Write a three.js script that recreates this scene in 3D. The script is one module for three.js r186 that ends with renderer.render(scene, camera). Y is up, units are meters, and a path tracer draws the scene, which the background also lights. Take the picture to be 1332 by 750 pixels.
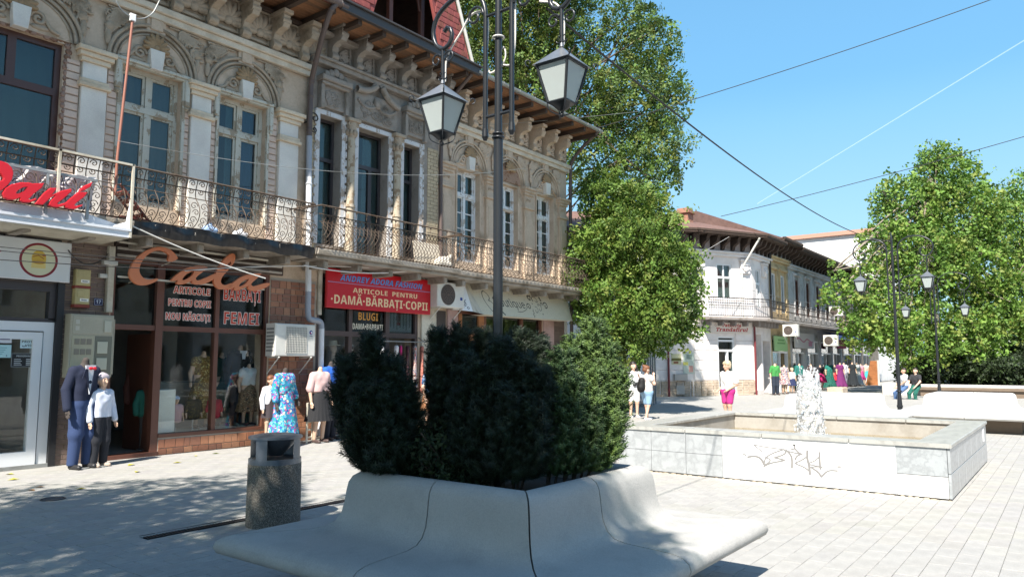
import * as THREE from 'three';
import { mergeGeometries } from 'three/addons/utils/BufferGeometryUtils.js';

// ---------- camera, sky, sun, exposure ----------
const scene = new THREE.Scene();
const F = 960, EYE = 1.6, PITCH = Math.atan(96 / F), YAW = 37.26 * Math.PI / 180;
const camera = new THREE.PerspectiveCamera(2 * Math.atan(375 / F) * 180 / Math.PI, 1332 / 750, 0.1, 9000);
camera.position.set(0, EYE, 0);
camera.lookAt(Math.cos(YAW) * Math.cos(PITCH), EYE + Math.sin(PITCH), -Math.sin(YAW) * Math.cos(PITCH));
const renderer = new THREE.WebGLRenderer({ antialias: true });
renderer.toneMapping = THREE.LinearToneMapping;
renderer.toneMappingExposure = 2.2;
renderer.shadowMap.enabled = true;
const SUNDIR = new THREE.Vector3(-0.80, 1.0, 0.295).normalize();
const sun = new THREE.DirectionalLight(0xfff8ee, 5.0);
sun.position.copy(SUNDIR).multiplyScalar(120); sun.castShadow = true; sun.shadow.radius = 1.2;
Object.assign(sun.shadow.camera, { left: -60, right: 60, top: 60, bottom: -60, near: 1, far: 300 });
sun.shadow.mapSize.set(4096, 4096);
scene.add(sun, sun.target);
{ // clear summer sky: deep above, pale towards the horizon, a little brighter round the sun
  const w = 512, h = 256, d = new Float32Array(w * h * 4), v = new THREE.Vector3();
  const zen = [0.032, 0.095, 0.235], mid = [0.122, 0.295, 0.485], low = [0.335, 0.50, 0.575], gnd = [0.30, 0.29, 0.27];
  for (let j = 0; j < h; j++) for (let i = 0; i < w; i++) {
    const el = ((j + .5) / h - .5) * Math.PI, az = ((i + .5) / w - .5) * 2 * Math.PI, e = Math.sin(el);
    v.set(Math.cos(el) * Math.cos(az), e, Math.cos(el) * Math.sin(az));
    const k = Math.max(0, v.dot(SUNDIR)), glow = 0.2 * Math.pow(k, 6) + 0.3 * Math.pow(k, 60);
    const c = [0, 1, 2].map(q => {
      if (e < 0) return gnd[q];
      const a = Math.min(1, e / 0.34), b = Math.min(1, Math.max(0, (e - 0.30) / 0.7)), s = Math.pow(a, 0.85);
      return ((low[q] * (1 - s) + mid[q] * s) * (1 - b) + zen[q] * b) + glow * [1, .95, .85][q];
    });
    const o = (j * w + i) * 4; d[o] = c[0]; d[o + 1] = c[1]; d[o + 2] = c[2]; d[o + 3] = 1;
  }
  const sky = new THREE.DataTexture(d, w, h, THREE.RGBAFormat, THREE.FloatType);
  sky.mapping = THREE.EquirectangularReflectionMapping; sky.magFilter = THREE.LinearFilter; sky.needsUpdate = true;
  scene.background = sky; scene.environment = sky;
}

// ---------- helpers ----------
let seed = 12345;
const rnd = () => { seed = (seed + 0x6D2B79F5) | 0; let t = Math.imul(seed ^ (seed >>> 15), 1 | seed); t = (t + Math.imul(t ^ (t >>> 7), 61 | t)) ^ t; return ((t ^ (t >>> 14)) >>> 0) / 4294967296; };
const rr = (a, b) => a + (b - a) * rnd();
const V = (x, y, z) => new THREE.Vector3(x, y, z);
const lerp = (a, b, t) => a + (b - a) * t, clamp = (x, a, b) => Math.min(b, Math.max(a, x));
const PI = Math.PI;
// a pixel of the photograph gives a direction; the plane it meets gives the place
function rayOf(px, py) {
  const u = (px - 666) / F, v = -(py - 375) / F, fy = v * Math.cos(PITCH) + Math.sin(PITCH), ff = Math.cos(PITCH) - v * Math.sin(PITCH);
  return V(Math.cos(YAW) * ff + Math.sin(YAW) * u, fy, -Math.sin(YAW) * ff + Math.cos(YAW) * u);
}
const onGround = (px, py, h = 0) => { const d = rayOf(px, py); return d.multiplyScalar((h - EYE) / d.y).add(V(0, EYE, 0)); };
const onZ = (px, py, z) => { const d = rayOf(px, py); return d.multiplyScalar(z / d.z).add(V(0, EYE, 0)); };
const atX = (px, py, x) => { const d = rayOf(px, py); return d.multiplyScalar(x / d.x).add(V(0, EYE, 0)); };

const taken = {};
function numbered(n) { if (!(n in taken)) { taken[n] = 0; return n; } taken[n]++; return n + '_' + String(taken[n]).padStart(3, '0'); }
const shadowy = o => { o.castShadow = true; o.receiveShadow = true; return o; };
function tag(o, label, category, group, kind) { if (label) o.userData.label = label; if (category) o.userData.category = category; if (group) o.userData.group = group; if (kind) o.userData.kind = kind; return o; }
function thing(name, label, category, pos = [0, 0, 0], turn = 0, group) {
  const o = new THREE.Group(); o.name = numbered(name); o.position.set(...pos); o.rotation.y = turn; scene.add(o); return tag(o, label, category, group);
}
function structure(name, geo, mat) { const m = shadowy(new THREE.Mesh(geo, mat)); m.name = numbered(name); m.userData.kind = 'structure'; scene.add(m); return m; }
function part(parent, name, geo, mat, pos, rot, scl) {
  const g = Array.isArray(geo) ? fin(geo) : geo; const m = shadowy(new THREE.Mesh(g, mat)); m.name = name; parent.add(m);
  if (pos) m.position.set(...pos); if (rot) m.rotation.set(...rot); if (scl) m.scale.set(...(Array.isArray(scl) ? scl : [scl, scl, scl]));
  return m;
}
function single(name, label, category, geo, mat, pos, rot, group) { const m = part(scene, numbered(name), geo, mat, pos, rot); return tag(m, label, category, group); }
function dup(o, name, label, pos, turn, group) { const c = o.clone(); c.name = numbered(name); c.userData = { ...o.userData }; if (label) c.userData.label = label; if (group) c.userData.group = group; if (pos) c.position.set(...pos); if (turn !== undefined) c.rotation.y = turn; scene.add(c); return c; }
// merge geometries and give them uv in metres, projected along the axis that each face looks along
function fin(list, keepUV) {
  const gs = list.map(g => { const n = g.index ? g.toNonIndexed() : g; for (const k of Object.keys(n.attributes)) if (!['position', 'normal', 'uv', 'color'].includes(k)) n.deleteAttribute(k); if (!n.attributes.normal) n.computeVertexNormals(); if (!n.attributes.uv) n.setAttribute('uv', new THREE.BufferAttribute(new Float32Array(n.attributes.position.count * 2), 2)); return n; });
  const m = gs.length > 1 ? mergeGeometries(gs) : gs[0];
  return keepUV ? m : boxUV(m);
}
function boxUV(m) {
  const p = m.attributes.position, uv = new Float32Array(p.count * 2), a = V(0, 0, 0), b = V(0, 0, 0), c = V(0, 0, 0);
  for (let i = 0; i < p.count; i += 3) {
    a.fromBufferAttribute(p, i); b.fromBufferAttribute(p, i + 1).sub(a); c.fromBufferAttribute(p, i + 2).sub(a); b.cross(c);
    const ax = Math.abs(b.x), ay = Math.abs(b.y), az = Math.abs(b.z);
    for (let k = 0; k < 3; k++) {
      const x = p.getX(i + k), y = p.getY(i + k), z = p.getZ(i + k);
      const [u, v] = ay >= ax && ay >= az ? [x, z] : ax >= az ? [z, y] : [x, y];
      uv[(i + k) * 2] = u; uv[(i + k) * 2 + 1] = v;
    }
  }
  m.setAttribute('uv', new THREE.BufferAttribute(uv, 2)); return m;
}
const box = (x0, x1, y0, y1, z0, z1) => new THREE.BoxGeometry(x1 - x0, y1 - y0, z1 - z0).translate((x0 + x1) / 2, (y0 + y1) / 2, (z0 + z1) / 2);
// box with chamfered edges
function cbox(x0, x1, y0, y1, z0, z1, c = 0.01) {
  const s = new THREE.Shape(), w = x1 - x0, h = y1 - y0, d = z1 - z0; c = Math.min(c, w / 3, h / 3, d / 3);
  s.moveTo(c, c).lineTo(w - c, c).lineTo(w - c, h - c).lineTo(c, h - c).lineTo(c, c);
  return new THREE.ExtrudeGeometry(s, { depth: d - 2 * c, bevelEnabled: true, bevelThickness: c, bevelSize: c, bevelSegments: 1 }).translate(x0, y0, z0 + c);
}
const cyl = (x, y, z, r0, r1, h, n = 12) => new THREE.CylinderGeometry(r1, r0, h, n).translate(x, y + h / 2, z);
const tube = (pts, r, seg, n = 6) => new THREE.TubeGeometry(new THREE.CatmullRomCurve3(pts.map(p => Array.isArray(p) ? V(...p) : p)), seg || pts.length * 3, r, n);
function rod(a, b, r, n = 6, r2) {
  a = Array.isArray(a) ? V(...a) : a; b = Array.isArray(b) ? V(...b) : b; const d = b.clone().sub(a), L = d.length();
  const g = new THREE.CylinderGeometry(r2 === undefined ? r : r2, r, L, n).translate(0, L / 2, 0);
  return g.applyQuaternion(new THREE.Quaternion().setFromUnitVectors(V(0, 1, 0), d.normalize())).translate(a.x, a.y, a.z);
}
const ball = (x, y, z, r, sx = 1, sy = 1, sz = 1, n = 8) => new THREE.SphereGeometry(r, n, Math.max(4, n * .6 | 0)).scale(sx, sy, sz).translate(x, y, z);
function extr(pts, depth, bevel = 0.01, holes = []) {
  const s = new THREE.Shape(pts.map(p => new THREE.Vector2(...p))); for (const h of holes) s.holes.push(new THREE.Path(h.map(p => new THREE.Vector2(...p))));
  return new THREE.ExtrudeGeometry(s, bevel ? { depth: depth - 2 * bevel, bevelEnabled: true, bevelThickness: bevel, bevelSize: bevel, bevelOffset: -bevel, bevelSegments: 2 } : { depth, bevelEnabled: false }).translate(0, 0, bevel);
}
// a spiral scroll in the xy plane
function scroll(cx, cy, z, r, turns, start, dir, tr, tip = .15) {
  const p = [], n = Math.ceil(turns * 9); for (let i = 0; i <= n; i++) { const t = i / n, a = start + dir * t * turns * 2 * PI, q = r * lerp(1, tip, t); p.push(V(cx + q * Math.cos(a), cy + q * Math.sin(a), z)); }
  return tube(p, tr, n, 5);
}
// wall of thickness t behind z = 0 with rectangular openings [x0,x1,y0,y1]
function holedWall(x0, x1, y0, y1, zb, zf, all) {
  const open = all.filter(o => o[1] > x0 && o[0] < x1 && o[3] > y0 && o[2] < y1);
  const ys = [...new Set([y0, y1, ...open.flatMap(o => [o[2], o[3]])])].filter(y => y >= y0 && y <= y1).sort((a, b) => a - b), out = [];
  for (let j = 0; j + 1 < ys.length; j++) {
    const ym = (ys[j] + ys[j + 1]) / 2, cut = open.filter(o => o[2] < ym && o[3] > ym).sort((a, b) => a[0] - b[0]); let x = x0;
    for (const o of cut) { if (o[0] > x) out.push(box(x, o[0], ys[j], ys[j + 1], zb, zf)); x = Math.max(x, o[1]); }
    if (x < x1) out.push(box(x, x1, ys[j], ys[j + 1], zb, zf));
  }
  return out;
}
// smooth surfaces from distance fields (surface nets)
function fieldMesh(fn, lo, hi, cell) {
  const n = [0, 1, 2].map(k => Math.ceil((hi[k] - lo[k]) / cell) + 1), [nx, ny, nz] = n, val = new Float32Array(nx * ny * nz);
  const at = (i, j, k) => (k * ny + j) * nx + i;
  for (let k = 0; k < nz; k++) for (let j = 0; j < ny; j++) for (let i = 0; i < nx; i++) val[at(i, j, k)] = fn(lo[0] + i * cell, lo[1] + j * cell, lo[2] + k * cell);
  const idx = new Int32Array(nx * ny * nz).fill(-1), pos = [], ind = [];
  for (let k = 0; k < nz - 1; k++) for (let j = 0; j < ny - 1; j++) for (let i = 0; i < nx - 1; i++) {
    let c = 0, sx = 0, sy = 0, sz = 0; const v = [];
    for (let q = 0; q < 8; q++) v.push(val[at(i + (q & 1), j + (q >> 1 & 1), k + (q >> 2))]);
    for (let a = 0; a < 8; a++) for (const bit of [1, 2, 4]) if (!(a & bit)) { const b = a | bit; if ((v[a] < 0) !== (v[b] < 0)) { const t = v[a] / (v[a] - v[b]); sx += (a & 1) + (bit === 1 ? t : 0); sy += (a >> 1 & 1) + (bit === 2 ? t : 0); sz += (a >> 2) + (bit === 4 ? t : 0); c++; } }
    if (c) { idx[at(i, j, k)] = pos.length / 3; pos.push(lo[0] + (i + sx / c) * cell, lo[1] + (j + sy / c) * cell, lo[2] + (k + sz / c) * cell); }
  }
  for (let k = 1; k < nz - 1; k++) for (let j = 1; j < ny - 1; j++) for (let i = 1; i < nx - 1; i++) {
    const a = val[at(i, j, k)] < 0;
    for (let ax = 0; ax < 3; ax++) {
      const b = val[at(i + (ax === 0), j + (ax === 1), k + (ax === 2))] < 0; if (a === b) continue;
      const u = (ax + 1) % 3, w = (ax + 2) % 3, o = (du, dw) => { const q = [i, j, k]; q[u] -= du; q[w] -= dw; return idx[at(...q)]; };
      const p = [o(0, 0), o(1, 0), o(1, 1), o(0, 1)]; if (p.includes(-1)) continue;
      if (a) ind.push(p[0], p[1], p[2], p[0], p[2], p[3]); else ind.push(p[0], p[2], p[1], p[0], p[3], p[2]);
    }
  }
  const g = new THREE.BufferGeometry(); g.setAttribute('position', new THREE.Float32BufferAttribute(pos, 3)); g.setIndex(ind); g.computeVertexNormals(); return g;
}
const smin = (a, b, k) => { const h = Math.max(k - Math.abs(a - b), 0) / k; return Math.min(a, b) - h * h * k * .25; };
function capsuleField(bones, k, grow = 0) {
  const B = bones.map(([a, b, ra, rb]) => ({ a, d: [b[0] - a[0], b[1] - a[1], b[2] - a[2]], ra: ra + grow, rb: (rb === undefined ? ra : rb) + grow })).map(q => ({ ...q, l: q.d[0] ** 2 + q.d[1] ** 2 + q.d[2] ** 2 || 1e-9 }));
  return (x, y, z) => {
    let r = 9; for (const q of B) { const px = x - q.a[0], py = y - q.a[1], pz = z - q.a[2], t = clamp((px * q.d[0] + py * q.d[1] + pz * q.d[2]) / q.l, 0, 1), ex = px - t * q.d[0], ey = py - t * q.d[1], ez = pz - t * q.d[2]; r = smin(r, Math.sqrt(ex * ex + ey * ey + ez * ez) - (q.ra + (q.rb - q.ra) * t), k); } return r;
  };
}
function bonesMesh(bones, k, cell, grow = 0, cut) {
  const lo = [9, 9, 9], hi = [-9, -9, -9]; for (const [a, b, ra, rb] of bones) for (const p of [a, b]) for (let q = 0; q < 3; q++) { const r = Math.max(ra, rb || 0) + grow + cell * 2; lo[q] = Math.min(lo[q], p[q] - r); hi[q] = Math.max(hi[q], p[q] + r); }
  const f = capsuleField(bones, k, grow); return fieldMesh(cut ? (x, y, z) => Math.max(f(x, y, z), cut(x, y, z)) : f, lo, hi, cell);
}

// ---------- textures: grain and wear only ----------
function noiseGrid(n, cells, s0) { // tileable value noise
  const old = seed; seed = s0; const g = new Float32Array(cells * cells).map(() => rnd()); seed = old;
  const out = new Float32Array(n * n), f = t => t * t * (3 - 2 * t);
  for (let j = 0; j < n; j++) for (let i = 0; i < n; i++) { const x = i / n * cells, y = j / n * cells, a = x | 0, b = y | 0, u = f(x - a), v = f(y - b), q = (p, r) => g[(r % cells) * cells + p % cells]; out[j * n + i] = lerp(lerp(q(a, b), q(a + 1, b), u), lerp(q(a, b + 1), q(a + 1, b + 1), u), v); }
  return out;
}
function fbm(n, cells, oct, s0, gain = .55) { const o = new Float32Array(n * n); let w = 0, a = 1; for (let k = 0; k < oct; k++) { const g = noiseGrid(n, cells << k, s0 + k * 71); for (let i = 0; i < o.length; i++) o[i] += g[i] * a; w += a; a *= gain; } for (let i = 0; i < o.length; i++) o[i] /= w; return o; }
function texOf(n, fn, rep, srgb) {
  const d = new Uint8Array(n * n * 4); for (let j = 0; j < n; j++) for (let i = 0; i < n; i++) { const c = fn(j * n + i, i, j), o = (j * n + i) * 4; const a = Array.isArray(c) ? c : [c, c, c]; d[o] = clamp(a[0], 0, 1) * 255; d[o + 1] = clamp(a[1], 0, 1) * 255; d[o + 2] = clamp(a[2], 0, 1) * 255; d[o + 3] = 255; }
  const t = new THREE.DataTexture(d, n, n); t.wrapS = t.wrapT = THREE.RepeatWrapping; t.magFilter = THREE.LinearFilter; t.minFilter = THREE.LinearMipmapLinearFilter; t.generateMipmaps = true; if (srgb) t.colorSpace = THREE.SRGBColorSpace; t.repeat.set(rep, rep); t.needsUpdate = true; return t;
}
const N = 512, fineN = fbm(N, 64, 3, 11), midN = fbm(N, 8, 5, 23), bigN = fbm(N, 3, 5, 37), grain = noiseGrid(N, 256, 91);
const T = {
  plaster: texOf(N, i => { const s = .80 + .25 * (midN[i] - .5) + .22 * (bigN[i] - .5) + .10 * (grain[i] - .5) + .1; return [s, s * (.985 + .03 * midN[i]), s * (.96 + .06 * bigN[i])]; }, .42),
  grime: texOf(N, i => { const k = clamp((bigN[i] - .42) * 3.2, 0, 1) * clamp((midN[i] - .3) * 2.2, 0, 1), s = lerp(1, .52, k) * (.9 + .2 * (fineN[i] - .3)); return [s, s * lerp(1, .95, k), s * lerp(1, .86, k)]; }, .55),
  peel: texOf(N, i => { const k = midN[i] + .35 * (fineN[i] - .5) > .6 ? 1 : 0, s = .92 + .16 * (fineN[i] - .5); return k ? [s * .62, s * .52, s * .43] : [s, s, s]; }, .7),
  concrete: texOf(N, i => { const st = clamp((bigN[i] * .6 + midN[i] * .4 - .56) * 5, 0, 1), s = .86 + .22 * (midN[i] - .5) + .2 * (bigN[i] - .5) + .16 * (grain[i] - .5) + (grain[i] > .985 ? -.3 : 0) - .14 * st; return [s, s, s * .985]; }, .8),
  speck: texOf(N, i => { const g = grain[i] * .6 + fineN[i] * .4; return g > .62 ? [.95, .92, .86] : g > .5 ? [.42, .40, .37] : [.17, .16, .155]; }, 2.2),
  marble: texOf(N, i => { const v = Math.abs(midN[i] - .5) * 2, s = .82 + .18 * Math.min(1, v * 3.2) - .1 * bigN[i] + .12 * (grain[i] - .5); return [s * .985, s, s * 1.01]; }, .9),
  wood: texOf(N, (q, i, j) => { const s = .62 + .5 * (fineN[(j * N + (i >> 4) * 1) % (N * N)] - .4) + .3 * (midN[q] - .5); return [s, s * .97, s * .93]; }, .8),
  fabric: texOf(256, (q, i, j) => { const s = .86 + .1 * (((i >> 1) + (j >> 1)) % 2) + .12 * (fineN[(j * N + i)] - .5); return s; }, 6),
  shingle: texOf(N, i => { const s = .7 + .5 * (midN[i] - .4) + .25 * (fineN[i] - .5); return [s, s * .93, s * .9]; }, .6),
  bumpA: texOf(N, i => .5 * midN[i] + .35 * fineN[i] + .15 * grain[i], .8),
  bumpF: texOf(N, i => .55 * fineN[i] + .45 * grain[i], 1.6),
  roughA: texOf(N, i => .75 + .5 * (midN[i] - .5), .5),
};
const rep = (t, r) => { const c = t.clone(); c.repeat.set(r, r); c.needsUpdate = true; return c; };
const C = (r, g, b) => new THREE.Color().setRGB(r, g === undefined ? r : g, b === undefined ? r : b);
function mk(color, o = {}) {
  const m = new (o.phys ? THREE.MeshPhysicalMaterial : THREE.MeshStandardMaterial)({ color: Array.isArray(color) ? C(...color) : color, roughness: o.r ?? .85, metalness: o.m ?? 0, side: THREE.DoubleSide });
  if (o.map) m.map = o.map; if (o.bump) { m.bumpMap = o.bump; m.bumpScale = o.bs ?? .004; } if (o.phys) Object.assign(m, o.phys); if (o.rm) m.roughnessMap = o.rm; return m;
}
function canvasTex(w, h, draw) { const c = document.createElement('canvas'); c.width = w; c.height = h; const x = c.getContext('2d'); draw(x, w, h); const t = new THREE.CanvasTexture(c); t.colorSpace = THREE.SRGBColorSpace; t.anisotropy = 4; return t; }
const M = {
  plasterPink: mk([.66, .51, .42], { map: T.plaster, bump: T.bumpA, bs: .006 }), plasterTan: mk([.58, .455, .34], { map: T.grime, bump: T.bumpA, bs: .008 }),
  pilaster: mk([.74, .70, .64], { map: T.plaster, bump: T.bumpA, bs: .004 }), pilasterCap: mk([.70, .58, .43], { map: T.grime, bump: T.bumpA, bs: .006 }),
  ornament: mk([.44, .355, .265], { map: rep(T.grime, 1.3), bump: T.bumpF, bs: .006 }),
  ochre: mk([.37, .25, .14], { map: T.grime, bump: T.bumpF, bs: .006 }), band: mk([.66, .57, .45], { map: T.grime, bump: T.bumpA }),
  bayStone: mk([.33, .29, .25], { map: rep(T.grime, .9), bump: T.bumpF, bs: .008 }), bayReveal: mk([.62, .62, .62], { map: T.peel }), bayBrick: mk([.52, .42, .28], { map: T.plaster, bump: T.bumpF }),
  whiteWood: mk([.54, .52, .44], { map: rep(T.peel, .9), r: .6 }), whiteWood2: mk([.72, .74, .74], { map: T.peel, r: .55 }), brownPVC: mk([.075, .035, .028], { r: .4 }), darkPVC: mk([.05, .043, .045], { r: .4 }),
  shopBrown: mk([.14, .055, .035], { r: .45, map: T.plaster }), shopBrown2: mk([.07, .045, .04], { r: .5 }), whitePVC: mk([.72, .74, .75], { r: .35 }),
  wood: mk([.36, .17, .08], { map: T.wood, r: .8 }), woodDark: mk([.09, .06, .045], { map: T.wood }), woodOrange: mk([.46, .20, .08], { map: T.wood, r: .5 }),
  iron: mk([.045, .04, .038], { r: .55, m: .5 }), ironRust: mk([.11, .08, .058], { r: .8, m: .1, map: T.peel }), ironBlack: mk([.028, .030, .033], { r: .38, m: .35 }), lampBlack: mk([.030, .033, .038], { r: .33, m: .3, map: T.plaster }),
  zinc: mk([.35, .36, .35], { r: .5, m: .5, map: T.grime }), gutterDark: mk([.07, .062, .06], { r: .5, m: .3 }), pipeBrown: mk([.10, .07, .06], { r: .5 }), pipeWhite: mk([.72, .73, .75], { r: .45, map: T.plaster }), pipeGrey: mk([.30, .32, .36], { r: .45 }),
  tileRoof: mk([.28, .09, .065], { map: T.shingle, bump: T.bumpA }), roofRed: mk([.34, .085, .075], { map: T.shingle, r: .75 }),
  glass: mk([.96, .98, .97], { r: .02, phys: { transmission: 1, thickness: 0, ior: 1.5 } }), glassDim: mk([.56, .61, .61], { r: .03, phys: { transmission: 1, thickness: 0, ior: 1.6 } }),
  curtain: mk([.55, .56, .54], { r: 1, map: rep(T.fabric, 3), phys: { transmission: .3, thickness: 0 } }), curtainBlue: mk([.08, .20, .42], { r: 1, map: rep(T.fabric, 3) }), curtainTeal: mk([.30, .45, .45], { r: 1, map: rep(T.fabric, 3) }),
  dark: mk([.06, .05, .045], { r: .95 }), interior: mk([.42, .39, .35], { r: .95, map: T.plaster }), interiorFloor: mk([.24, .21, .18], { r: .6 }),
  red: mk([.55, .012, .02], { r: .4 }), redPaint: mk([.62, .014, .024], { r: .35 }), orange: mk([.62, .20, .085], { r: .4 }), white: mk([.8, .8, .8], { r: .45 }), offwhite: mk([.66, .65, .60], { r: .5, map: T.plaster }), sheetWhite: mk([.74, .75, .78], { r: .4, map: T.plaster }),
  cream: mk([.62, .57, .46], { r: .6, map: T.grime }), beigeBox: mk([.44, .41, .31], { r: .5, map: T.plaster }), black: mk([.02, .02, .022], { r: .5 }), rubber: mk([.03, .03, .03], { r: .8 }), cableWhite: mk([.62, .60, .56], { r: .6 }),
  concrete: mk([.45, .44, .42], { map: T.concrete, bump: T.bumpF, bs: .002, r: .78 }), concreteBrown: mk([.20, .15, .11], { map: T.concrete }), soil: mk([.05, .035, .025], { map: T.grime }),
  speck: mk([.36, .335, .30], { map: T.speck, bump: T.bumpF, bs: .006, r: .8 }), binMetal: mk([.16, .18, .21], { r: .4, m: .7, map: T.plaster }),
  marble: mk([.38, .392, .395], { map: T.marble, r: .28 }), rim: mk([.41, .40, .365], { map: T.marble, r: .35 }), basin: mk([.36, .34, .30], { map: T.grime, r: .7 }), basinFloor: mk([.24, .155, .065], { map: T.grime, r: .8 }),
  whiteWall: mk([.82, .77, .745], { map: T.plaster, bump: T.bumpA }), yellowWall: mk([.60, .46, .26], { map: T.grime, bump: T.bumpA }), greyWall: mk([.60, .60, .60], { map: T.grime, bump: T.bumpA }), stoneBase: mk([.55, .45, .35], { map: T.grime, bump: T.bumpA, bs: .02 }),
  skin: mk([.55, .33, .23], { r: .6 }), skinPale: mk([.62, .40, .29], { r: .6 }), mannequin: mk([.58, .38, .27], { r: .45 }), hairDark: mk([.018, .013, .012], { r: .5 }), hairBlond: mk([.50, .40, .26], { r: .6 }), hairBrown: mk([.16, .065, .03], { r: .55 }),
  bark: mk([.14, .105, .08], { map: T.wood, bump: T.bumpA, bs: .03 }), barkPale: mk([.26, .22, .17], { map: T.grime, bump: T.bumpA, bs: .02 }),
};
// ---------- ground: jointed pavers on a bed, a far sheet beyond ----------
const ZF = -12.73;
{
  const bed = new THREE.PlaneGeometry(900, 900).rotateX(-PI / 2).translate(150, -.03, 0);
  structure('ground', fin([bed]), mk([.17, .155, .14], { map: T.concrete }));
  const farMat = mk([.385, .378, .362], { map: rep(T.concrete, .35), r: .9 });
  const flat = (x0, x1, z0, z1, y) => new THREE.PlaneGeometry(x1 - x0, z1 - z0).rotateX(-PI / 2).translate((x0 + x1) / 2, y, (z0 + z1) / 2);
  const X0 = .6, X1 = 46, Z0 = -12.72, Z1 = 1.2;
  structure('pavement', fin([flat(X1, 260, -12.7, 40, -.003), flat(-60, X0, -12.7, 40, -.003), flat(X0, X1, Z1, 40, -.003), flat(20, 36.5, -40, Z0, -.003)]), farMat);
  const Pn = structure('paved_walk', fin([flat(X0, X1, Z0, Z1, -.018)]), mk([.26, .25, .235], { map: T.concrete }));
  const topMats = [0, 1, 2, 3].map(k => mk([[.385, .378, .362], [.375, .368, .355], [.395, .387, .37], [.378, .37, .353]][k], { map: rep(T.concrete, .9), bump: T.bumpF, bs: .0025, r: .88 }));
  const paverGeo = (L, W) => { const c = .003, g = .0014, a = L / 2 - g, b = W / 2 - g, s = []; // top with a small chamfer and four sides
    const t = [[-a + c, 0, -b + c], [a - c, 0, -b + c], [a - c, 0, b - c], [-a + c, 0, b - c]], m = [[-a, -c, -b], [a, -c, -b], [a, -c, b], [-a, -c, b]], d = m.map(p => [p[0], -.02, p[2]]);
    const q = (A, B, D, E) => s.push(...A, ...D, ...B, ...A, ...E, ...D); q(t[0], t[1], t[2], t[3]);
    for (let k = 0; k < 4; k++) { const n = (k + 1) % 4; q(m[k], m[n], t[n], t[k]); q(d[k], d[n], m[n], m[k]); }
    const G = new THREE.BufferGeometry(); G.setAttribute('position', new THREE.Float32BufferAttribute(s, 3)); G.computeVertexNormals(); return boxUV(G); };
  const gA = paverGeo(.32, .16), gB = paverGeo(.2, .1), gC = paverGeo(.16, .16), gD = paverGeo(.1, .1), geos = [gA, gB, gC, gD], list = [];
  const fwd = V(Math.cos(YAW) * Math.cos(PITCH), Math.sin(PITCH), -Math.sin(YAW) * Math.cos(PITCH)), right = V(Math.sin(YAW), 0, Math.cos(YAW)), up = right.clone().cross(fwd);
  const inView = (x, z) => { const d = V(x, -EYE, z), c = d.dot(fwd); return c > 0 && Math.abs(d.dot(right) / c) < .71 && d.dot(up) / c > -.40; };
  const manhole = onGround(68, 649), DX0 = onZ(186, 702, -6.93).x;
  const put = (x, z, g) => { if (Math.hypot(x - manhole.x, z - manhole.z) < .22) return; if (x > 10.3 && x < 14.3 && z > -5.4 && z < -1.5) return; if (Math.abs(z + 6.93) < .09 && x > DX0 && x < 9.5) return; list.push([x, z, g, inView(x, z) ? Math.hypot(x, z) : 999]); };
  for (let r = 0; ; r++) { const z = Z0 + .08 + r * .16; if (z > Z1) break; for (let c = 0; ; c++) { const x = X0 + .16 * (r % 2) + c * .32 + .16; if (x > X1) break; if (z < -6.5) put(x, z, 0); } }
  for (let r = 39; ; r++) { const z = Z0 + .08 + r * .16; if (z > Z1) break; if (r % 2) put(2.96, z, 2); for (let c = 0; ; c++) { const x = 2.88 + .16 * (r % 2) + c * .32 + .16; if (x > X1) break; put(x, z, 0); } }
  for (let r = 0; ; r++) { const z = -6.43 + r * .1; if (z > Z1) break; if (r % 2) { put(2.83, z, 3); put(.73, z, 3); } for (let c = 0; c < (r % 2 ? 10 : 11); c++) put(.68 + .1 * (r % 2) + c * .2 + .1, z, 1); }
  list.sort((a, b) => a[3] - b[3]);
  const cover = list.filter(p => p[3] < 900 && !(p[0] > 2.95 && p[0] < 5.6 && p[1] > -4.7 && p[1] < -1.9));
  const near = new Set(cover.filter(p => p[2] === 0).slice(0, 200).concat(cover.filter(p => p[2] === 1).slice(0, 100)));
  for (const p of near) part(Pn, 'paver', geos[p[2]], topMats[Math.floor(rnd() * 4)], [p[0], rr(-.0015, .0015), p[1]], [rr(-.003, .003), rnd() < .5 ? PI : 0, rr(-.004, .004)]);
  for (const kind of [0, 1, 2, 3]) {
    const rest = list.filter(p => p[2] === kind && !near.has(p)), im = new THREE.InstancedMesh(geos[kind], topMats[0], rest.length), m4 = new THREE.Matrix4(), q = new THREE.Quaternion(), e = new THREE.Euler(), col = new THREE.Color();
    rest.forEach((p, i) => { e.set(rr(-.003, .003), rnd() < .5 ? PI : 0, rr(-.004, .004)); m4.compose(V(p[0], rr(-.0015, .0015), p[1]), q.setFromEuler(e), V(1, 1, 1)); im.setMatrixAt(i, m4); const s = rr(.95, 1.05); im.setColorAt(i, col.setRGB(s, s * rr(.98, 1.0), s * rr(.95, 1.0))); });
    im.name = ['pavers', 'small_pavers', 'half_pavers', 'small_half_pavers'][kind]; im.userData.kind = 'stuff'; shadowy(im); Pn.add(im);
  }
  // manhole
  const mh = thing('manhole_cover', 'round iron manhole cover set in the paving outside the white door', 'manhole cover', [manhole.x, 0, manhole.z]); mh.scale.setScalar(.55);
  part(mh, 'collar', [new THREE.RingGeometry(.22, .72, 40).rotateX(-PI / 2).translate(0, -.001, 0)], mk([.36, .35, .34], { map: T.concrete }));
  part(mh, 'ring', [new THREE.TorusGeometry(.225, .018, 6, 32).rotateX(-PI / 2).translate(0, .0, 0)], M.ironBlack);
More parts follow.
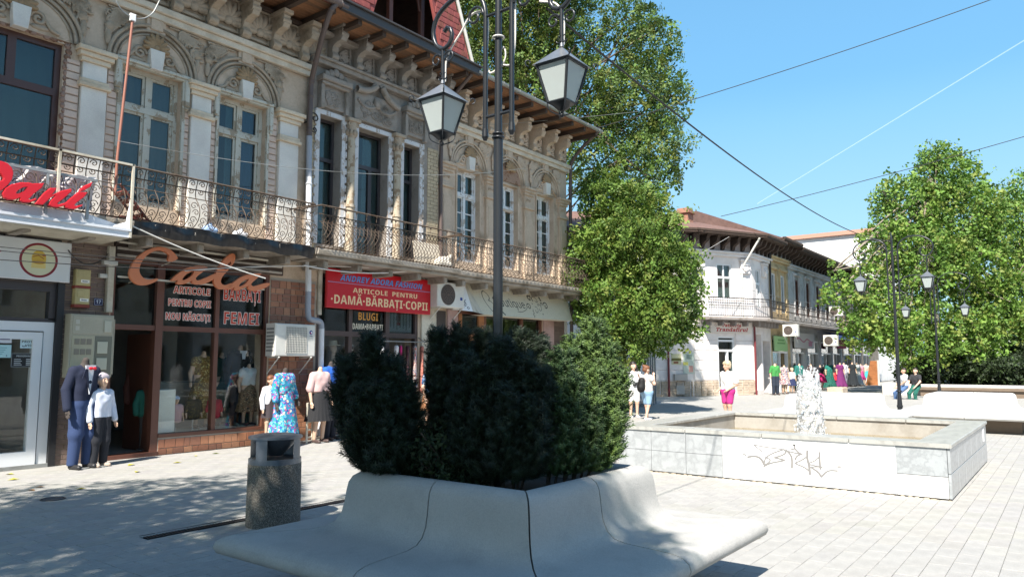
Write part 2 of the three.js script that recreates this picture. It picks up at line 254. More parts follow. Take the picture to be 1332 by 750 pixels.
  part(mh, 'lid', [new THREE.CylinderGeometry(.205, .205, .02, 28).translate(0, -.006, 0), ...[...Array(5)].map((_, i) => box(-.15 + .02 * Math.abs(i - 2), .15 - .02 * Math.abs(i - 2), .004, .009, -.13 + i * .06, -.11 + i * .06))], mk([.13, .13, .14], { r: .5, m: .4, map: T.grime }));
  // drain channel running along the street
  const dr = thing('drain_channel', 'dark slotted drain channel let into the paving beside the concrete bench', 'drain', [(DX0 + 9.5) / 2, 0, -6.93]), DL = (9.5 - DX0) / 2;
  part(dr, 'channel_frame', [box(-DL, DL, -.02, .001, -.085, -.065), box(-DL, DL, -.02, .001, .065, .085), box(-DL, DL, -.028, -.022, -.065, .065), box(-DL, DL, -.02, -.003, -.008, .008)], M.ironBlack);
  const slat = fin([box(-.007, .007, -.02, -.004, -.065, .065)]); for (let i = 0; i < 180 && i * .03 < 2 * DL - .03; i++) part(dr, 'grate_bar', slat, M.iron, [-DL + .02 + i * .03, 0, 0]);
  // fallen leaves
  const leafM = [mk([.42, .38, .05], { r: .8 }), mk([.22, .27, .06], { r: .8 }), mk([.2, .12, .06], { r: .9 })];
  const lg = new THREE.BufferGeometry(); lg.setAttribute('position', new THREE.Float32BufferAttribute([0, 0, -.06, .035, .012, 0, 0, 0, .06, 0, 0, -.06, 0, 0, .06, -.035, .012, 0], 3)); lg.computeVertexNormals();
  [[12, 617], [17, 624], [51, 634], [105, 636], [178, 614], [170, 605], [254, 593], [280, 590], [40, 638], [230, 602], [331, 588], [120, 604], [985, 700]].forEach(([x, y], i) => { const p = onGround(x, y); tag(part(scene, numbered('fallen_leaf'), lg, leafM[i < 2 || i === 4 || i === 5 ? 0 : i % 3], [p.x, .006, p.z], [rr(-.1, .1), rr(0, 6), rr(-.1, .1)], rr(.7, 1.3)), 'small yellow green leaf fallen on the paving outside the shops', 'leaf', 'fallen leaves on the paving'); });
}
// ---------- the ornate two-storey house ----------
const UP0 = 3.75, BAND = 7.66, EAVE = 8.86;
const houseA = thing('ornate_house', 'long two-storey stucco house with arched windows, shell ornaments, deep wooden eaves and shops below', 'house', [0, 0, ZF]);
{
  const H = houseA;
  const wins = [[3.35, 4.76, 4.3, 6.72], [5.66, 6.74, 4.3, 6.72], [7.48, 8.52, 4.3, 6.70], [9.76, 10.36, 4.1, 6.92], [10.84, 11.76, 3.86, 6.90], [12.26, 12.80, 4.1, 6.88], [14.32, 15.24, 4.25, 6.72], [16.12, 16.98, 4.25, 6.66], [17.94, 18.84, 4.25, 6.68], [1.3, 2.6, 4.3, 6.72]];
  const shops = [[1.2, 4.88, 0, 2.84], [5.70, 8.74, 0.0, 3.34], [9.90, 12.94, 0, 3.5], [14.36, 18.24, 0, 2.95]];
  // walls
  part(H, 'upper_wall', [...holedWall(0, 9.5, UP0, BAND, -.45, 0, wins), ...holedWall(13.5, 19.62, UP0, BAND, -.45, 0, wins)], M.plasterTan);
  part(H, 'bay_wall', holedWall(9.5, 13.5, UP0, BAND + .3, -.45, .1, wins), M.bayStone);
  part(H, 'ground_wall', holedWall(0, 19.62, 0, UP0, -.45, 0, shops), M.plasterTan);
  part(H, 'frieze_wall', [box(0, 9.5, BAND, 8.8, -.45, .02), box(13.5, 19.62, BAND, 8.8, -.45, .02)], M.ornament); part(H, 'bay_frieze_wall', [box(9.5, 13.5, BAND + .3, 8.8, -.45, .13)], M.bayStone);
  part(H, 'side_wall', [box(-.02, .3, 0, 8.8, -10, -.45), box(19.3, 19.622, 0, 8.8, -10, -.45)], M.plasterTan);
  part(H, 'back_wall', [box(0, 19.62, 0, 8.8, -10.3, -10)], M.plasterTan);
  part(H, 'storey_floor', [box(.3, 19.3, 3.5, 3.72, -10, -.45)], M.interior);
  part(H, 'room_partition', [5.2, 9.5, 13.5, 7.1, 17.5].map(x => box(x - .06, x + .06, 3.72, 8.7, -10, -.45)).concat([box(.3, 19.3, 3.72, 8.7, -4.6, -4.5), box(.3, 19.3, 7.6, 7.7, -4.5, -.45)]), M.interior);
  part(H, 'shop_partition', [5.3, 9.3, 13.4, 18.9].map(x => box(x - .08, x + .08, 0, 3.5, -5, -.45)).concat([box(.3, 19.3, 0, 3.5, -5.1, -5)]), M.interior);
  part(H, 'shop_floor', [box(.3, 19.3, -.01, .05, -5, -.02)], M.interiorFloor);

  // lapped courses on the old wall between the windows and pilasters
  const lap = (x0, x1, y0, y1, z = 0) => { const o = []; for (let y = y0; y < y1 - .05; y += .128) o.push(cbox(x0, x1, y, Math.min(y + .112, y1), z - .01, z + .03, .009)); return o; };
  part(H, 'siding_courses', [...lap(4.80, 5.0, 4.0, 6.5), ...lap(5.44, 5.60, 4.0, 6.5), ...lap(6.80, 6.89, 4.0, 6.55), ...lap(7.33, 7.42, 4.0, 6.55), ...lap(8.58, 8.76, 4.0, 6.55), ...lap(2.72, 3.2, 4.0, 6.55), ...lap(0, .8, 4, 6.5)], M.plasterPink).userData.kind = 'stuff';
  const brickStrip = (x0, x1, y0, y1) => { const o = []; let r = 0; for (let y = y0; y < y1; y += .09, r++) { let x = x0 - (r % 2 ? .11 : 0); for (; x < x1; x += .22) { const a = Math.max(x, x0), b = Math.min(x + .205, x1); if (b - a > .02) o.push(box(a, b, y, y + .078, .09, .112 + rr(0, .006))); } } return o; };
  part(H, 'brick_courses', [...brickStrip(9.52, 9.70, 4, 6.9), ...brickStrip(13.1, 13.48, 4, 6.9)], M.bayBrick).userData.kind = 'stuff';

  // pilasters
  const pil = (x, y0, w, mat, cap, panelled) => {
    const p = part(H, 'pilaster', [cbox(x - w / 2, x + w / 2, y0, 6.10, -.01, .075, .008), cbox(x - w / 2 + .01, x + w / 2 - .01, 6.24, 6.52, -.01, .065, .006)], mat);
    part(p, 'pilaster_necking', [cbox(x - w / 2 - .05, x + w / 2 + .05, 6.10, 6.17, -.01, .13, .01), cbox(x - w / 2 - .02, x + w / 2 + .02, 6.17, 6.24, -.01, .10, .01)], cap); part(p, 'pilaster_capital', [cbox(x - w / 2 - .03, x + w / 2 + .03, 6.52, 6.60, -.01, .11, .01), cbox(x - w / 2 - .07, x + w / 2 + .07, 6.60, 6.68, -.01, .15, .012), cbox(x - w / 2 - .10, x + w / 2 + .10, 6.68, 6.76, -.01, .19, .012)], cap);
    if (panelled) part(p, 'pilaster_panel', [cbox(x - w / 2 + .07, x + w / 2 - .07, y0 + .2, 5.9, .06, .088, .008), scroll(x - .08, 6.38, .075, .06, 1.3, 0, 1, .014), scroll(x + .08, 6.38, .075, .06, 1.3, PI, -1, .014)], cap);
  };
  pil(5.22, 3.95, .40, M.pilaster, M.pilasterCap); pil(7.11, 3.95, .40, M.pilaster, M.pilasterCap); pil(9.04, 3.95, .46, M.pilaster, M.pilasterCap); pil(2.96, 3.95, .4, M.pilaster, M.pilasterCap);
  for (const x of [13.86, 15.68, 17.46, 19.32]) pil(x, 3.95, .40, M.plasterTan, M.plasterTan, true);

  // window makers
  const pane = (p, x0, x1, y0, y1, z, m = M.glassDim) => part(p, 'pane', fin([box(x0, x1, y0, y1, z - .004, z + .004)]), m);
  const frameRect = (x0, x1, y0, y1, w, z0, z1) => [box(x0, x1, y0, y0 + w, z0, z1), box(x0, x1, y1 - w, y1, z0, z1), box(x0, x0 + w, y0 + w, y1 - w, z0, z1), box(x1 - w, x1, y0 + w, y1 - w, z0, z1)];
  const wavy = (x0, x1, y0, y1, z, amp, k) => { const g = new THREE.PlaneGeometry(x1 - x0, y1 - y0, 40, 4), p = g.attributes.position; for (let i = 0; i < p.count; i++) p.setZ(i, amp * Math.sin(p.getX(i) * k + Math.sin(p.getY(i) * 1.3)) * (1 - .25 * p.getY(i))); g.computeVertexNormals(); return fin([g.translate((x0 + x1) / 2, (y0 + y1) / 2, z)]); };
  function casement(i, frame, tr, sash, bars, curtains) {
    const [x0, x1, y0, y1] = wins[i], zf = -.16, xm = (x0 + x1) / 2;
    const w = part(H, 'window', [...frameRect(x0, x1, y0, y1, .07, zf - .09, zf + .03), box(x0 + .07, x1 - .07, tr - .05, tr + .05, zf - .08, zf + .035), box(xm - .045, xm + .045, y0 + .07, tr - .05, zf - .07, zf + .025), box(xm - .04, xm + .04, tr + .05, y1 - .07, zf - .07, zf + .02)], frame);
    for (const [a, b] of [[x0 + .07, xm - .045], [xm + .045, x1 - .07]]) {
      part(w, 'sash', frameRect(a, b, y0 + .07, tr - .05, sash, zf - .05, zf - .005), frame); part(w, 'sash', frameRect(a, b, tr + .05, y1 - .07, sash, zf - .05, zf - .005), frame);
      pane(w, a + sash, b - sash, y0 + .07 + sash, tr - .05 - sash, zf - .03); pane(w, a + sash, b - sash, tr + .05 + sash, y1 - .07 - sash, zf - .03);
      if (bars) for (let k = 1; k < bars; k++) { const y = lerp(y0 + .07, tr - .05, k / bars); part(w, 'glazing_bar', [box(a + sash, b - sash, y - .015, y + .015, zf - .045, zf - .01)], frame); }
    }
    for (const [a, b, m] of curtains || []) part(w, 'curtain', wavy(lerp(x0, x1, a), lerp(x0, x1, b), y0, y1 - .05, -.27, .02, 38), m);
    return w;
  }
  casement(1, M.whiteWood, 6.02, .045, 0, [[.0, .47, M.curtain], [.5, 1, M.curtain]]);
  casement(2, M.whiteWood, 6.05, .045, 0, [[.3, .55, M.curtainTeal], [.6, 1, M.curtainBlue]]);
  casement(6, M.whiteWood2, 6.06, .035, 4, [[0, .5, M.curtain], [.5, 1, M.curtainTeal]]);
  casement(7, M.whiteWood2, 6.02, .035, 5, [[0, 1, M.curtainTeal]]);
  casement(8, M.whiteWood2, 6.04, .035, 4, [[0, 1, M.curtainTeal]]);
  casement(9, M.whiteWood, 6.02, .045, 0, [[.05, .95, M.curtain]]);
  part(H, 'wall_strip', [box(16.16, 16.94, 5.93, 6.0, -.2, -.11)], M.plasterTan); // plaster between the small window and the light above it
  { // brown plastic window with rough torn plaster round it
    const [x0, x1, y0, y1] = wins[0], z = -.1, w = part(H, 'window', [...frameRect(x0, x1, y0, y1, .09, z - .08, z), box(x0 + .09, x1 - .09, 5.86, 5.98, z - .08, z), box(4.0, 4.12, 5.98, y1 - .09, z - .08, z)], M.brownPVC);
    pane(w, x0 + .09, x1 - .09, y0 + .09, 5.86, z - .04); pane(w, x0 + .09, 4.0, 5.98, y1 - .09, z - .04); pane(w, 4.12, x1 - .09, 5.98, y1 - .09, z - .04);
    part(w, 'curtain', wavy(x0, x1, y0, y1, -.5, .03, 20), M.curtainTeal);
    const rough = []; for (let y = 4.0; y < 6.8; y += .09) rough.push(ball(4.80 + rr(-.02, .03), y, .0, .07, .8, .8, .5, 6)); for (let x = 3.3; x < 4.85; x += .1) rough.push(ball(x, 6.77 + rr(-.02, .03), .0, .07, 1, .8, .5, 6));
    part(H, 'torn_plaster', rough, mk([.33, .22, .17], { map: T.peel, bump: T.bumpA, bs: .02 }));
  }
  // bay windows
  for (const i of [3, 4, 5]) {
    const [x0, x1, y0, y1] = wins[i], z = -.14, w = part(H, 'bay_window', [...frameRect(x0, x1, y0, y1, .06, z - .08, z), box(x0 + .06, x1 - .06, i === 4 ? 6.05 : 5.98, i === 4 ? 6.14 : 6.06, z - .08, z), ...(i === 4 ? [box(11.38, 11.48, y0 + .06, 6.05, z - .07, z - .002)] : [])], i === 4 ? M.darkPVC : M.darkPVC);
    const t = i === 4 ? 6.05 : 5.98; pane(w, x0 + .06, x1 - .06, t + .09, y1 - .06, z - .04);
    if (i === 4) { pane(w, x0 + .06, 11.38, y0 + .06, t, z - .04); pane(w, 11.48, x1 - .06, y0 + .06, t, z - .04); } else pane(w, x0 + .06, x1 - .06, y0 + .06, t, z - .04);
    part(w, 'curtain', wavy(lerp(x0, x1, i === 4 ? .5 : .5), x1, y0, y1, -.27, .02, 30), M.curtainTeal);
    part(H, 'window_reveal', [box(x0 - .10, x0 - .002, y0, y1 + .1, .1, .135), box(x1 + .002, x1 + .10, y0, y1 + .1, .1, .135), box(x0 - .002, x1 + .002, y1 + .002, y1 + .1, .1, .135)], M.bayReveal);
    const ty = []; for (let y = y0 + .1; y < y1; y += .19) ty.push(cbox(x0 - .14, x0 - .1, y, y + .13, .1, .15, .005), cbox(x1 + .1, x1 + .14, y, y + .13, .1, .15, .005)); part(H, 'quoin_blocks', ty, M.bayReveal).userData.kind = 'stuff';
  }
  // bay columns, capitals and pediments
  for (const x of [10.6, 12.01]) {
    const c = part(H, 'bay_column', [new THREE.CylinderGeometry(.085, .10, 2.6, 14).translate(x, 5.3, .16), cyl(x, 3.95, .16, .13, .12, .08), cyl(x, 5.0, .16, .115, .115, .05)], mk([.47, .40, .30], { map: rep(T.peel, 1.2) }));
    const cap = []; for (let k = 0; k < 8; k++) { const a = k / 8 * 2 * PI; cap.push(ball(x + .11 * Math.cos(a), 6.68, .16 + .09 * Math.sin(a), .05, 1, 1.6, 1, 6)); } cap.push(scroll(x - .1, 6.86, .24, .055, 1.2, 0, 1, .02), scroll(x + .1, 6.86, .24, .055, 1.2, PI, -1, .02), cbox(x - .17, x + .17, 6.92, 7.0, .08, .30, .01), cyl(x, 6.58, .16, .1, .12, .35));
    part(c, 'column_capital', cap, M.ornament);
  }
  const garland = (x0, x1, y, dip, z, n = 12) => { const o = []; for (let i = 0; i <= n; i++) { const t = i / n; o.push(ball(lerp(x0, x1, t), y - dip * 4 * t * (1 - t), z, .045, 1, 1, .7, 6)); } return o; };
  const relief = (x0, x1, y0, y1, z, n, r) => { const o = []; for (let i = 0; i < n; i++) { const x = rr(x0 + r, x1 - r), y = rr(y0 + r, y1 - r), q = r * rr(.6, 1.1); o.push(scroll(x, y, z, q, rr(1, 1.6), rr(0, 6), rnd() < .5 ? 1 : -1, q * .22), ball(x + q * .9, y - q * .4, z, q * .35, 1.4, .7, .5, 6)); } return o; };
  for (const [x0, x1] of [[9.72, 10.42], [12.22, 12.92]]) {
    part(H, 'window_hood', [cbox(x0 - .06, x1 + .06, 7.62, 7.74, .1, .34, .02), cbox(x0 - .03, x1 + .03, 7.55, 7.62, .1, .28, .015), cbox(x0, x1, 7.08, 7.55, .1, .18, .01), cbox(x0 - .03, x0 + .06, 7.02, 7.55, .1, .25, .01), cbox(x1 - .06, x1 + .03, 7.02, 7.55, .1, .25, .01)], M.bayStone);
    part(H, 'hood_carving', [...relief(x0 + .08, x1 - .08, 7.1, 7.5, .19, 18, .085), ...[0, 1, 2, 3, 4].map(k => ball(lerp(x0 + .1, x1 - .1, k / 4), 7.78 + .1 * (1 - Math.abs(k - 2) / 2), .24, .09, 1, 1.1, .5, 7))], M.bayStone);
  }
  part(H, 'centre_pediment', [cbox(10.66, 11.96, 7.05, 7.72, .1, .19, .01), tube([[10.66, 7.72, .25], [10.9, 7.74, .25], [11.1, 7.82, .25], [11.22, 7.92, .25]], .075, 12, 8), tube([[11.96, 7.60, .25], [11.72, 7.68, .25], [11.52, 7.82, .25], [11.42, 7.95, .25]], .075, 12, 8), scroll(11.2, 7.9, .25, .09, 1.3, 0, 1, .035), scroll(11.44, 7.93, .25, .09, 1.3, PI, -1, .035)], M.bayStone);
  part(H, 'pediment_carving', [...garland(10.75, 11.3, 7.5, .12, .21), ...garland(11.3, 11.88, 7.5, .12, .21), ...relief(10.72, 11.92, 7.08, 7.6, .2, 52, .08), ball(11.3, 7.55, .22, .12, 1, 1.3, .6)], M.bayStone);

  // arches over the windows with spandrels, shells and scroll brackets
  const shellGeo = (x, y, z, r, n = 9) => { const o = []; for (let i = 0; i < n; i++) { const a = lerp(-.62, .62, i / (n - 1)) * PI * .85 + PI / 2, L = r * (1 - .12 * Math.abs(i - (n - 1) / 2) / n * 2); o.push(new THREE.SphereGeometry(1, 7, 6).scale(L * .5, r * .17, r * .17).rotateZ(a).translate(x + Math.cos(a) * L * .52, y + Math.sin(a) * L * .52, z)); } o.push(ball(x, y, z + .01, r * .24, 1, 1, .7)); return o; };
  const arch = (xc, xl, xr, keystone, mat, hoodMat) => {
    const y0 = 6.76, rx = (xr - xl) / 2, ry = .80, ring = (k, tz, tr) => { const p = []; for (let i = 0; i <= 20; i++) { const a = PI * i / 20; p.push(V(xc + (rx - k) * Math.cos(a), y0 + (ry - k) * Math.sin(a), tz)); } return tube(p, tr, 28, 6); };
    part(H, 'arch_moulding', [ring(.04, .05, .035), ring(.13, .04, .03), ring(.20, .03, .022)], mat);
    const sp = (s) => { const o = []; for (let i = 0; i < 62; i++) { const t = rnd(), px = xc + s * lerp(rx * .35, rx * .98, t), top = BAND - .06, low = y0 + ry * Math.sqrt(Math.max(0, 1 - ((px - xc) / rx) ** 2)) + .1; if (top - low < .1) continue; const y = rr(low + .05, top - .05), q = rr(.045, .09); o.push(scroll(px, y, .045, q, rr(1.1, 1.7), rr(0, 6), rnd() < .5 ? 1 : -1, q * .26), ball(px + q, y + rr(-.05, .05), .04, q * .5, 1.5, .6, .7, 6), ball(px - q * .8, y - q * .8, .04, q * .42, .6, 1.5, .7, 6)); } { const xa = xc + s * rx * .30, xb = xc + s * rx * 1.0, yt = BAND - .03; o.push(tube([[xa, yt, .03], [xb, yt, .03]].concat([]), .02, 4, 5)); } o.push(ball(xc + s * rx * .97, y0 + .32, .035, .07, .8, 2.2, .6), ball(xc + s * rx * .95, y0 + .52, .035, .09, 1, 1, .6)); return o; };
    part(H, 'spandrel_carving', [...sp(-1), ...sp(1)], mat);
    part(H, 'keystone_panel', [cbox(xc - .17, xc + .17, 7.42, 7.66, .0, .06, .01), cbox(xc - .11, xc + .11, 7.46, 7.66, .05, .09, .01)], M.plasterTan);
    if (keystone) {
      part(H, 'keystone', extr([[-.10, 0], [.10, 0], [.135, .36], [-.135, .36]], .16, .012), M.pilaster, [xc, 6.72, 0]);
      for (const sg of [-1, 1]) part(H, 'scroll_bracket', [scroll(xc + sg * .26, 6.98, .05, .12, 1.5, sg > 0 ? PI : 0, -sg, .032), tube([[xc + sg * .37, 6.98, .05], [xc + sg * .46, 6.86, .05], [xc + sg * .58, 6.82, .05]], .03, 8), ball(xc + sg * .3, 6.85, .03, .06, 2.5, .8, .6)], mat);
    }
    part(H, 'shell_ornament', shellGeo(xc, 7.12, .10, .28), M.ochre);
    part(H, 'tympanum', (() => { const pts = []; for (let i = 0; i <= 20; i++) { const a = PI * i / 20; pts.push([(rx - .2) * Math.cos(a), (ry - .2) * Math.sin(a)]); } return extr(pts, .03, .004).translate(xc, y0, 0); })(), keystone ? M.plasterTan : mk([.36, .23, .16], { map: T.peel, bump: T.bumpA, bs: .02 }));
  };
  arch(4.08, 3.12, 5.04, true, M.ornament); arch(6.2, 5.36, 7.0, true, M.ornament); arch(8.0, 7.22, 8.86, true, M.ornament); arch(2.0, 1.1, 2.9, true, M.ornament);
  arch(14.78, 14.0, 15.56, true, M.plasterTan); arch(16.55, 15.8, 17.34, false, M.plasterTan); arch(18.39, 17.6, 19.2, true, M.plasterTan);
  // surrounds of the old windows
  for (const [i, m] of [[1, M.whiteWood], [2, M.whiteWood], [9, M.whiteWood]]) { const [x0, x1, y0, y1] = wins[i]; part(H, 'window_surround', [cbox(x0 - .06, x0, y0, 6.74, -.01, .06, .008), cbox(x1, x1 + .06, y0, 6.74, -.01, .06, .008), cbox(x0 - .11, x1 + .11, 6.74, 6.80, -.01, .12, .01), cbox(x0 - .08, x1 + .08, 6.70, 6.74, -.01, .08, .008), cbox(x0 - .12, x0 - .03, 6.24, 6.74, -.01, .10, .015), cbox(x1 + .03, x1 + .12, 6.24, 6.74, -.01, .10, .015), ball(x0 - .075, 6.2, .05, .05), ball(x1 + .075, 6.2, .05, .05)], m); }
  for (const i of [6, 7, 8]) { const [x0, x1, y0, y1] = wins[i]; part(H, 'window_surround', [cbox(x0 - .05, x0 - .002, y0, y1 + .05, -.01, .035, .006), cbox(x1 + .002, x1 + .05, y0, y1 + .05, -.01, .035, .006), cbox(x0 - .002, x1 + .002, y1 + .002, y1 + .05, -.01, .035, .006)], M.plasterTan); }

  // entablature: band, dentils, brackets, shells and panels in the frieze
  part(H, 'cornice_band', [cbox(0, 9.5, BAND, 7.78, 0, .11, .01), cbox(0, 9.5, 7.78, 7.90, 0, .17, .015), cbox(13.5, 19.66, BAND, 7.78, 0, .11, .01), cbox(13.5, 19.7, 7.78, 7.90, 0, .17, .015)], M.band);
  part(H, 'bay_cornice', [cbox(9.46, 13.54, 7.98, 8.08, .1, .26, .012), cbox(9.44, 13.56, 8.08, 8.14, .1, .32, .012), cbox(9.48, 13.52, 8.6, 8.7, .1, .36, .012)], M.bayStone);
  const bracketPts = [[0, 0], [.06, -.02], [.16, .02], [.2, .12], [.17, .2], [.2, .3], [.32, .36], [.46, .38], [.5, .46], [.46, .52], [.5, .62], [.46, .68], [0, .68]];
  const bracketGeo = fin([extr(bracketPts, .16, .012).rotateY(-PI / 2).translate(.08, 0, 0)]);
  const scrollLow = fin([new THREE.CylinderGeometry(.075, .075, .18, 12).rotateZ(PI / 2).translate(0, .10, .14)]), scrollTop = fin([new THREE.CylinderGeometry(.07, .07, .19, 12).rotateZ(PI / 2).translate(0, .52, .44)]), scrollCap = fin([cbox(-.11, .11, .66, .74, 0, .56, .01)]);
  const shellFrieze = fin([...shellGeo(0, -.12, .06, .42, 9), cbox(-.25, .25, -.32, -.26, 0, .06, .008), cbox(-.25, .25, .32, .36, 0, .06, .008), cbox(-.26, -.22, -.26, .32, 0, .05, .006), cbox(.22, .26, -.26, .32, 0, .05, .006)]), rosette = fin([new THREE.TorusGeometry(.15, .035, 6, 18).translate(0, 0, .04), ...[...Array(7)].map((_, k) => ball(.09 * Math.cos(k * .9), .09 * Math.sin(k * .9), .04, .05, 1, 1, .7, 6)), ...[...Array(6)].map((_, k) => ball(rr(-.18, .18), rr(-.28, -.18), .04, .05, 1.3, .7, .6, 6))]);
  const panelBay = fin([...relief(-.16, .16, -.2, .2, .03, 10, .09), ...[[-.19, -.16], [.16, .19]].map(([a, b]) => cbox(a, b, -.26, .26, 0, .05, .008)), cbox(-.19, .19, .23, .26, 0, .05, .008), cbox(-.19, .19, -.26, -.23, 0, .05, .008)]);
  for (let k = 0; ; k++) {
    const x = .25 + k * .695; if (x > 19.6) break; const bay = x > 9.4 && x < 13.6, m = bay ? M.bayStone : x > 13.6 ? M.plasterTan : M.ornament, y = bay ? 8.12 : 7.92, z = bay ? .13 : .02;
    const b = part(H, 'eaves_bracket', bracketGeo, m, [x, y, z]); part(b, 'bracket_scroll', scrollLow, m); part(b, 'bracket_scroll', scrollTop, m); part(b, 'bracket_cap', scrollCap, m);
    if (x < 2.8 && k < 2) continue;
    part(H, bay ? 'frieze_panel' : x > 13.6 ? 'frieze_rosette' : 'frieze_shell', bay ? panelBay : x > 13.6 ? rosette : shellFrieze, m, [x + .3475, bay ? 8.36 : 8.30, z]);
  }
  // eaves: rafters, boards, gutters
  const OV = 1.10; // overhang
  part(H, 'eaves_beam', [cbox(-.2, 19.75, 8.66, 8.76, .0, .14, .01)], M.woodDark);
  const rafter = fin([cbox(-.055, .055, 0, .12, 0, OV + .02, .01)]); for (let k = 0; k < 29; k++) part(H, 'rafter', rafter, M.woodDark, [.25 + k * .695, 8.70, -.02]);
  const board = fin([box(-.345, .345, 0, .018, 0, .118)]); const bm = [M.wood, mk([.30, .15, .075], { map: T.wood }), mk([.40, .20, .10], { map: T.wood }), mk([.24, .13, .07], { map: T.wood })];
  for (let k = 4; k < 29; k++) for (let j = 0; j < 9; j++) part(H, 'soffit_board', board, bm[Math.floor(rnd() * 4)], [.25 + k * .695 - .3475, 8.826 + rr(0, .004), .02 + j * .12], [0, 0, rr(-.01, .01)]);
  part(H, 'roof', (() => { const s = [[-.5, 8.85], [OV + .06, 8.85], [OV + .06, 8.90], [-5, 11.6], [-10.4, 8.9], [-10.4, 8.85], [-5, 8.85]]; return fin([extr(s.map(([z, y]) => [z, y]), 20.1, 0).rotateY(-PI / 2).scale(1, 1, 1).translate(19.85, 0, 0)]); })(), M.tileRoof);
  const gutter = (x0, x1, z, y, m) => part(H, 'gutter', (() => { const p = []; for (let i = 0; i <= 8; i++) { const a = PI + PI * i / 8; p.push([.075 * Math.cos(a), .075 * Math.sin(a)]); } for (let i = 8; i >= 0; i--) { const a = PI + PI * i / 8; p.push([.069 * Math.cos(a), .069 * Math.sin(a)]); } return fin([extr(p, x1 - x0, 0).rotateY(PI / 2).translate(x0, y, z), ...[...Array(Math.ceil((x1 - x0) / .7))].map((_, i) => new THREE.TorusGeometry(.08, .012, 5, 10, PI).rotateZ(PI).rotateY(PI / 2).translate(x0 + .3 + i * .7, y, z))]); })(), m);
  gutter(0, 9.55, OV + .08, 8.90, M.pipeBrown); gutter(13.75, 19.85, OV + .08, 8.90, M.zinc);
  part(H, 'bay_fascia', [cbox(9.4, 13.85, 8.80, 8.98, OV + .02, OV + .12, .01), cbox(9.4, 13.85, 8.98, 9.02, OV - .1, OV + .18, .008)], M.gutterDark);
  // downpipes
  const pipe = (name, pts, r, m) => part(H, name, [tube(pts, r, pts.length * 8, 10), ...pts.slice(1, -1).map(p => ball(...p, r * 1.18, 1, 1, 1, 10))], m);
  const dp = pipe('downpipe', [[9.28, 8.86, OV + .08], [9.2, 8.72, OV + .02], [9.36, 7.85, .45], [9.44, 7.5, .22], [9.44, 7.2, .2], [9.44, 6.45, .2], [9.44, 6.3, .2]], .055, M.pipeBrown);
  part(dp, 'pipe_bracket', [scroll(9.56, 6.75, .2, .12, 1.3, PI, -1, .014), scroll(9.56, 6.5, .2, .08, 1.2, PI, 1, .014), rod([9.44, 6.65, .2], [9.44, 6.65, 0], .015)], M.iron);
  const dp2 = part(H, 'downpipe', [rod([9.44, 6.32, .2], [9.46, 5.45, .2], .06, 12)], M.pipeGrey); part(dp2, 'pipe_section', [rod([9.46, 5.45, .2], [9.5, 3.72, .2], .062, 12), new THREE.TorusGeometry(.064, .012, 6, 14).rotateX(PI / 2).translate(9.46, 5.3, .2), new THREE.TorusGeometry(.064, .012, 6, 14).rotateX(PI / 2).translate(9.48, 4.5, .2), rod([9.5, 3.72, .2], [9.52, 3.05, .2], .062, 12)], M.pipeWhite);
  part(dp2, 'pipe_elbow', [tube([[9.52, 3.07, .2], [9.53, 2.62, .2], [9.56, 2.5, .2], [9.66, 2.47, .2], [9.78, 2.46, .2], [9.86, 2.42, .2], [9.88, 2.3, .2]], .062, 30, 10)], M.pipeGrey); part(dp2, 'pipe_section', [rod([9.88, 2.32, .2], [9.9, 0.1, .2], .06, 12)], M.pipeWhite);
  pipe('downpipe', [[13.62, 8.8, OV], [13.6, 8.3, .5], [13.58, 7.8, .22], [13.56, 7.4, .16], [13.56, 4.0, .16]], .05, M.pipeBrown);
  pipe('downpipe', [[19.72, 8.86, OV + .08], [19.74, 8.4, .5], [19.7, 8.0, .16], [19.7, 7.6, .12], [19.7, 0, .12]], .055, M.pipeBrown);
  // red shingled dormer over the bay
  const Dm = part(H, 'dormer', [box(9.55, 13.5, 9.02, 9.1, -.6, OV - .05), box(9.2, 13.8, 9.1, 12.6, -1.7, -1.6), box(13.3, 13.36, 9.05, 11.5, -1.6, .5), box(9.7, 9.76, 9.05, 11.5, -1.6, .5)], M.woodDark);
  part(Dm, 'dormer_cheek', extr([[12.62, 9.02], [13.72, 9.02], [12.72, 11.35], [11.9, 11.35]], .08, .005), M.roofRed, [0, 0, .92]);
  part(Dm, 'dormer_cheek', extr([[10.38, 9.02], [9.28, 9.02], [10.28, 11.35], [11.1, 11.35]].reverse(), .08, .005), M.roofRed, [0, 0, .92]);
  { const sh = fin([cbox(-.105, .1, 0, .15, 0, .02, .004)]); for (const q of [0, 1]) for (let r = 0; r < 15; r++) for (let c = 0; c < 4; c++) { const y = 9.05 + r * .15, t = (y - 9.02) / 2.33, a = lerp(12.66, 11.95, t), b = lerp(13.62, 12.7, t), x = a + .1 + c * .21 + (r % 2) * .08; if (x > b - .04) continue; part(Dm, 'shingle', sh, (r + c) % 4 ? M.roofRed : M.tileRoof, [q ? 23 - x : x, y, 1.0], [-.05, 0, rr(-.03, .03)]); } }
  part(Dm, 'dormer_trim', [rod([13.8, 9.02, 1.02], [12.78, 11.4, 1.02], .05, 5)], M.offwhite); part(Dm, 'dormer_trim', [rod([9.2, 9.02, 1.02], [10.22, 11.4, 1.02], .05, 5)], M.offwhite);
  part(Dm, 'dormer_roof', [extr([[9.3, 11.4], [13.7, 11.4], [11.5, 12.9]], 2.9, .01).translate(0, 0, -1.65)], M.roofRed);
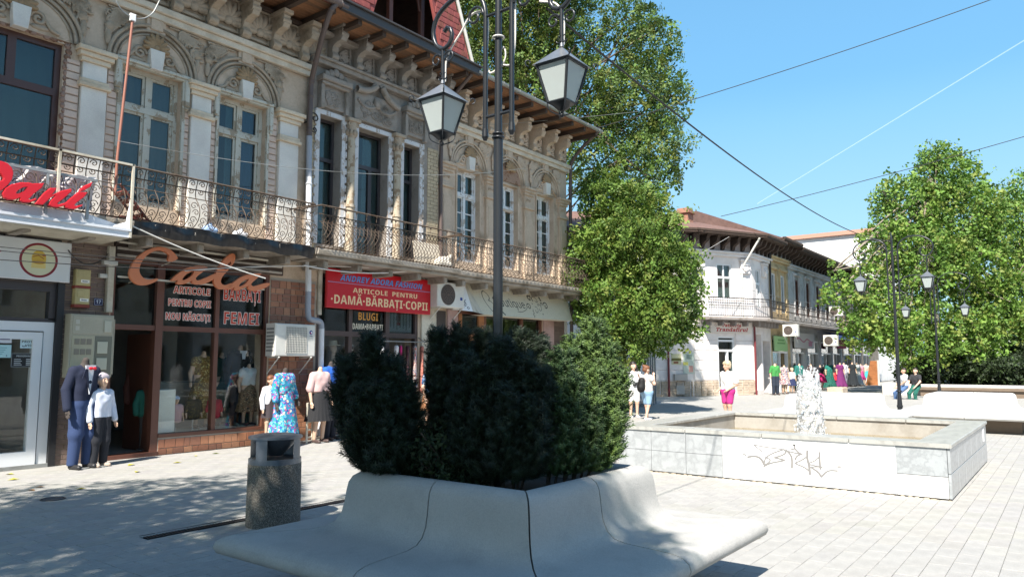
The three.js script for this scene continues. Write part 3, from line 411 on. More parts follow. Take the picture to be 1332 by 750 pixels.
  for (const x of [10.45, 11.5, 12.55]) part(Dm, 'dormer_post', [cbox(x - .06, x + .06, 9.1, 11.4, .3, .42)], M.shopBrown); part(Dm, 'dormer_brace', [tube([[12.5, 10.2, .36], [12.3, 10.9, .36], [11.8, 11.3, .36]], .05, 10, 5), tube([[10.5, 10.2, .36], [10.7, 10.9, .36], [11.2, 11.3, .36]], .05, 10, 5)], M.shopBrown);
  part(H, 'roof_base_trim', [cbox(.5, 9.3, 8.99, 9.05, OV - .1, OV + .05, .008)], M.tileRoof);
}
// ---------- balconies of the ornate house ----------
const bellyPts = (d, top, low) => [[low, d - .12], [low + .10, d + .06], [low + .24, d + .13], [low + .40, d + .08], [low + .56, d - .04], [top - .14, d - .02], [top, d + .03]]; // [y, z]
function balcony(x0, x1, d, label, lattice, slabM) {
  const B = part(houseA, 'balcony', [cbox(x0, x1, 3.74, 3.86, 0, d, .02), cbox(x0 + .03, x1 - .03, 3.66, 3.74, 0, d - .08, .015), ...[...Array(Math.round((x1 - x0) / .9))].map((_, i) => cbox(x0 + .3 + i * .9, x0 + .42 + i * .9, 3.5, 3.66, 0, d * .8, .02))], slabM); B.userData.label = label;
  const top = 4.72, low = 3.88, bp = bellyPts(d, top, low), curve = new THREE.CatmullRomCurve3(bp.map(([y, z]) => V(0, y, z))), at = (x, s) => { const p = curve.getPoint(clamp(s, 0, 1)); return V(x, p.y, p.z); };
  const rail = (s, r) => { const p = at(0, s); return [rod([x0 + .03, p.y, p.z], [x1 - .03, p.y, p.z], r, 6)]; };
  part(B, 'handrail', [...rail(1, .018), rod([x0 + .03, top, d + .03], [x0 + .03, top, 0], .016), rod([x1 - .03, top, d + .03], [x1 - .03, top, 0], .016)], M.ironRust);
  part(B, 'rail_bar', rail(.80, .011), M.ironRust); part(B, 'rail_bar', rail(.02, .013), M.ironRust); part(B, 'rail_bar', rail(.62, .009), M.ironRust);
  if (lattice) {
    const N2 = Math.floor((x1 - x0 - .06) / .105), dx = .52;
    for (let i = -5; i < N2; i++) for (const s of [1, -1]) { const a = x0 + .04 + i * .105, pts = []; for (let k = 0; k <= 8; k++) { const t = k / 8 * .8, x = s > 0 ? a + dx * t / .8 : a + dx - dx * t / .8; if (x > x0 + .02 && x < x1 - .02) pts.push(at(x, t).add(V(0, 0, s * .006))); } if (pts.length > 3) part(B, 'lattice_bar', [tube(pts, .0065, 8, 4)], M.ironRust); }
    for (let x = x0 + .1; x < x1; x += .28) part(B, 'rail_knob', [ball(x, top - .03, d + .03, .02), rod([x, top - .14, d + .02], [x, top, d + .03], .007, 4)], M.ironRust);
  } else {
    const g = fin([tube([...Array(9)].map((_, k) => at(0, k / 8)), .008, 16, 5), scroll(.085, top - .075, d + .02, .058, 1.35, PI, -1, .008), scroll(.085, top - .20, d - .01, .05, 1.35, PI, 1, .008),
      ...[[.46, .085, .07, 1], [.34, .105, .06, -1], [.2, .085, .065, 1], [.09, .11, .05, -1]].map(([s, ox, r, q]) => { const p = at(0, s); return scroll(ox, p.y, p.z, r, 1.3, q > 0 ? 0 : PI, q, .007); })]);
    for (let x = x0 + .03; x < x1 - .12; x += .178) part(B, 'baluster', g, M.ironRust, [x, 0, 0]);
    for (const x of [x0 + .03, x1 - .03]) for (let z = .12; z < d; z += .16) part(B, 'baluster', [tube([[x, low, z], [x, 4.2, z + .01], [x, top, z]], .008, 8, 4)], M.ironRust);
  }
  return B;
}
const slabOld = mk([.34, .30, .25], { map: rep(T.grime, 1), bump: T.bumpA, bs: .015 });
balcony(.2, 9.14, .86, 'bellied wrought iron balcony with scrolled bars', false, slabOld);
balcony(9.18, 13.5, .92, 'bellied balcony with diamond lattice railing', true, slabOld);
balcony(13.56, 19.5, .80, 'bellied wrought iron balcony with worn stone slab', false, slabOld);
{ // black sheeting slung under the first balcony, and odds and ends kept on the balconies
  const g = new THREE.PlaneGeometry(3.5, .22, 60, 6), p = g.attributes.position; for (let i = 0; i < p.count; i++) { const x = p.getX(i), y = p.getY(i); p.setZ(i, .02 * Math.sin(x * 11 + y * 9) + .012 * Math.sin(x * 37) + (y < 0 ? y * .3 : 0)); p.setY(i, y + .015 * Math.sin(x * 9 + 1)); } g.computeVertexNormals();
  single('tarpaulin', 'crumpled black plastic sheet wrapped along the balcony edge above the orange sign', 'tarpaulin', fin([g.translate(7.35, 3.755, .885)]), mk([.012, .012, .014], { r: .3 }), [0, 0, ZF]);
  const bits = [[6.9, 'blue and white plastic bag left on the balcony floor', [.35, .5, .75]], [7.5, 'white rag lying behind the scrolled balcony bars', [.7, .7, .72]]];
  for (const [x, l, c] of bits) single('plastic_bag', l, 'bag', fin([bonesMesh([[[0, .05, 0], [.18, .06, .02], .07, .05], [[.05, .08, 0], [.1, .16, 0], .05, .03]], .05, .02)]), mk(c, { r: .5 }), [x, 3.86, ZF + .72]);
  single('chair', 'dark red wooden folding chair tipped over on the balcony by the red letters', 'chair', fin([cbox(-.02, .02, 0, .75, -.02, .02).rotateZ(.75), cbox(-.02, .02, 0, .75, .3, .34).rotateZ(.75), ...[.15, .3, .45, .6].map(t => cbox(-.03, .03, t - .035, t + .035, 0, .32).rotateZ(.75)), cbox(-.5, .02, 0, .04, -.02, .02), cbox(-.5, .02, 0, .04, .3, .34), cbox(-.45, -.1, .03, .05, 0, .32)]), mk([.20, .045, .03], { r: .6, map: T.wood }), [5.95, 3.9, ZF + .35]);
  single('cardboard_sheet', 'pale cardboard sheet leaning behind the lattice railing', 'cardboard', fin([cbox(0, .9, 0, .6, 0, .02, .003).rotateX(-.15)]), mk([.62, .55, .44], { map: T.grime }), [12.3, 3.87, ZF + .5]);
  single('cloth_bundle', 'white cloth bundle stuffed at the lattice balcony corner', 'cloth', fin([bonesMesh([[[0, .12, 0], [.3, .1, .05], .12, .1], [[.1, .2, 0], [.25, .25, 0], .1, .07], [[.3, .2, 0], [.42, .35, .02], .07, .05]], .06, .03)]), mk([.66, .62, .54], { map: T.grime, r: .95 }), [13.05, 3.87, ZF + .55]);
}

// ---------- shopfronts ----------
const HA = houseA;
const paneA = (p, x0, x1, y0, y1, z, m = M.glass) => part(p, 'pane', fin([box(x0, x1, y0, y1, z - .004, z + .004)]), m);
// flat print on a sheet; x0..x1, y0..y1 in the house's axes
function printed(parent, name, x0, x1, y0, y1, z, tex, o = {}) { const m = mk([1, 1, 1], { map: tex, r: o.r ?? .5 }); if (o.alpha) { m.transparent = true; m.alphaTest = .5; } const g = new THREE.PlaneGeometry(x1 - x0, y1 - y0); return part(parent, name, g, m, [(x0 + x1) / 2, (y0 + y1) / 2, z]); }
function textFit(c, s0, cx, y, maxW, size, weight = 'bold', fam = 'sans-serif', stroke) { const s = s0.replace(/Ț/g, 'T'); c.font = `${weight} ${size}px ${fam}`; const w = c.measureText(s).width; c.save(); c.translate(cx, y); c.scale(maxW / w, 1); c.textAlign = 'center'; c.textBaseline = 'alphabetic'; if (stroke) { c.lineJoin = 'round'; c.strokeText(s, 0, 0); } c.fillText(s, 0, 0); for (let k = s0.indexOf('Ț'); k >= 0; k = s0.indexOf('Ț', k + 1)) { const u = -w / 2 + c.measureText(s.slice(0, k)).width + c.measureText('T').width / 2; c.beginPath(); c.ellipse(u, size * .14, size * .05, size * .09, .3, 0, 7); if (stroke) c.stroke(); c.fill(); } c.restore(); }
{ // shop with the white door
  const S = part(HA, 'shopfront', [box(1.2, 4.88, 2.84, 3.52, 0, .05), box(4.87, 4.97, 0, 2.84, -.1, .05), box(1.2, 1.3, 0, 2.84, -.2, .02)], M.black); S.userData.label = 'dark shopfront with white plastic door';
  part(S, 'transom_window', [box(1.3, 4.87, 2.70, 2.84, -.16, -.02), box(4.78, 4.87, 2.26, 2.70, -.16, -.02), box(1.3, 4.87, 2.22, 2.28, -.16, -.02)], M.darkPVC); paneA(S, 1.3, 4.78, 2.28, 2.7, -.1);
  const D = part(S, 'door', [box(4.72, 4.865, .03, 2.22, -.14, .0), box(3.1, 4.72, 2.08, 2.22, -.14, 0), box(3.1, 3.24, .03, 2.08, -.14, 0), box(4.57, 4.70, .05, 2.06, -.09, .02), box(3.26, 4.57, 1.95, 2.06, -.09, .02), box(3.26, 3.38, .05, 2.06, -.09, .02), box(3.38, 4.57, .05, .26, -.09, .02)], M.whitePVC);
  paneA(D, 3.38, 4.57, .26, 1.95, -.03); part(D, 'door_handle', [cbox(3.30, 3.34, .9, 1.15, .02, .07)], M.zinc);
  part(S, 'threshold', [box(1.3, 4.87, 0, .06, -.2, .05)], M.zinc);
  const stick = (x0, y0, x1, y1, draw, l) => { const a = onZ(x0, y0, ZF), b = onZ(x1, y1, ZF); const t = canvasTex(256, Math.round(256 * (a.y - b.y) / (b.x - a.x)), draw); const m = single('door_notice', l, 'notice', new THREE.PlaneGeometry(b.x - a.x, a.y - b.y), mk([1, 1, 1], { map: t, r: .5 }), [(a.x + b.x) / 2, (a.y + b.y) / 2, ZF - .02], null, 'notices on the white door'); return m; };
  stick(27, 436, 55, 453, (c, w, h) => { c.fillStyle = '#bcd3d8'; c.fillRect(0, 0, w, h); c.fillStyle = '#26323c'; textFit(c, 'OBIECTIV', w / 2, h * .28, w * .82, h * .24); textFit(c, 'PROTEJAT', w / 2, h * .57, w * .9, h * .24); textFit(c, 'VIDEO', w / 2, h * .86, w * .55, h * .24); c.lineWidth = 9; c.strokeStyle = '#26323c'; c.beginPath(); c.arc(w * .17, h * .72, h * .14, .3, 2.6); c.stroke(); c.beginPath(); c.arc(w * .83, h * .72, h * .14, .5, 2.8); c.stroke(); }, 'pale notice reading OBIECTIV PROTEJAT VIDEO on the white door');
  stick(15, 459, 45, 477, (c, w, h) => { c.fillStyle = '#15171a'; c.fillRect(0, 0, w, h); c.strokeStyle = '#9aa0a0'; c.lineWidth = 5; c.strokeRect(4, 4, w - 8, h - 8); c.fillStyle = '#b8bcbc'; textFit(c, 'PROGRAM', w / 2, h * .27, w * .6, h * .17); for (let i = 0; i < 4; i++) { c.fillRect(w * .12, h * (.42 + i * .13), w * (.28 + .05 * (i % 2)), h * .05); c.fillRect(w * .62, h * (.41 + i * .13), w * .24, h * .07); } }, 'small black opening hours board reading PROGRAM on the white door');
  stick(-6, 435, 15, 446, (c, w, h) => { c.fillStyle = '#c9ced6'; c.fillRect(0, 0, w, h); c.fillStyle = '#3c3f77'; c.fillRect(0, h * .34, w * .9, h * .26); c.fillStyle = '#8a5a66'; c.fillRect(0, h * .12, w * .9, h * .08); }, 'white and violet sticker at the top of the white door');
  stick(-8, 448, 14, 465, (c, w, h) => { c.fillStyle = '#a9cfd2'; c.fillRect(0, 0, w, h); c.fillStyle = '#5d8f97'; for (let i = 0; i < 4; i++) c.fillRect(w * .15, h * (.2 + i * .16), w * (.6 - .08 * i), h * .05); c.fillStyle = '#224'; c.fillRect(w * .72, h * .8, w * .06, h * .08); }, 'pale turquoise notice on the white door');
  // white sign board over the door
  const t = canvasTex(1024, 256, (c, w, h) => { c.fillStyle = '#d3d6d5'; c.fillRect(0, 0, w, h); c.fillStyle = '#a3182a'; c.font = 'italic bold 150px serif'; c.fillText('t', w * .645, h * .67); const cx = w * .832, cy = h * .51, r = h * .40; c.fillStyle = '#cfcfae'; c.save(); c.translate(cx + 38, 0); c.scale(.70, 1); c.translate(-cx, 0); c.beginPath(); c.arc(cx, cy, r * 1.06, 0, 7); c.fill(); c.lineWidth = 15; c.strokeStyle = '#7c1220'; c.stroke(); c.fillStyle = '#c6a63c'; c.beginPath(); c.ellipse(cx, cy - r * .1, r * .43, r * .55, 0, 0, 7); c.fill(); c.fillStyle = '#d9c477'; c.fillRect(cx - r * .42, cy + r * .1, r * .84, r * .42); c.fillStyle = '#b98f2b'; c.beginPath(); c.ellipse(cx, cy + r * .12, r * .38, r * .14, 0, 0, 7); c.fill(); c.strokeStyle = '#8b4a1c'; c.lineWidth = 5; c.beginPath(); c.moveTo(cx - r * .36, cy - r * .2); c.lineTo(cx - r * .05, cy - r * .32); c.lineTo(cx + r * .3, cy - r * .12); c.stroke(); c.fillStyle = '#a85a20'; c.fillRect(cx + r * .2, cy - r * .42, r * .2, r * .14); c.restore(); });
  const sb = thing('shop_sign', 'white board sign with a red ringed golden emblem over the white door', 'sign', [0, 0, ZF]); part(sb, 'board', [cbox(1.6, 5.0, 2.85, 3.48, .06, .13, .012)], M.sheetWhite); part(sb, 'face', new THREE.PlaneGeometry(3.36, .59), mk([1, 1, 1], { map: t, r: .4 }), [3.3, 3.165, .134]);
}
{ // canopy with the red script letters
  const Z = ZF + 1.0, q = (px, py) => onZ(px, py, Z);
  const can = thing('shop_canopy', 'white sheet metal shop canopy with beige underside and bent corner', 'canopy', [0, 0, 0]);
  const a = q(0, 263), b = q(169, 311), tR = q(118, 275), yb = q(0, 287).y, xr = b.x;
  part(can, 'fascia', [box(1.2, xr, yb, yb + .12, Z - .03, Z), fin([extr([[1.2, yb + .12], [xr, yb + .12], [xr - .12, yb + .2], [tR.x, tR.y - .02], [1.2, a.y]], .02, .004).translate(0, 0, Z - .14)])], M.sheetWhite);
  part(can, 'fascia_lip', [box(1.2, xr, yb + .1, yb + .14, Z - .16, Z + .02)], M.sheetWhite);
  part(can, 'soffit', [box(1.2, xr - .02, yb - .012, yb - .002, ZF + .05, Z - .02)], M.cream);
  part(can, 'bent_corner', (() => { const g = new THREE.BufferGeometry(), A = [xr, yb, Z + .01], B = [xr + .0, yb + .85, Z - .02], Cc = [xr - .06, yb + .25, Z - .05], D = [xr - .35, yb + .12, Z - .1]; g.setAttribute('position', new THREE.Float32BufferAttribute([...A, ...B, ...Cc, ...A, ...Cc, ...D], 3)); g.computeVertexNormals(); return fin([g]); })(), M.white);
  const topY = q(170, 213).y;
  part(can, 'frame_post', [box(xr - .025, xr + .01, yb, topY, Z - .02, Z + .015)], M.cream); const px78 = q(78, 200).x; part(can, 'frame_post', [box(px78 - .02, px78 + .015, yb + .3, topY, Z - .02, Z + .015)], M.cream); part(can, 'frame_rail', [box(1.2, xr, topY - .03, topY, Z - .02, Z + .015)], M.cream);
  const ry = q(60, 222).y; part(can, 'letter_rail', [box(1.2, q(128, 235).x, ry - .02, ry + .02, Z - .06, Z - .03)], M.zinc); for (const p of [[62, 245], [115, 265]]) { const w = q(...p); part(can, 'letter_post', [box(w.x - .02, w.x + .02, yb + .2, ry - .03, Z - .06, Z - .03)], M.zinc); }
  const zs = (x, y) => { const p = onZ(x / 6, 195 + y / 6, Z + .02); return [p.x, p.y]; };
  const L = thing('sign_letters', 'red raised script letters standing on the white canopy', 'sign', [0, 0, 0]);
  const letter = (pts, holes = []) => { part(L, 'letter', fin([extr(pts.map(p => zs(...p)), .07, .008, holes.map(h => h.map(p => zs(...p))))]), M.redPaint, [0, 0, Z + .01]); };
  letter([[-260, 330], [-200, 280], [-60, 250], [0, 245], [15, 225], [-30, 150], [-120, 130], [-200, 160], [-230, 120], [-120, 70], [0, 92], [45, 108], [80, 145], [90, 185], [80, 235], [45, 280], [0, 318], [-120, 345]]);
  letter([[2, 345], [25, 303], [75, 272], [150, 256], [215, 258], [240, 265], [330, 262], [310, 300], [250, 345], [208, 388], [225, 393], [268, 378], [265, 396], [215, 414], [165, 412], [140, 397], [145, 374], [100, 392], [50, 390], [15, 374]].map(p => p).reverse().reverse(), [[[100, 345], [112, 320], [160, 290], [205, 288], [180, 325], [130, 350]]]);
  letter([[255, 424], [330, 335], [380, 300], [428, 300], [402, 340], [385, 358], [470, 320], [540, 306], [545, 325], [480, 385], [432, 420], [440, 430], [500, 412], [540, 375], [600, 330], [668, 335], [640, 372], [582, 415], [565, 435], [578, 441], [632, 428], [625, 441], [570, 466], [520, 462], [492, 450], [495, 436], [440, 452], [390, 447], [365, 432], [378, 402], [425, 352], [380, 376], [320, 432]]);
  letter([[605, 326], [612, 308], [650, 280], [706, 256], [692, 290], [642, 320]]);
  const cr = new THREE.PlaneGeometry(1.5, .5, 30, 12), cp = cr.attributes.position; for (let i = 0; i < cp.count; i++) cp.setZ(i, .05 * Math.sin(cp.getX(i) * 9 + cp.getY(i) * 7) + .03 * Math.sin(cp.getX(i) * 23 - cp.getY(i) * 14)); cr.computeVertexNormals(); const cq = q(65, 235); single('torn_banner', 'crumpled white banner sheet hanging behind the red script letters', 'banner', fin([cr]), mk([.72, .68, .68], { r: .7, map: T.plaster }), [cq.x - .1, cq.y - .06, Z - .14]);
}
{ // meter pier between the shops
  const bricks = []; let r = 0; for (let y = .02; y < 3.5; y += .078, r++) for (let x = 4.98 - (r % 2 ? .12 : 0); x < 5.68; x += .24) { const a = Math.max(x, 4.98), b = Math.min(x + .228, 5.68); if (b - a > .03) bricks.push(box(a, b, y, y + .066, -.01, .012 + rr(0, .005))); }
  part(HA, 'pier_bricks', bricks, mk([.21, .15, .125], { map: T.grime })).userData.kind = 'stuff';
  const mb = thing('meter_cabinet', 'beige electricity meter cabinet with small hatches on the brick pier', 'meter cabinet', [0, 0, ZF]); part(mb, 'cabinet', [cbox(5.0, 5.66, 1.36, 2.36, .02, .24, .012), cbox(5.66, 5.69, 1.40, 2.3, .02, .22)], M.beigeBox);
  part(mb, 'upper_hatch', [cbox(5.03, 5.64, 2.04, 2.33, .235, .25, .006)], M.beigeBox); part(mb, 'lower_hatch', [cbox(5.03, 5.36, 1.40, 2.02, .235, .25, .006)], mk([.46, .42, .29], { r: .5, map: T.plaster }));
  part(mb, 'meter_window', [box(5.38, 5.64, 1.40, 2.02, .236, .246)], mk([.18, .18, .14], { r: .25 })); for (const y of [1.48, 1.74]) part(mb, 'meter', [cbox(5.41, 5.57, y, y + .19, .245, .262, .006), box(5.44, 5.54, y + .11, y + .15, .262, .266)], mk([.50, .49, .38], { r: .5 })); part(mb, 'meter', [cbox(5.50, 5.61, 2.08, 2.27, .248, .27, .006)], mk([.48, .47, .38]));
  for (const y of [1.72, 1.88]) for (let i = 0; i < 3; i++) part(mb, 'small_window', [cbox(5.07 + i * .09, 5.145 + i * .09, y, y + .09, .248, .256, .004)], mk([.24, .21, .16], { r: .4 }));
  part(mb, 'small_window', [cbox(5.07, 5.13, 2.2, 2.27, .248, .256, .004), cbox(5.07, 5.13, 2.1, 2.17, .248, .256, .004)], mk([.5, .48, .4]));
  const gb = (y) => { const g = thing('gas_regulator_box', y > 2.7 ? 'upper of two small yellow gas boxes beside the house number' : 'lower of two small yellow gas boxes, just above the meter cabinet', 'gas box', [0, 0, ZF], 0, 'gas boxes on the brick pier'); part(g, 'cover', [cbox(5.08, 5.30, y, y + .26, .02, .16, .015), cbox(5.11, 5.2, y + .12, y + .23, .155, .168, .005)], mk([.50, .42, .20], { r: .5, map: T.plaster })); part(g, 'red_base', [cbox(5.07, 5.31, y - .05, y, .02, .15, .008)], mk([.22, .04, .025], { r: .6 })); const t = canvasTex(128, 48, (c, w, h) => { c.fillStyle = '#e8e6dd'; c.fillRect(0, 0, w, h); c.strokeStyle = '#1d2a44'; c.lineWidth = 5; c.beginPath(); c.moveTo(22, 32); c.lineTo(28, 14); for (let i = 0; i < 14; i++) c.lineTo(30 + i * 5.4, i % 2 ? 20 : 31); c.stroke(); }); part(g, 'plate', new THREE.PlaneGeometry(.13, .05), mk([1, 1, 1], { map: t }), [5.215, y + .07, .162]); };
  gb(2.82); gb(2.52);
  const t17 = canvasTex(128, 110, (c, w, h) => { c.fillStyle = '#1a2350'; c.fillRect(0, 0, w, h); c.strokeStyle = '#c8ccd8'; c.lineWidth = 5; c.strokeRect(6, 6, w - 12, h - 12); c.fillStyle = '#e4e6ea'; textFit(c, '17', w / 2, h * .76, w * .6, 78); });
  const n17 = thing('house_number_plate', 'small dark blue enamel plate with white number 17', 'number plate', [0, 0, ZF]); part(n17, 'plate', [cbox(5.42, 5.56, 2.525, 2.645, .015, .027, .004)], mk([.02, .03, .1], { r: .3 })); part(n17, 'number', new THREE.PlaneGeometry(.132, .112), mk([1, 1, 1], { map: t17, r: .3 }), [5.49, 2.585, .0285]);
  const wp = thing('cable_duct', 'cream vertical cable duct with clamp beside the orange sign', 'duct', [0, 0, ZF]); part(wp, 'duct', [cbox(5.58, 5.68, 2.42, 3.52, .02, .12, .01)], M.cream); part(wp, 'clamp', [cbox(5.50, 5.72, 3.2, 3.27, .02, .14), cbox(5.46, 5.60, 2.98, 3.05, .02, .10)], M.offwhite);
}
{ // shop with the orange letters
  const S = part(HA, 'shopfront', [box(5.70, 5.765, 0, 3.34, -.14, -.02), box(6.47, 6.60, 0, 3.34, -.14, .0), box(7.60, 7.68, .36, 3.34, -.14, -.02), box(8.67, 8.74, .36, 3.34, -.14, -.02), box(5.765, 6.47, 2.15, 2.24, -.13, -.02), box(6.6, 7.6, 2.15, 2.24, -.13, -.02), box(7.68, 8.67, 2.15, 2.24, -.13, -.02), box(6.6, 8.74, .30, .36, -.16, .02), box(5.765, 6.47, 3.27, 3.34, -.13, -.02), box(6.6, 7.6, 3.27, 3.34, -.13, -.02), box(7.68, 8.67, 3.27, 3.34, -.13, -.02), box(5.70, 6.6, 0, .07, -.2, .03)], M.shopBrown); S.userData.label = 'brown framed shopfront with open doorway';
  for (const [a, b] of [[6.6, 7.6], [7.68, 8.67]]) { paneA(S, a, b, .36, 2.15, -.08); paneA(S, a, b, 2.24, 3.27, -.08, M.glassDim); } paneA(S, 5.765, 6.47, 2.24, 3.27, -.08, M.glassDim);
  part(S, 'stall_riser', [box(6.6, 8.74, 0, .30, -.3, .0)], M.concreteBrown); part(S, 'display_floor', [box(6.55, 8.75, .30, .36, -1.1, -.17)], M.cream);
  part(S, 'display_back', [box(6.6, 8.7, .36, 1.25, -1.15, -1.1)], M.interior); part(S, 'display_side', [box(6.52, 6.56, 0.06, 2.1, -1.1, -.15)], M.shopBrown); part(S, 'display_shelf', [box(6.62, 8.7, 1.22, 1.25, -.9, -.45)], M.glassDim);
  // tiles, laid in courses of two sizes
  const tm = [[.36, .16, .085], [.30, .125, .07], [.42, .20, .11], [.26, .115, .07]].map(c => mk(c, { r: .45, map: T.grime })), tg = {}; const tile = (x, y, w, h) => { const k = w.toFixed(3) + h.toFixed(3); tg[k] = tg[k] || fin([cbox(0, w - .012, 0, h - .012, 0, .018, .003)]); part(HA, 'wall_tile', tg[k], tm[Math.floor(rnd() * 4)], [x, y, .004], [0, 0, rr(-.006, .006)]); };
  part(HA, 'tile_bed', [box(6.6, 9.86, 0, .32, 0, .004), box(8.75, 9.86, .32, 3.3, 0, .004)], mk([.40, .36, .31], { map: T.concrete }));
  const field = (x0, x1, y0, y1) => { let r = 0; for (let y = y0; y + .08 < y1; r++) { const h = Math.min(r % 2 ? .16 : .11, y1 - y); let x = x0, c = r; while (x + .04 < x1) { let w = [.16, .11, .20][c++ % 3]; w = Math.min(w, x1 - x); if (x1 - x - w < .05) w = x1 - x; if (h > .14 && w > .13 && rnd() < .4) { tile(x, y, w, h * .5); tile(x, y + h * .5, w, h * .5); } else tile(x, y, w, h); x += w; } y += h; } };
  field(6.61, 8.76, .01, .32); field(8.76, 9.84, .01, 3.28);
  part(HA, 'shutter_box', [box(5.70, 9.0, 3.34, 3.72, .0, .06)], mk([.12, .085, .07], { map: T.wood })); for (let k = 0; k < 3; k++) part(HA, 'shutter_slat', [cbox(5.72, 8.95, 3.37 + k * .115, 3.41 + k * .115, .06, .10, .006)], mk([.46, .42, .37], { map: T.grime }));
  // lettering on the glass
  const outl = (c, s, cx, y, w, size) => { c.lineWidth = 11; c.strokeStyle = '#e6ded4'; c.fillStyle = '#bf3a22'; textFit(c, s, cx, y, w, size, 'bold', 'sans-serif', true); };
  printed(HA, 'window_lettering', 6.62, 7.58, 2.26, 3.16, -.070, canvasTex(512, 480, (c, w, h) => { c.clearRect(0, 0, w, h); outl(c, 'ARTICOLE', w * .56, h * .36, w * .74, 92); outl(c, 'PENTRU COPII', w * .52, h * .61, w * .86, 88); outl(c, 'NOU NĂSCUȚI', w * .5, h * .89, w * .9, 88); }), { alpha: 1 });
  printed(HA, 'window_lettering', 7.70, 8.66, 2.26, 3.24, -.070, canvasTex(512, 512, (c, w, h) => { c.clearRect(0, 0, w, h); outl(c, 'BĂRBAȚI', w * .5, h * .47, w * .86, 165); outl(c, 'FEMEI', w * .5, h * .93, w * .82, 165); }), { alpha: 1 });
  // raised orange script
  const Z = ZF + .42, zs = (x, y) => { const p = onZ(155 + x / 5.77, 310 + y / 5.77, Z); return [p.x, p.y]; }, L = thing('sign_letters', 'orange raised script letters mounted over the brown shopfront', 'sign', [0, 0, 0]);
  const sm = (pts, n = 2) => new THREE.CatmullRomCurve3(pts.map(p => V(p[0], p[1], 0)), true, 'centripetal').getPoints(pts.length * n).slice(0, -1).map(p => [p.x, p.y]);
  const letter = (pts, holes = []) => part(L, 'letter', fin([extr(sm(pts).map(p => zs(...p)), .06, .006, holes.map(h => sm(h).map(p => zs(...p))))]), M.orange, [0, 0, Z]);
  letter([[425, 150], [405, 118], [370, 85], [320, 68], [270, 65], [215, 80], [160, 110], [110, 155], [75, 210], [60, 260], [70, 300], [100, 335], [145, 352], [195, 350], [245, 332], [276, 312], [272, 300], [235, 308], [190, 308], [155, 285], [137, 245], [145, 200], [170, 155], [205, 120], [250, 98], [300, 92], [335, 105], [360, 130], [350, 160], [365, 178], [400, 170]]);
  letter([[374, 316], [415, 275], [470, 235], [530, 212], [590, 207], [655, 218], [600, 262], [560, 300], [572, 316], [610, 305], [660, 285], [704, 266], [700, 300], [655, 330], [610, 345], [560, 346], [530, 332], [535, 318], [485, 340], [440, 347], [415, 337], [425, 315], [400, 320]], [[[455, 312], [490, 266], [550, 246], [535, 280], [480, 316]]]);
  letter([[695, 330], [700, 290], [715, 250], [745, 195], [785, 145], [825, 115], [850, 118], [858, 140], [850, 180], [820, 220], [785, 260], [760, 290], [748, 325], [760, 345], [790, 350], [830, 335], [825, 362], [790, 382], [740, 380], [710, 360]], [[[775, 232], [800, 192], [822, 172], [828, 186], [802, 222], [778, 242]]]);
  letter([[800, 378], [850, 325], [900, 290], [960, 270], [1015, 262], [1055, 262], [1010, 310], [975, 345], [990, 358], [1030, 350], [1085, 335], [1120, 338], [1110, 355], [1065, 380], [1010, 395], [970, 390], [952, 374], [955, 358], [910, 380], [865, 392], [845, 384], [852, 366], [815, 386]], [[[880, 362], [905, 325], [960, 303], [942, 335], [905, 360]]]);
  const bl = zs(400, 318), br = zs(840, 350), brk = []; for (const p of [[400, 170], [840, 205], [1000, 300], [150, 300]]) { const a = zs(...p); brk.push(rod([a[0], a[1], Z], [a[0], a[1] - .05, ZF + .05], .01)); } part(L, 'mounting_bar', [...brk, box(zs(10, 0)[0], zs(1110, 0)[0], bl[1] - .02, bl[1] + .01, Z - .05, Z - .03), box(zs(10, 0)[0], zs(1130, 0)[0], bl[1] + .55, bl[1] + .58, Z - .05, Z - .03)], M.cream);
}
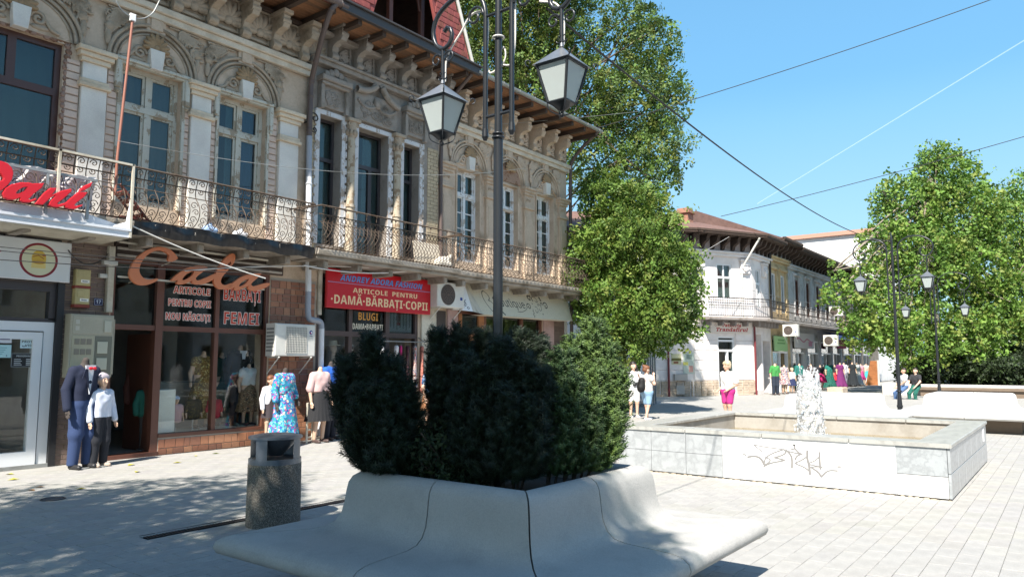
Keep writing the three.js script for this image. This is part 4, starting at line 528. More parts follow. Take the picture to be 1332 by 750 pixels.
{ // shop under the red sign
  const S = part(HA, 'shopfront', [box(9.90, 9.98, 0, 3.5, -.14, -.02), box(10.80, 10.90, .3, 3.5, -.14, -.02), box(11.90, 12.02, .0, 3.5, -.14, -.02), box(12.86, 12.94, 0, 3.5, -.14, -.02), ...[[9.98, 10.8], [10.9, 11.9], [12.02, 12.86]].flatMap(([a, b]) => [box(a, b, 2.17, 2.28, -.13, -.02), box(a, b, 3.42, 3.5, -.13, -.02)]), box(9.98, 11.9, .3, .38, -.14, 0), box(9.98, 11.9, 0, .3, -.2, -.06)], M.shopBrown2); S.userData.label = 'dark brown framed shopfront under the red sign';
  for (const [a, b] of [[9.98, 10.8], [10.9, 11.9]]) paneA(S, a, b, .38, 2.17, -.08); for (const [a, b] of [[9.98, 10.8], [10.9, 11.9], [12.02, 12.86]]) paneA(S, a, b, 2.28, 3.42, -.08, M.glassDim);
  printed(HA, 'window_lettering', 10.92, 11.88, 2.3, 2.8, -.070, canvasTex(512, 266, (c, w, h) => { c.clearRect(0, 0, w, h); c.fillStyle = '#c9913c'; textFit(c, 'BLUGI', w * .5, h * .5, w * .64, 128); c.fillStyle = '#d8cfb8'; textFit(c, 'DAMA•BARBATI', w * .5, h * .92, w * .96, 96); }), { alpha: 1 });
  part(S, 'poster', new THREE.PlaneGeometry(.74, .6), mk([1, 1, 1], { map: canvasTex(256, 208, (c, w, h) => { c.fillStyle = '#c7ccc8'; c.fillRect(0, 0, w, h); c.fillStyle = '#8b8f8c'; for (let i = 0; i < 7; i++) c.fillRect(12 + i * 36, 20 + (i % 3) * 10, 14, 150); c.fillStyle = '#6b4a3e'; c.beginPath(); c.ellipse(w * .42, h * .42, 26, 44, .2, 0, 7); c.fill(); c.fillStyle = '#a23b36'; c.fillRect(w * .34, h * .62, 42, 24); }) }), [12.44, 2.62, -.1]);
  const red = thing('shop_sign', 'red board sign reading ARTICOLE PENTRU DAMĂ BĂRBAȚI COPII under the lattice balcony', 'sign', [0, 0, ZF]); part(red, 'board', [cbox(10.02, 13.20, 2.76, 3.61, .10, .17, .01)], M.red);
  part(red, 'face', new THREE.PlaneGeometry(3.15, .82), mk([1, 1, 1], { r: .38, map: canvasTex(2048, 534, (c, w, h) => { c.fillStyle = '#b8101f'; c.fillRect(0, 0, w, h); c.fillStyle = '#5d8fd0'; c.strokeStyle = '#1c3a86'; c.lineWidth = 6; textFit(c, 'ANDREY ADORA FASHION', w * .505, h * .285, w * .80, 118, 'italic bold', 'sans-serif', true); c.fillStyle = '#7f93c4'; c.fillRect(0, h * .335, w, 8); c.fillStyle = '#e3c79a'; textFit(c, 'ARTICOLE  PENTRU', w * .54, h * .575, w * .64, 96); textFit(c, '·DAMĂ·BĂRBAȚI·COPII', w * .50, h * .90, w * .95, 172); }) }), [11.61, 3.185, .1735]);
  part(red, 'fixing', [box(10.3, 10.35, 3.2, 3.3, 0, .1), box(12.8, 12.85, 3.2, 3.3, 0, .1)], M.iron);
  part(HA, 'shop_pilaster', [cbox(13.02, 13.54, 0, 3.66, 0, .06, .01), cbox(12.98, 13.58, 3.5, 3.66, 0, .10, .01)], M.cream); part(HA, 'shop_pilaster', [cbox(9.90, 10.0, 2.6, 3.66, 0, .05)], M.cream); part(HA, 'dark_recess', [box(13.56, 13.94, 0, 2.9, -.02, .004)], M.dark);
}
{ // boutique
  const S = part(HA, 'shopfront', [box(14.36, 14.46, 0, 2.95, -.16, -.02), box(15.5, 15.6, 0, 2.95, -.16, -.02), box(17.2, 17.3, 0, 2.95, -.16, -.02), box(18.16, 18.24, 0, 2.95, -.16, -.02), box(14.46, 18.16, 2.87, 2.95, -.16, -.02), box(15.6, 17.2, .4, .5, -.16, -.02), box(17.3, 18.16, 2.0, 2.08, -.16, -.02), box(17.3, 18.16, 1.0, 1.08, -.16, -.02), box(15.6, 18.16, 0, .4, -.16, -.03)], M.shopBrown); S.userData.label = 'shopfront with red brown frames under the cream fascia';
  paneA(S, 15.6, 17.2, .5, 2.87, -.09, M.glassDim); paneA(S, 17.3, 18.16, 2.08, 2.87, -.09, M.glassDim); paneA(S, 17.3, 18.16, 1.08, 2.0, -.09, M.glassDim);
  const dr = part(S, 'door', [box(14.46, 15.5, 2.04, 2.35, -.1, -.03), box(15.28, 15.5, .03, 2.87, -.1, -.02), box(14.46, 14.6, .03, 2.87, -.1, -.02), box(14.6, 15.28, .03, 2.04, -.1, -.04)], M.woodOrange); part(dr, 'door_panel', [cbox(14.68, 15.2, .3, 1.8, -.04, -.02)], M.woodOrange); paneA(S, 14.6, 15.28, 2.35, 2.87, -.07, M.glassDim);
  const pink = mk([.46, .31, .28], { map: T.grime, bump: T.bumpA, bs: .01 }); part(HA, 'shop_pilaster', [cbox(13.96, 14.34, 0, 2.95, 0, .07, .01)], pink); part(HA, 'shop_pilaster', [cbox(18.26, 18.78, 0, 2.95, 0, .07, .01)], pink); part(HA, 'boarded_panel', [box(18.80, 19.4, 0, 2.95, 0, .03)], mk([.24, .17, .14], { map: T.wood })); part(HA, 'cable_pipe', [box(19.42, 19.52, 0, 2.95, 0, .06)], M.offwhite);
  const sg = thing('shop_sign', 'cream slanting fascia sign painted with black butterfly and flourishes', 'sign', [0, 0, ZF]), quad = (A, B, Cc, D) => { const g = new THREE.BufferGeometry(); g.setAttribute('position', new THREE.Float32BufferAttribute([...A, ...B, ...Cc, ...A, ...Cc, ...D], 3)); g.setAttribute('uv', new THREE.Float32BufferAttribute([0, 0, 1, 0, 1, 1, 0, 0, 1, 1, 0, 1], 2)); g.computeVertexNormals(); return g; };
  const tx = canvasTex(2048, 380, (c, w, h) => { c.fillStyle = '#cfc6ae'; c.fillRect(0, 0, w, h); for (let i = 0; i < 900; i++) { c.fillStyle = `rgba(120,104,80,${rr(.03, .14)})`; c.fillRect(rnd() * w, rnd() * h, rr(2, 22), rr(2, 16)); } c.strokeStyle = '#2a2622'; c.fillStyle = '#2a2622'; c.lineCap = 'round'; const curl = (x, y, r, t, a, d, lw) => { c.lineWidth = lw; c.beginPath(); for (let i = 0; i <= 40; i++) { const q = i / 40, an = a + d * q * t * 6.28, R = r * (1 - .85 * q); c.lineTo(x + R * Math.cos(an), y + R * Math.sin(an)); } c.stroke(); };
    c.lineWidth = 9; c.beginPath(); c.moveTo(w * .10, h * .86); c.bezierCurveTo(w * .06, h * .5, w * .09, h * .2, w * .12, h * .18); c.bezierCurveTo(w * .15, h * .3, w * .15, h * .4, w * .12, h * .5); c.bezierCurveTo(w * .16, h * .55, w * .15, h * .8, w * .10, h * .86); c.stroke(); c.beginPath(); c.moveTo(w * .21, h * .92); c.bezierCurveTo(w * .15, h * .8, w * .15, h * .4, w * .20, h * .3); c.stroke(); c.lineWidth = 14; c.beginPath(); c.moveTo(w * .22, h * .95); c.bezierCurveTo(w * .17, h * .8, w * .17, h * .55, w * .20, h * .42); c.stroke();
    c.font = '150px sans-serif'; c.fillText('Boutique', w * .16, h * .66); c.lineWidth = 7; c.beginPath(); c.moveTo(w * .36, h * .80); c.bezierCurveTo(w * .42, h * .84, w * .46, h * .72, w * .48, h * .6); c.stroke();
    curl(w * .50, h * .58, 52, 1.2, 3, 1, 12); curl(w * .545, h * .27, 52, 1.1, .5, -1, 16); curl(w * .60, h * .32, 60, .9, 3.6, 1, 8); curl(w * .70, h * .50, 62, 1.1, 3.4, 1, 14); curl(w * .62, h * .62, 70, .8, 4.2, 1, 7); curl(w * .575, h * .70, 58, .9, 4.5, 1, 7); curl(w * .655, h * .42, 30, .8, 2, 1, 10); for (const [x, y, r] of [[.49, .12, 15], [.66, .2, 14], [.66, .28, 16], [.645, .82, 10], [.61, .5, 9], [.545, .45, 9], [.565, .17, 12]]) { c.beginPath(); c.arc(w * x, h * y, r, 0, 7); c.fill(); } c.lineWidth = 6; c.beginPath(); c.moveTo(w * .535, h * .98); c.lineTo(w * .54, h * .65); c.stroke(); for (let i = 0; i < 4; i++) curl(w * .538 + (i % 2 ? 12 : -12), h * (.72 + i * .07), 13, .6, i, 1, 5); });
  part(sg, 'face', quad([14.86, 2.84, .50], [19.15, 2.86, .50], [19.4, 3.66, .10], [14.60, 3.66, .10]), mk([1, 1, 1], { map: tx, r: .6 })); part(sg, 'underside', quad([14.86, 2.84, .50], [19.15, 2.86, .50], [19.15, 2.86, .02], [14.86, 2.84, .02]), M.cream); part(sg, 'top', quad([14.60, 3.66, .10], [19.4, 3.66, .10], [19.4, 3.68, .0], [14.6, 3.68, 0]), M.cream);
  const wing = canvasTex(256, 384, (c, w, h) => { c.fillStyle = '#e4e4e2'; c.fillRect(0, 0, w, h); c.strokeStyle = '#26241f'; c.lineWidth = 6; for (let i = 0; i < 9; i++) { c.beginPath(); c.arc(w * .72 + rr(-24, 24), h * .6 + i * 14, rr(6, 18), rr(0, 4), rr(4.5, 7)); c.stroke(); } c.beginPath(); c.moveTo(w * .55, h * .15); c.quadraticCurveTo(w * .5, h * .4, w * .7, h * .6); c.stroke(); });
  part(sg, 'end_panel', quad([13.90, 2.93, .28], [14.5, 2.90, .44], [14.46, 3.66, .16], [14.22, 3.66, .10]), mk([1, 1, 1], { map: wing, r: .5 })); part(sg, 'end_panel', quad([14.505, 2.90, .44], [14.858, 2.842, .498], [14.598, 3.658, .10], [14.462, 3.66, .16]), M.cream);
}
// air-conditioner outdoor units
function airUnit(label, x, y, z, w, h, fan, o = {}) {
  const A = thing('air_conditioner', label, 'air conditioner', [x, y, z], o.turn || 0, 'outdoor air conditioner units'); part(A, 'casing', [cbox(0, w, 0, h, .08, .40, .018)], M.offwhite);
  const cx = w * .38, r = Math.min(h * .42, w * .3);
  if (fan) { part(A, 'fan_recess', [new THREE.CylinderGeometry(r, r, .012, 28).rotateX(PI / 2).translate(cx, h / 2, .402)], mk([.06, .05, .045], { r: .6 })); part(A, 'fan_grille', [...[.35, .55, .75, .96].map(k => new THREE.TorusGeometry(r * k, .006, 5, 28).translate(cx, h / 2, .412)), ...[...Array(10)].map((_, k) => rod([cx, h / 2, .412], [cx + r * Math.cos(k * .628), h / 2 + r * Math.sin(k * .628), .412], .004, 4)), ball(cx, h / 2, .41, .03)], mk([.16, .12, .10])); part(A, 'sticker', [box(w * .84, w * .92, h * .32, h * .44, .4, .405)], mk([.03, .06, .25])); }
  else { const bars = []; for (let i = 0; i <= 13; i++) bars.push(box(w * .26 + i * w * .039, w * .26 + i * w * .039 + .006, h * .1, h * .9, .402, .412)); for (let i = 0; i <= 11; i++) bars.push(box(w * .26, w * .775, h * .1 + i * h * .0725, h * .1 + i * h * .0725 + .006, .404, .414)); part(A, 'fan_recess', [box(w * .26, w * .775, h * .1, h * .9, .399, .403)], mk([.30, .30, .28])); part(A, 'fan_grille', bars, M.offwhite); part(A, 'side_louvre', [...Array(7)].map((_, i) => box(-.004, .004, h * (.14 + i * .11), h * (.2 + i * .11), .12, .36)), mk([.2, .2, .19]));
    part(A, 'badge', new THREE.PlaneGeometry(.13, .15), mk([1, 1, 1], { map: canvasTex(96, 112, (c, W, Hh) => { c.fillStyle = '#c9c8c3'; c.fillRect(0, 0, W, Hh); c.fillStyle = '#23357c'; c.beginPath(); c.arc(48, 42, 32, 0, 7); c.fill(); c.fillStyle = '#e9e9ea'; c.beginPath(); c.arc(56, 44, 17, 0, 7); c.fill(); c.fillStyle = '#c0272d'; c.beginPath(); c.arc(44, 52, 10, 0, 7); c.fill(); c.fillStyle = '#556'; c.fillRect(20, 88, 56, 9); }) }), [w * .88, h * .72, .402]); }
  part(A, 'wall_bracket', [rod([.1, -.02, .02], [.1, -.02, .42], .014), rod([w - .1, -.02, .02], [w - .1, -.02, .42], .014), rod([.1, -.02, .40], [.1, -.34, .02], .012), rod([w - .1, -.02, .40], [w - .1, -.34, .02], .012)], M.offwhite); return A;
}
airUnit('white air conditioner with square grille on the tiled pier', 8.62, 1.72, ZF, .96, .64, false);
airUnit('cream air conditioner with round dark fan beside the red sign', 13.2, 2.96, ZF, 1.0, .62, true);
single('metal_cabinet', 'small cream metal cabinet under the end of the cream fascia', 'cabinet', fin([cbox(18.84, 19.5, 1.2, 2.05, .03, .3, .02), box(18.9, 19.44, 1.25, 1.28, .3, .31)]), M.cream, [0, 0, ZF]);
// ---------- wave bench round a planter ----------
const BX = 4.24, BZ = -3.29;
function benchSegments(B, k, mat) { // k stretches the inner square; eight mitred segments with open joints
  const prof = [[.60, .50], [.60, .74], [.612, .80], [.64, .835], [.68, .852], [.72, .845], [.755, .82], [.775, .78], [.785, .72], [.792, .65], [.805, .58], [.835, .52], [.885, .482], [.96, .466], [1.08, .46], [1.2, .455], [1.30, .446], [1.355, .43], [1.39, .402], [1.40, .365], [1.385, .33], [1.34, .308], [.95, .28], [.60, .28]].map(([o, y]) => [o + k, y]);
  for (let q = 0; q < 4; q++) for (const s of [-1, 1]) {
    const pos = [], ind = [], n = 5; prof.forEach(([o, y]) => { for (let i = 0; i <= n; i++) { const a = lerp(.005, o - .007, i / n) * s; pos.push(-o, y, a); } });
    for (let j = 0; j + 1 < prof.length; j++) for (let i = 0; i < n; i++) { const a = j * (n + 1) + i, b = a + 1, c = a + n + 1, d = c + 1; if (s > 0) ind.push(a, c, b, b, c, d); else ind.push(a, b, c, b, d, c); }
    const g = new THREE.BufferGeometry(); g.setAttribute('position', new THREE.Float32BufferAttribute(pos, 3)); g.setIndex(ind); g.computeVertexNormals();
    const sh = new THREE.Shape(prof.map(([o, y]) => new THREE.Vector2(-o, y))), cap = new THREE.ShapeGeometry(sh).translate(0, 0, .005 * s), cap2 = new THREE.ShapeGeometry(sh), p2 = cap2.attributes.position; for (let i = 0; i < p2.count; i++) p2.setZ(i, (-p2.getX(i) - .007) * s); cap2.computeVertexNormals();
    const m = fin([g, cap, cap2]).rotateY(q * PI / 2); part(B, 'bench_segment', m, mat);
  }
  part(B, 'plinth', [box(-.95 - k, .95 + k, 0, .29, -.95 - k, .95 + k)], M.concreteBrown);
}
{
  const B = thing('planter_bench', 'pale concrete wave bench wrapped round the dark shrubs and lamp post', 'bench', [BX, 0, BZ]); benchSegments(B, 0, M.concrete); part(B, 'soil', [box(-.6, .6, .26, .72, -.6, .6)], M.soil);
  const c1 = mk([.72, .71, .69], { map: T.concrete, r: .8 });
  const p1 = onGround(1072, 514, .85), p2 = onGround(1257, 513, .85);
  const B1 = thing('planter_bench', 'white concrete wave bench behind the water jet', 'bench', [p1.x + 1.0, 0, p1.z]); benchSegments(B1, .12, c1); part(B1, 'soil', [box(-.7, .7, .26, .72, -.7, .7)], M.soil);
  const B2 = thing('planter_bench', 'white concrete wave bench beside the lamp post past the fountain', 'bench', [p2.x + .9, 0, p2.z]); benchSegments(B2, .10, c1); part(B2, 'soil', [box(-.68, .68, .26, .72, -.68, .68)], M.soil);
}
// ---------- foliage ----------
function leafGeo(L, W, fold) { const g = new THREE.BufferGeometry(); g.setAttribute('position', new THREE.Float32BufferAttribute([0, 0, 0, W / 2, fold, L * .4, 0, 0, L, 0, 0, 0, 0, 0, L, -W / 2, fold, L * .4], 3)); g.computeVertexNormals(); return g; }
function twigGeo(n, len, L, W) { const gs = []; for (let i = 0; i < n; i++) { const t = i / n, a = i * 2.4, q = leafGeo(L * rr(.8, 1.15), W * rr(.85, 1.1), L * .08).rotateX(rr(-.9, .1)).rotateY(a); gs.push(q.translate(rr(-.25, .25) * len, t * len - len / 2, rr(-.25, .25) * len)); } return fin(gs, true); }
const leafMat = c => mk(c, { r: .55, phys: { transmission: .42, thickness: 0, ior: 1.3 } });
function scatter(parent, name, geo, mat, blobs, n, size, cols, shell = .55) {
  const vol = blobs.map(b => b[3] * b[4] * b[3]), tot = vol.reduce((a, b) => a + b, 0), im = new THREE.InstancedMesh(geo, mat, n), m4 = new THREE.Matrix4(), q = new THREE.Quaternion(), e = new THREE.Euler(), col = new THREE.Color();
  for (let i = 0; i < n; i++) {
    let u = rnd() * tot, k = 0; while (u > vol[k] && k < vol.length - 1) u -= vol[k++]; const b = blobs[k];
    let d; do d = V(rr(-1, 1), rr(-1, 1), rr(-1, 1)); while (d.lengthSq() > 1 || d.lengthSq() < .01); const l = d.length(), wob = 1 + .22 * Math.sin(d.x / l * 5 + k * 1.7) * Math.sin(d.y / l * 4 + k) + .14 * Math.sin(d.z / l * 9 + k * 2.1 + d.x / l * 7); d.multiplyScalar(Math.pow(l, shell) / l * wob * (rnd() < .10 ? rr(1.05, 1.4) : 1));
    e.set(rr(0, 2 * PI), rr(0, 2 * PI), rr(0, 2 * PI)); const s = size * rr(.7, 1.3); m4.compose(V(b[0] + d.x * b[3], b[1] + d.y * b[4], b[2] + d.z * b[3]), q.setFromEuler(e), V(s, s, s)); im.setMatrixAt(i, m4);
    const c = cols[Math.floor(rnd() * cols.length)], f = rr(.8, 1.2); im.setColorAt(i, col.setRGB(c[0] * f, c[1] * f, c[2] * f));
  }
  im.name = name; im.userData.kind = 'stuff'; shadowy(im); parent.add(im); return im;
}
function limbs(base, r, top, blobs, n) { const g = [tube([base, [lerp(base[0], top[0], .3) + rr(-.1, .1), lerp(base[1], top[1], .35), lerp(base[2], top[2], .3)], top], r * .8, 14, 9), cyl(base[0], base[1], base[2], r * 1.5, r * .8, .5, 10)]; for (let i = 0; i < n; i++) { const b = blobs[i % blobs.length], t = rr(.3, .95), s = V(...base).lerp(V(...top), t), e = V(b[0] + rr(-.6, .6) * b[3], b[1] + rr(-.5, .6) * b[4], b[2] + rr(-.6, .6) * b[3]), m = s.clone().lerp(e, .5).add(V(0, .25, 0)); g.push(tube([s, m, e], r * rr(.06, .16), 8, 5)); } return g; }
const twigA = twigGeo(7, .30, .125, .085), twigB = twigGeo(6, .42, .19, .17), leafWhite = leafMat([1, 1, 1]);
function tree(name, label, base, r, blobs, n, geo, cols, bark, group, shell) { const t = thing(name, label, 'tree', base, 0, group); const rel = blobs.map(b => [b[0] - base[0], b[1] - base[1], b[2] - base[2], b[3], b[4]]), hi = rel.reduce((a, b) => b[1] > a[1] ? b : a); part(t, 'trunk', limbs([0, 0, 0], r, [hi[0] * .6, hi[1] * .9, hi[2] * .6], rel, rel.length * 4), bark); scatter(t, 'crown', geo, leafWhite, rel, n, 1, cols, shell); return t; }
const at3 = (px, py, f, rpx, k = 1) => { const d = rayOf(px, py), ff = d.x * Math.cos(YAW) - d.z * Math.sin(YAW); d.multiplyScalar(f / ff); return [d.x, d.y + EYE, d.z, rpx / F * f, rpx / F * f * k]; };
const limeCols = [[.15, .255, .042], [.125, .225, .037], [.18, .275, .048], [.10, .18, .033], [.22, .27, .055]], deepCols = [[.105, .175, .038], [.075, .135, .03], [.15, .225, .045], [.2, .235, .05]];
tree('linden_tree', 'tall linden rising beyond the end of the ornate house roof', [22.6, 0, -15.2], .26, [at3(690, 40, 27.5, 70), at3(640, 75, 28, 50), at3(600, 20, 28.5, 50), at3(720, -40, 27, 70), at3(700, 110, 27, 50), at3(830, 130, 26, 58), at3(845, 60, 26, 42), at3(860, 190, 25.5, 40), at3(815, 30, 26.5, 40), at3(765, 130, 26.5, 55), at3(775, 210, 26, 48), at3(840, 215, 25, 45), at3(625, -40, 28, 60), at3(870, 120, 26, 30), at3(740, 60, 27, 45)], 13500, twigA, deepCols.concat(deepCols, limeCols.slice(0, 2)), M.bark);
tree('linden_tree', 'low bushy linden in front of the white corner building', [21.9, 0, -11.9], .14, [at3(830, 320, 23, 55), at3(868, 350, 22.6, 42), at3(800, 400, 22.8, 46), at3(850, 410, 22.6, 46), at3(775, 330, 23.2, 42), at3(790, 260, 23.6, 38), at3(880, 410, 23, 34), at3(765, 390, 23.4, 30), at3(750, 355, 23.2, 22), at3(835, 270, 23.2, 34), at3(820, 440, 22.8, 34), at3(893, 372, 22.6, 24)], 8200, twigA, limeCols, M.bark);
const mapleCols = [[.19, .33, .055], [.16, .29, .05], [.225, .35, .065], [.13, .235, .045], [.27, .33, .075]];
tree('maple_tree', 'broad bright maple standing in the raised bed behind the lamp posts', [46.2, .4, -6.4], .30, [at3(1230, 230, 41, 38), at3(1180, 270, 41, 42), at3(1250, 280, 41, 52), at3(1150, 320, 40, 34), at3(1200, 340, 40, 55), at3(1270, 350, 40.5, 50), at3(1130, 370, 39, 30), at3(1150, 420, 38.5, 38), at3(1090, 385, 38.5, 22), at3(1120, 430, 38.5, 28), at3(1200, 430, 39, 46), at3(1260, 440, 39.5, 42), at3(1290, 400, 40, 40), at3(1215, 205, 41, 22), at3(1180, 460, 38, 22), at3(1085, 350, 38.5, 12), at3(1150, 255, 41, 16)], 9000, twigB, mapleCols, M.barkPale);
tree('maple_tree', 'wide maple further along the raised bed, reaching past the first maple', [48.5, .4, -1.6], .30, [at3(1320, 300, 42, 50), at3(1350, 270, 42, 50), at3(1300, 440, 41, 36), at3(1330, 400, 42, 52), at3(1390, 340, 42, 70), at3(1350, 440, 41, 40), at3(1400, 430, 42, 50)], 5200, twigB, mapleCols, M.barkPale);
tree('linden_tree', 'linden whose crown throws shade over the concrete bench', [-2.6, 0, -2.2], .2, [[-1.2, 6.4, -1.7, 1.15, .9], [-1.3, 7.0, -1.5, 1.0, .8], [-2.3, 6.4, -.7, 1.5, 1.0], [-2.6, 7.4, -.6, 1.4, .9], [-.85, 6.5, -3.2, 1.3, 1.0], [-2.4, 6.7, -2.6, 1.5, 1.1]], 7200, twigA, deepCols, M.bark);
tree('linden_tree', 'linden whose crown throws dappled shade over the paving before the shops', [-3.2, 0, -5.9], .2, [[-2.9, 6.6, -4.8, 1.9, 1.2], [-4.2, 6.3, -6.6, 1.9, 1.2], [-1.2, 6.4, -5.6, 1.8, 1.1], [-3.6, 7.6, -5.4, 1.8, 1.1], [-5, 6.6, -4.2, 1.8, 1.1], [-2.4, 6.4, -7.4, 1.7, 1.1], [-.2, 6.3, -7.1, 1.4, .9], [-4.4, 6.2, -8.2, 1.5, 1.0]], 5600, twigA, deepCols, M.bark);
tree('linden_tree', 'big linden in the tree row along the paved street', [-9.5, 0, -4.8], .25, [[-9.5, 7.2, -4.8, 3.2, 2.6], [-8, 6.4, -7.5, 2.6, 2], [-8.2, 6.6, -1.6, 2.6, 2.2], [-11.5, 7, -4, 2.8, 2.4]], 9000, twigA, deepCols, M.bark);
tree('linden_tree', 'linden on the open side of the square by the cream house', [-5.5, 0, 4.6], .25, [[-5.5, 7, 4.6, 3, 2.4], [-3.6, 6.6, 2.6, 2.2, 1.8], [-7.4, 6.6, 3, 2.4, 2], [-4, 8.2, 5, 2.2, 1.8]], 9000, twigA, deepCols, M.bark);
{ // dark hedge and shrubs under the maples, raised bed wall
  const g = onGround(1200, 515), w = thing('raised_bed', 'long low white concrete wall of the raised bed under the maples', 'raised bed', [40.6, 0, 0]); part(w, 'bed_wall', [cbox(0, .35, 0, .55, -7.4, 10, .03), cbox(0, 20, 0, .55, -7.75, -7.4, .03)], mk([.62, .60, .57], { map: T.concrete })); part(w, 'seat_ledge', [cbox(-.55, -.02, .30, .42, -6.2, 8, .02), cbox(-.45, -.1, 0, .30, -6, 7.8)], M.concreteBrown); part(w, 'bed_soil', [box(.35, 20, .3, .45, -7.4, 10)], M.soil);
  const cols = [[.035, .06, .02], [.05, .085, .025], [.03, .05, .02]];
  [[44, -6.2, .9, 1.0], [45.5, -4.2, 1.1, 1.2], [44.5, -2.6, 1, 1.05], [46, -.8, 1.1, 1.3], [45, .9, 1, 1.1], [48, -5, 1.2, 1.6], [48.5, -2, 1.3, 1.7], [44.2, -7, .6, .8]].forEach(([x, z, r, h], i) => { const s = thing('shrub', ['dark rounded evergreen shrub in the raised bed under the maples'][0], 'shrub', [x, .45, z], 0, 'dark shrubs in the raised bed'); part(s, 'stem', [cyl(0, 0, 0, .06, .03, h * .7)], M.bark); scatter(s, 'foliage', twigB, leafWhite, [[0, h * .6, 0, r, h * .62], [.3, h * .9, .2, r * .6, h * .4]], 900, .8, cols); });
}
{ // shrubs of the near planter
  const needles = (L, n, nl, nw) => { const gs = [rod([0, 0, 0], [0, L, 0], .0016, 3)]; for (let i = 0; i < n; i++) { const a = i * 2.4, y = L * (.08 + .9 * i / n), g = new THREE.BufferGeometry(); g.setAttribute('position', new THREE.Float32BufferAttribute([-nw / 2, 0, 0, nw / 2, 0, 0, 0, nl * .55, nl], 3)); g.computeVertexNormals(); gs.push(g.rotateY(a).translate(0, y, 0)); } return fin(gs, true); };
  const sprig = needles(.10, 22, .030, .006), flat = needles(.12, 26, .022, .009), yewM = mk([1, 1, 1], { r: .6 }), yew = [[.011, .023, .008], [.015, .029, .010], [.009, .018, .007]], thuja = [[.075, .13, .03], [.10, .16, .035], [.055, .10, .025]];
  const spires = (name, label, tips, geo, cols, dens) => { // upright leaders [px, py, depth, radius], each a ragged spire rooted in the planter
    const P = tips.map(([px, py, f, r]) => { const q = at3(px, py, f, 1); return [q[0], q[1] - .72, q[2], r]; }), cx = P.reduce((u, p) => u + p[0], 0) / P.length, cz = P.reduce((u, p) => u + p[2], 0) / P.length, s = thing(name, label, 'shrub', [cx, .72, cz]);
    part(s, 'stem', P.map(p => rod([(p[0] - cx) * .4 + (BX - cx) * .3, -.06, (p[2] - cz) * .4 + (BZ - cz) * .3], [(p[0] - cx) * .9 + (BX - cx) * .06, p[1] * .7, (p[2] - cz) * .9 + (BZ - cz) * .06], .012, 6, .004)), M.bark);
    const N3 = P.map(p => Math.round(dens * p[1] * (p[3] + .05) / .2)), n = N3.reduce((u, v) => u + v, 0), im = new THREE.InstancedMesh(geo, yewM, n), m4 = new THREE.Matrix4(), q = new THREE.Quaternion(), col = new THREE.Color(); let k = 0;
    P.forEach(([x, h, z, r], j) => { for (let i = 0; i < N3[j]; i++) { const t = Math.pow(rnd(), .85), a = rr(0, 2 * PI), y = .10 + t * (h - .08), bump = 1 + .24 * Math.sin(a * 3 + y * 11 + j * 2) + .14 * Math.sin(a * 7 - y * 17 + j), rad = (.012 + r * .66 * Math.pow(1 - t, .72)) * Math.min(1, .45 + t * 3.5) * Math.sqrt(rr(.1, 1)) * bump, out = V(Math.cos(a), rr(.5, 1.7), Math.sin(a)).add(V(rr(-.5, .5), rr(-.3, .3), rr(-.5, .5))).normalize(), bend = 1 - .35 * (1 - t) * (1 - t); q.setFromUnitVectors(V(0, 1, 0), out); const sc = rr(.6, 1.1); m4.compose(V((x - cx) * bend + (BX - cx) * .16 * (1 - t) + Math.cos(a) * rad, y, (z - cz) * bend + (BZ - cz) * .16 * (1 - t) + Math.sin(a) * rad), q, V(sc, sc, sc)); im.setMatrixAt(k, m4); const c = cols[Math.floor(rnd() * cols.length)], f = rr(.75, 1.25); im.setColorAt(k++, col.setRGB(c[0] * f, c[1] * f, c[2] * f)); } });
    im.name = 'foliage'; im.userData.kind = 'stuff'; shadowy(im); s.add(im); return s;
  };
  spires('yew_shrub', 'narrow many-tipped dark yew at the bench corner by the litter bin', [[482, 446, 5.24, .20], [448, 474, 5.22, .17], [510, 476, 5.2, .18], [526, 508, 5.2, .14], [440, 512, 5.25, .14], [494, 510, 5.1, .22], [466, 510, 5.15, .22]], sprig, yew, 1150);
  spires('yew_shrub', 'large dense dark yew standing behind and beside the lamp post', [[570, 440, 5.35, .17], [598, 434, 5.4, .18], [628, 440, 5.5, .2], [568, 478, 5.3, .14], [604, 470, 5.2, .2], [700, 446, 5.6, .18], [676, 440, 5.6, .17]], sprig, yew, 1150);
  spires('yew_shrub', 'broad low dark yew filling the planter before the lamp post', [[650, 452, 4.95, .22], [620, 480, 4.95, .2], [682, 470, 4.95, .2], [704, 492, 4.95, .17], [655, 515, 4.8, .24], [690, 530, 4.85, .2], [628, 530, 4.9, .2], [600, 520, 5.0, .18]], sprig, yew, 1150);
  spires('thuja_shrub', 'bright green sunlit conifer at the bench corner facing the fountain', [[772, 428, 5.5, .17], [748, 452, 5.45, .16], [792, 462, 5.45, .16], [806, 496, 5.42, .14], [774, 490, 5.3, .2], [800, 530, 5.4, .16]], flat, thuja, 1150);
  spires('thuja_shrub', 'small drooping green conifer between the yew and the bright one', [[730, 470, 5.2, .17], [746, 505, 5.1, .17], [724, 520, 5.05, .17], [765, 540, 5.2, .15]], flat, [[.03, .06, .018], [.045, .085, .024]], 1050);
  const br = thing('leafy_bush', 'low sprawling broad-leaved bush between the two dark yews', 'bush', [3.82, .70, -3.52]); part(br, 'stem', [...Array(9)].map(() => tube([[0, 0, 0], [rr(-.15, .15), .2, rr(-.15, .15)], [rr(-.35, .35), rr(.25, .5), rr(-.35, .35)]], .005, 6, 4)), M.bark); scatter(br, 'foliage', twigGeo(6, .1, .042, .024), leafWhite, [[0, .24, 0, .22, .22], [.05, .22, .2, .18, .2], [-.02, .22, -.2, .16, .2]], 700, 1, [[.03, .055, .02], [.045, .07, .025], [.035, .06, .03]], .5);
}
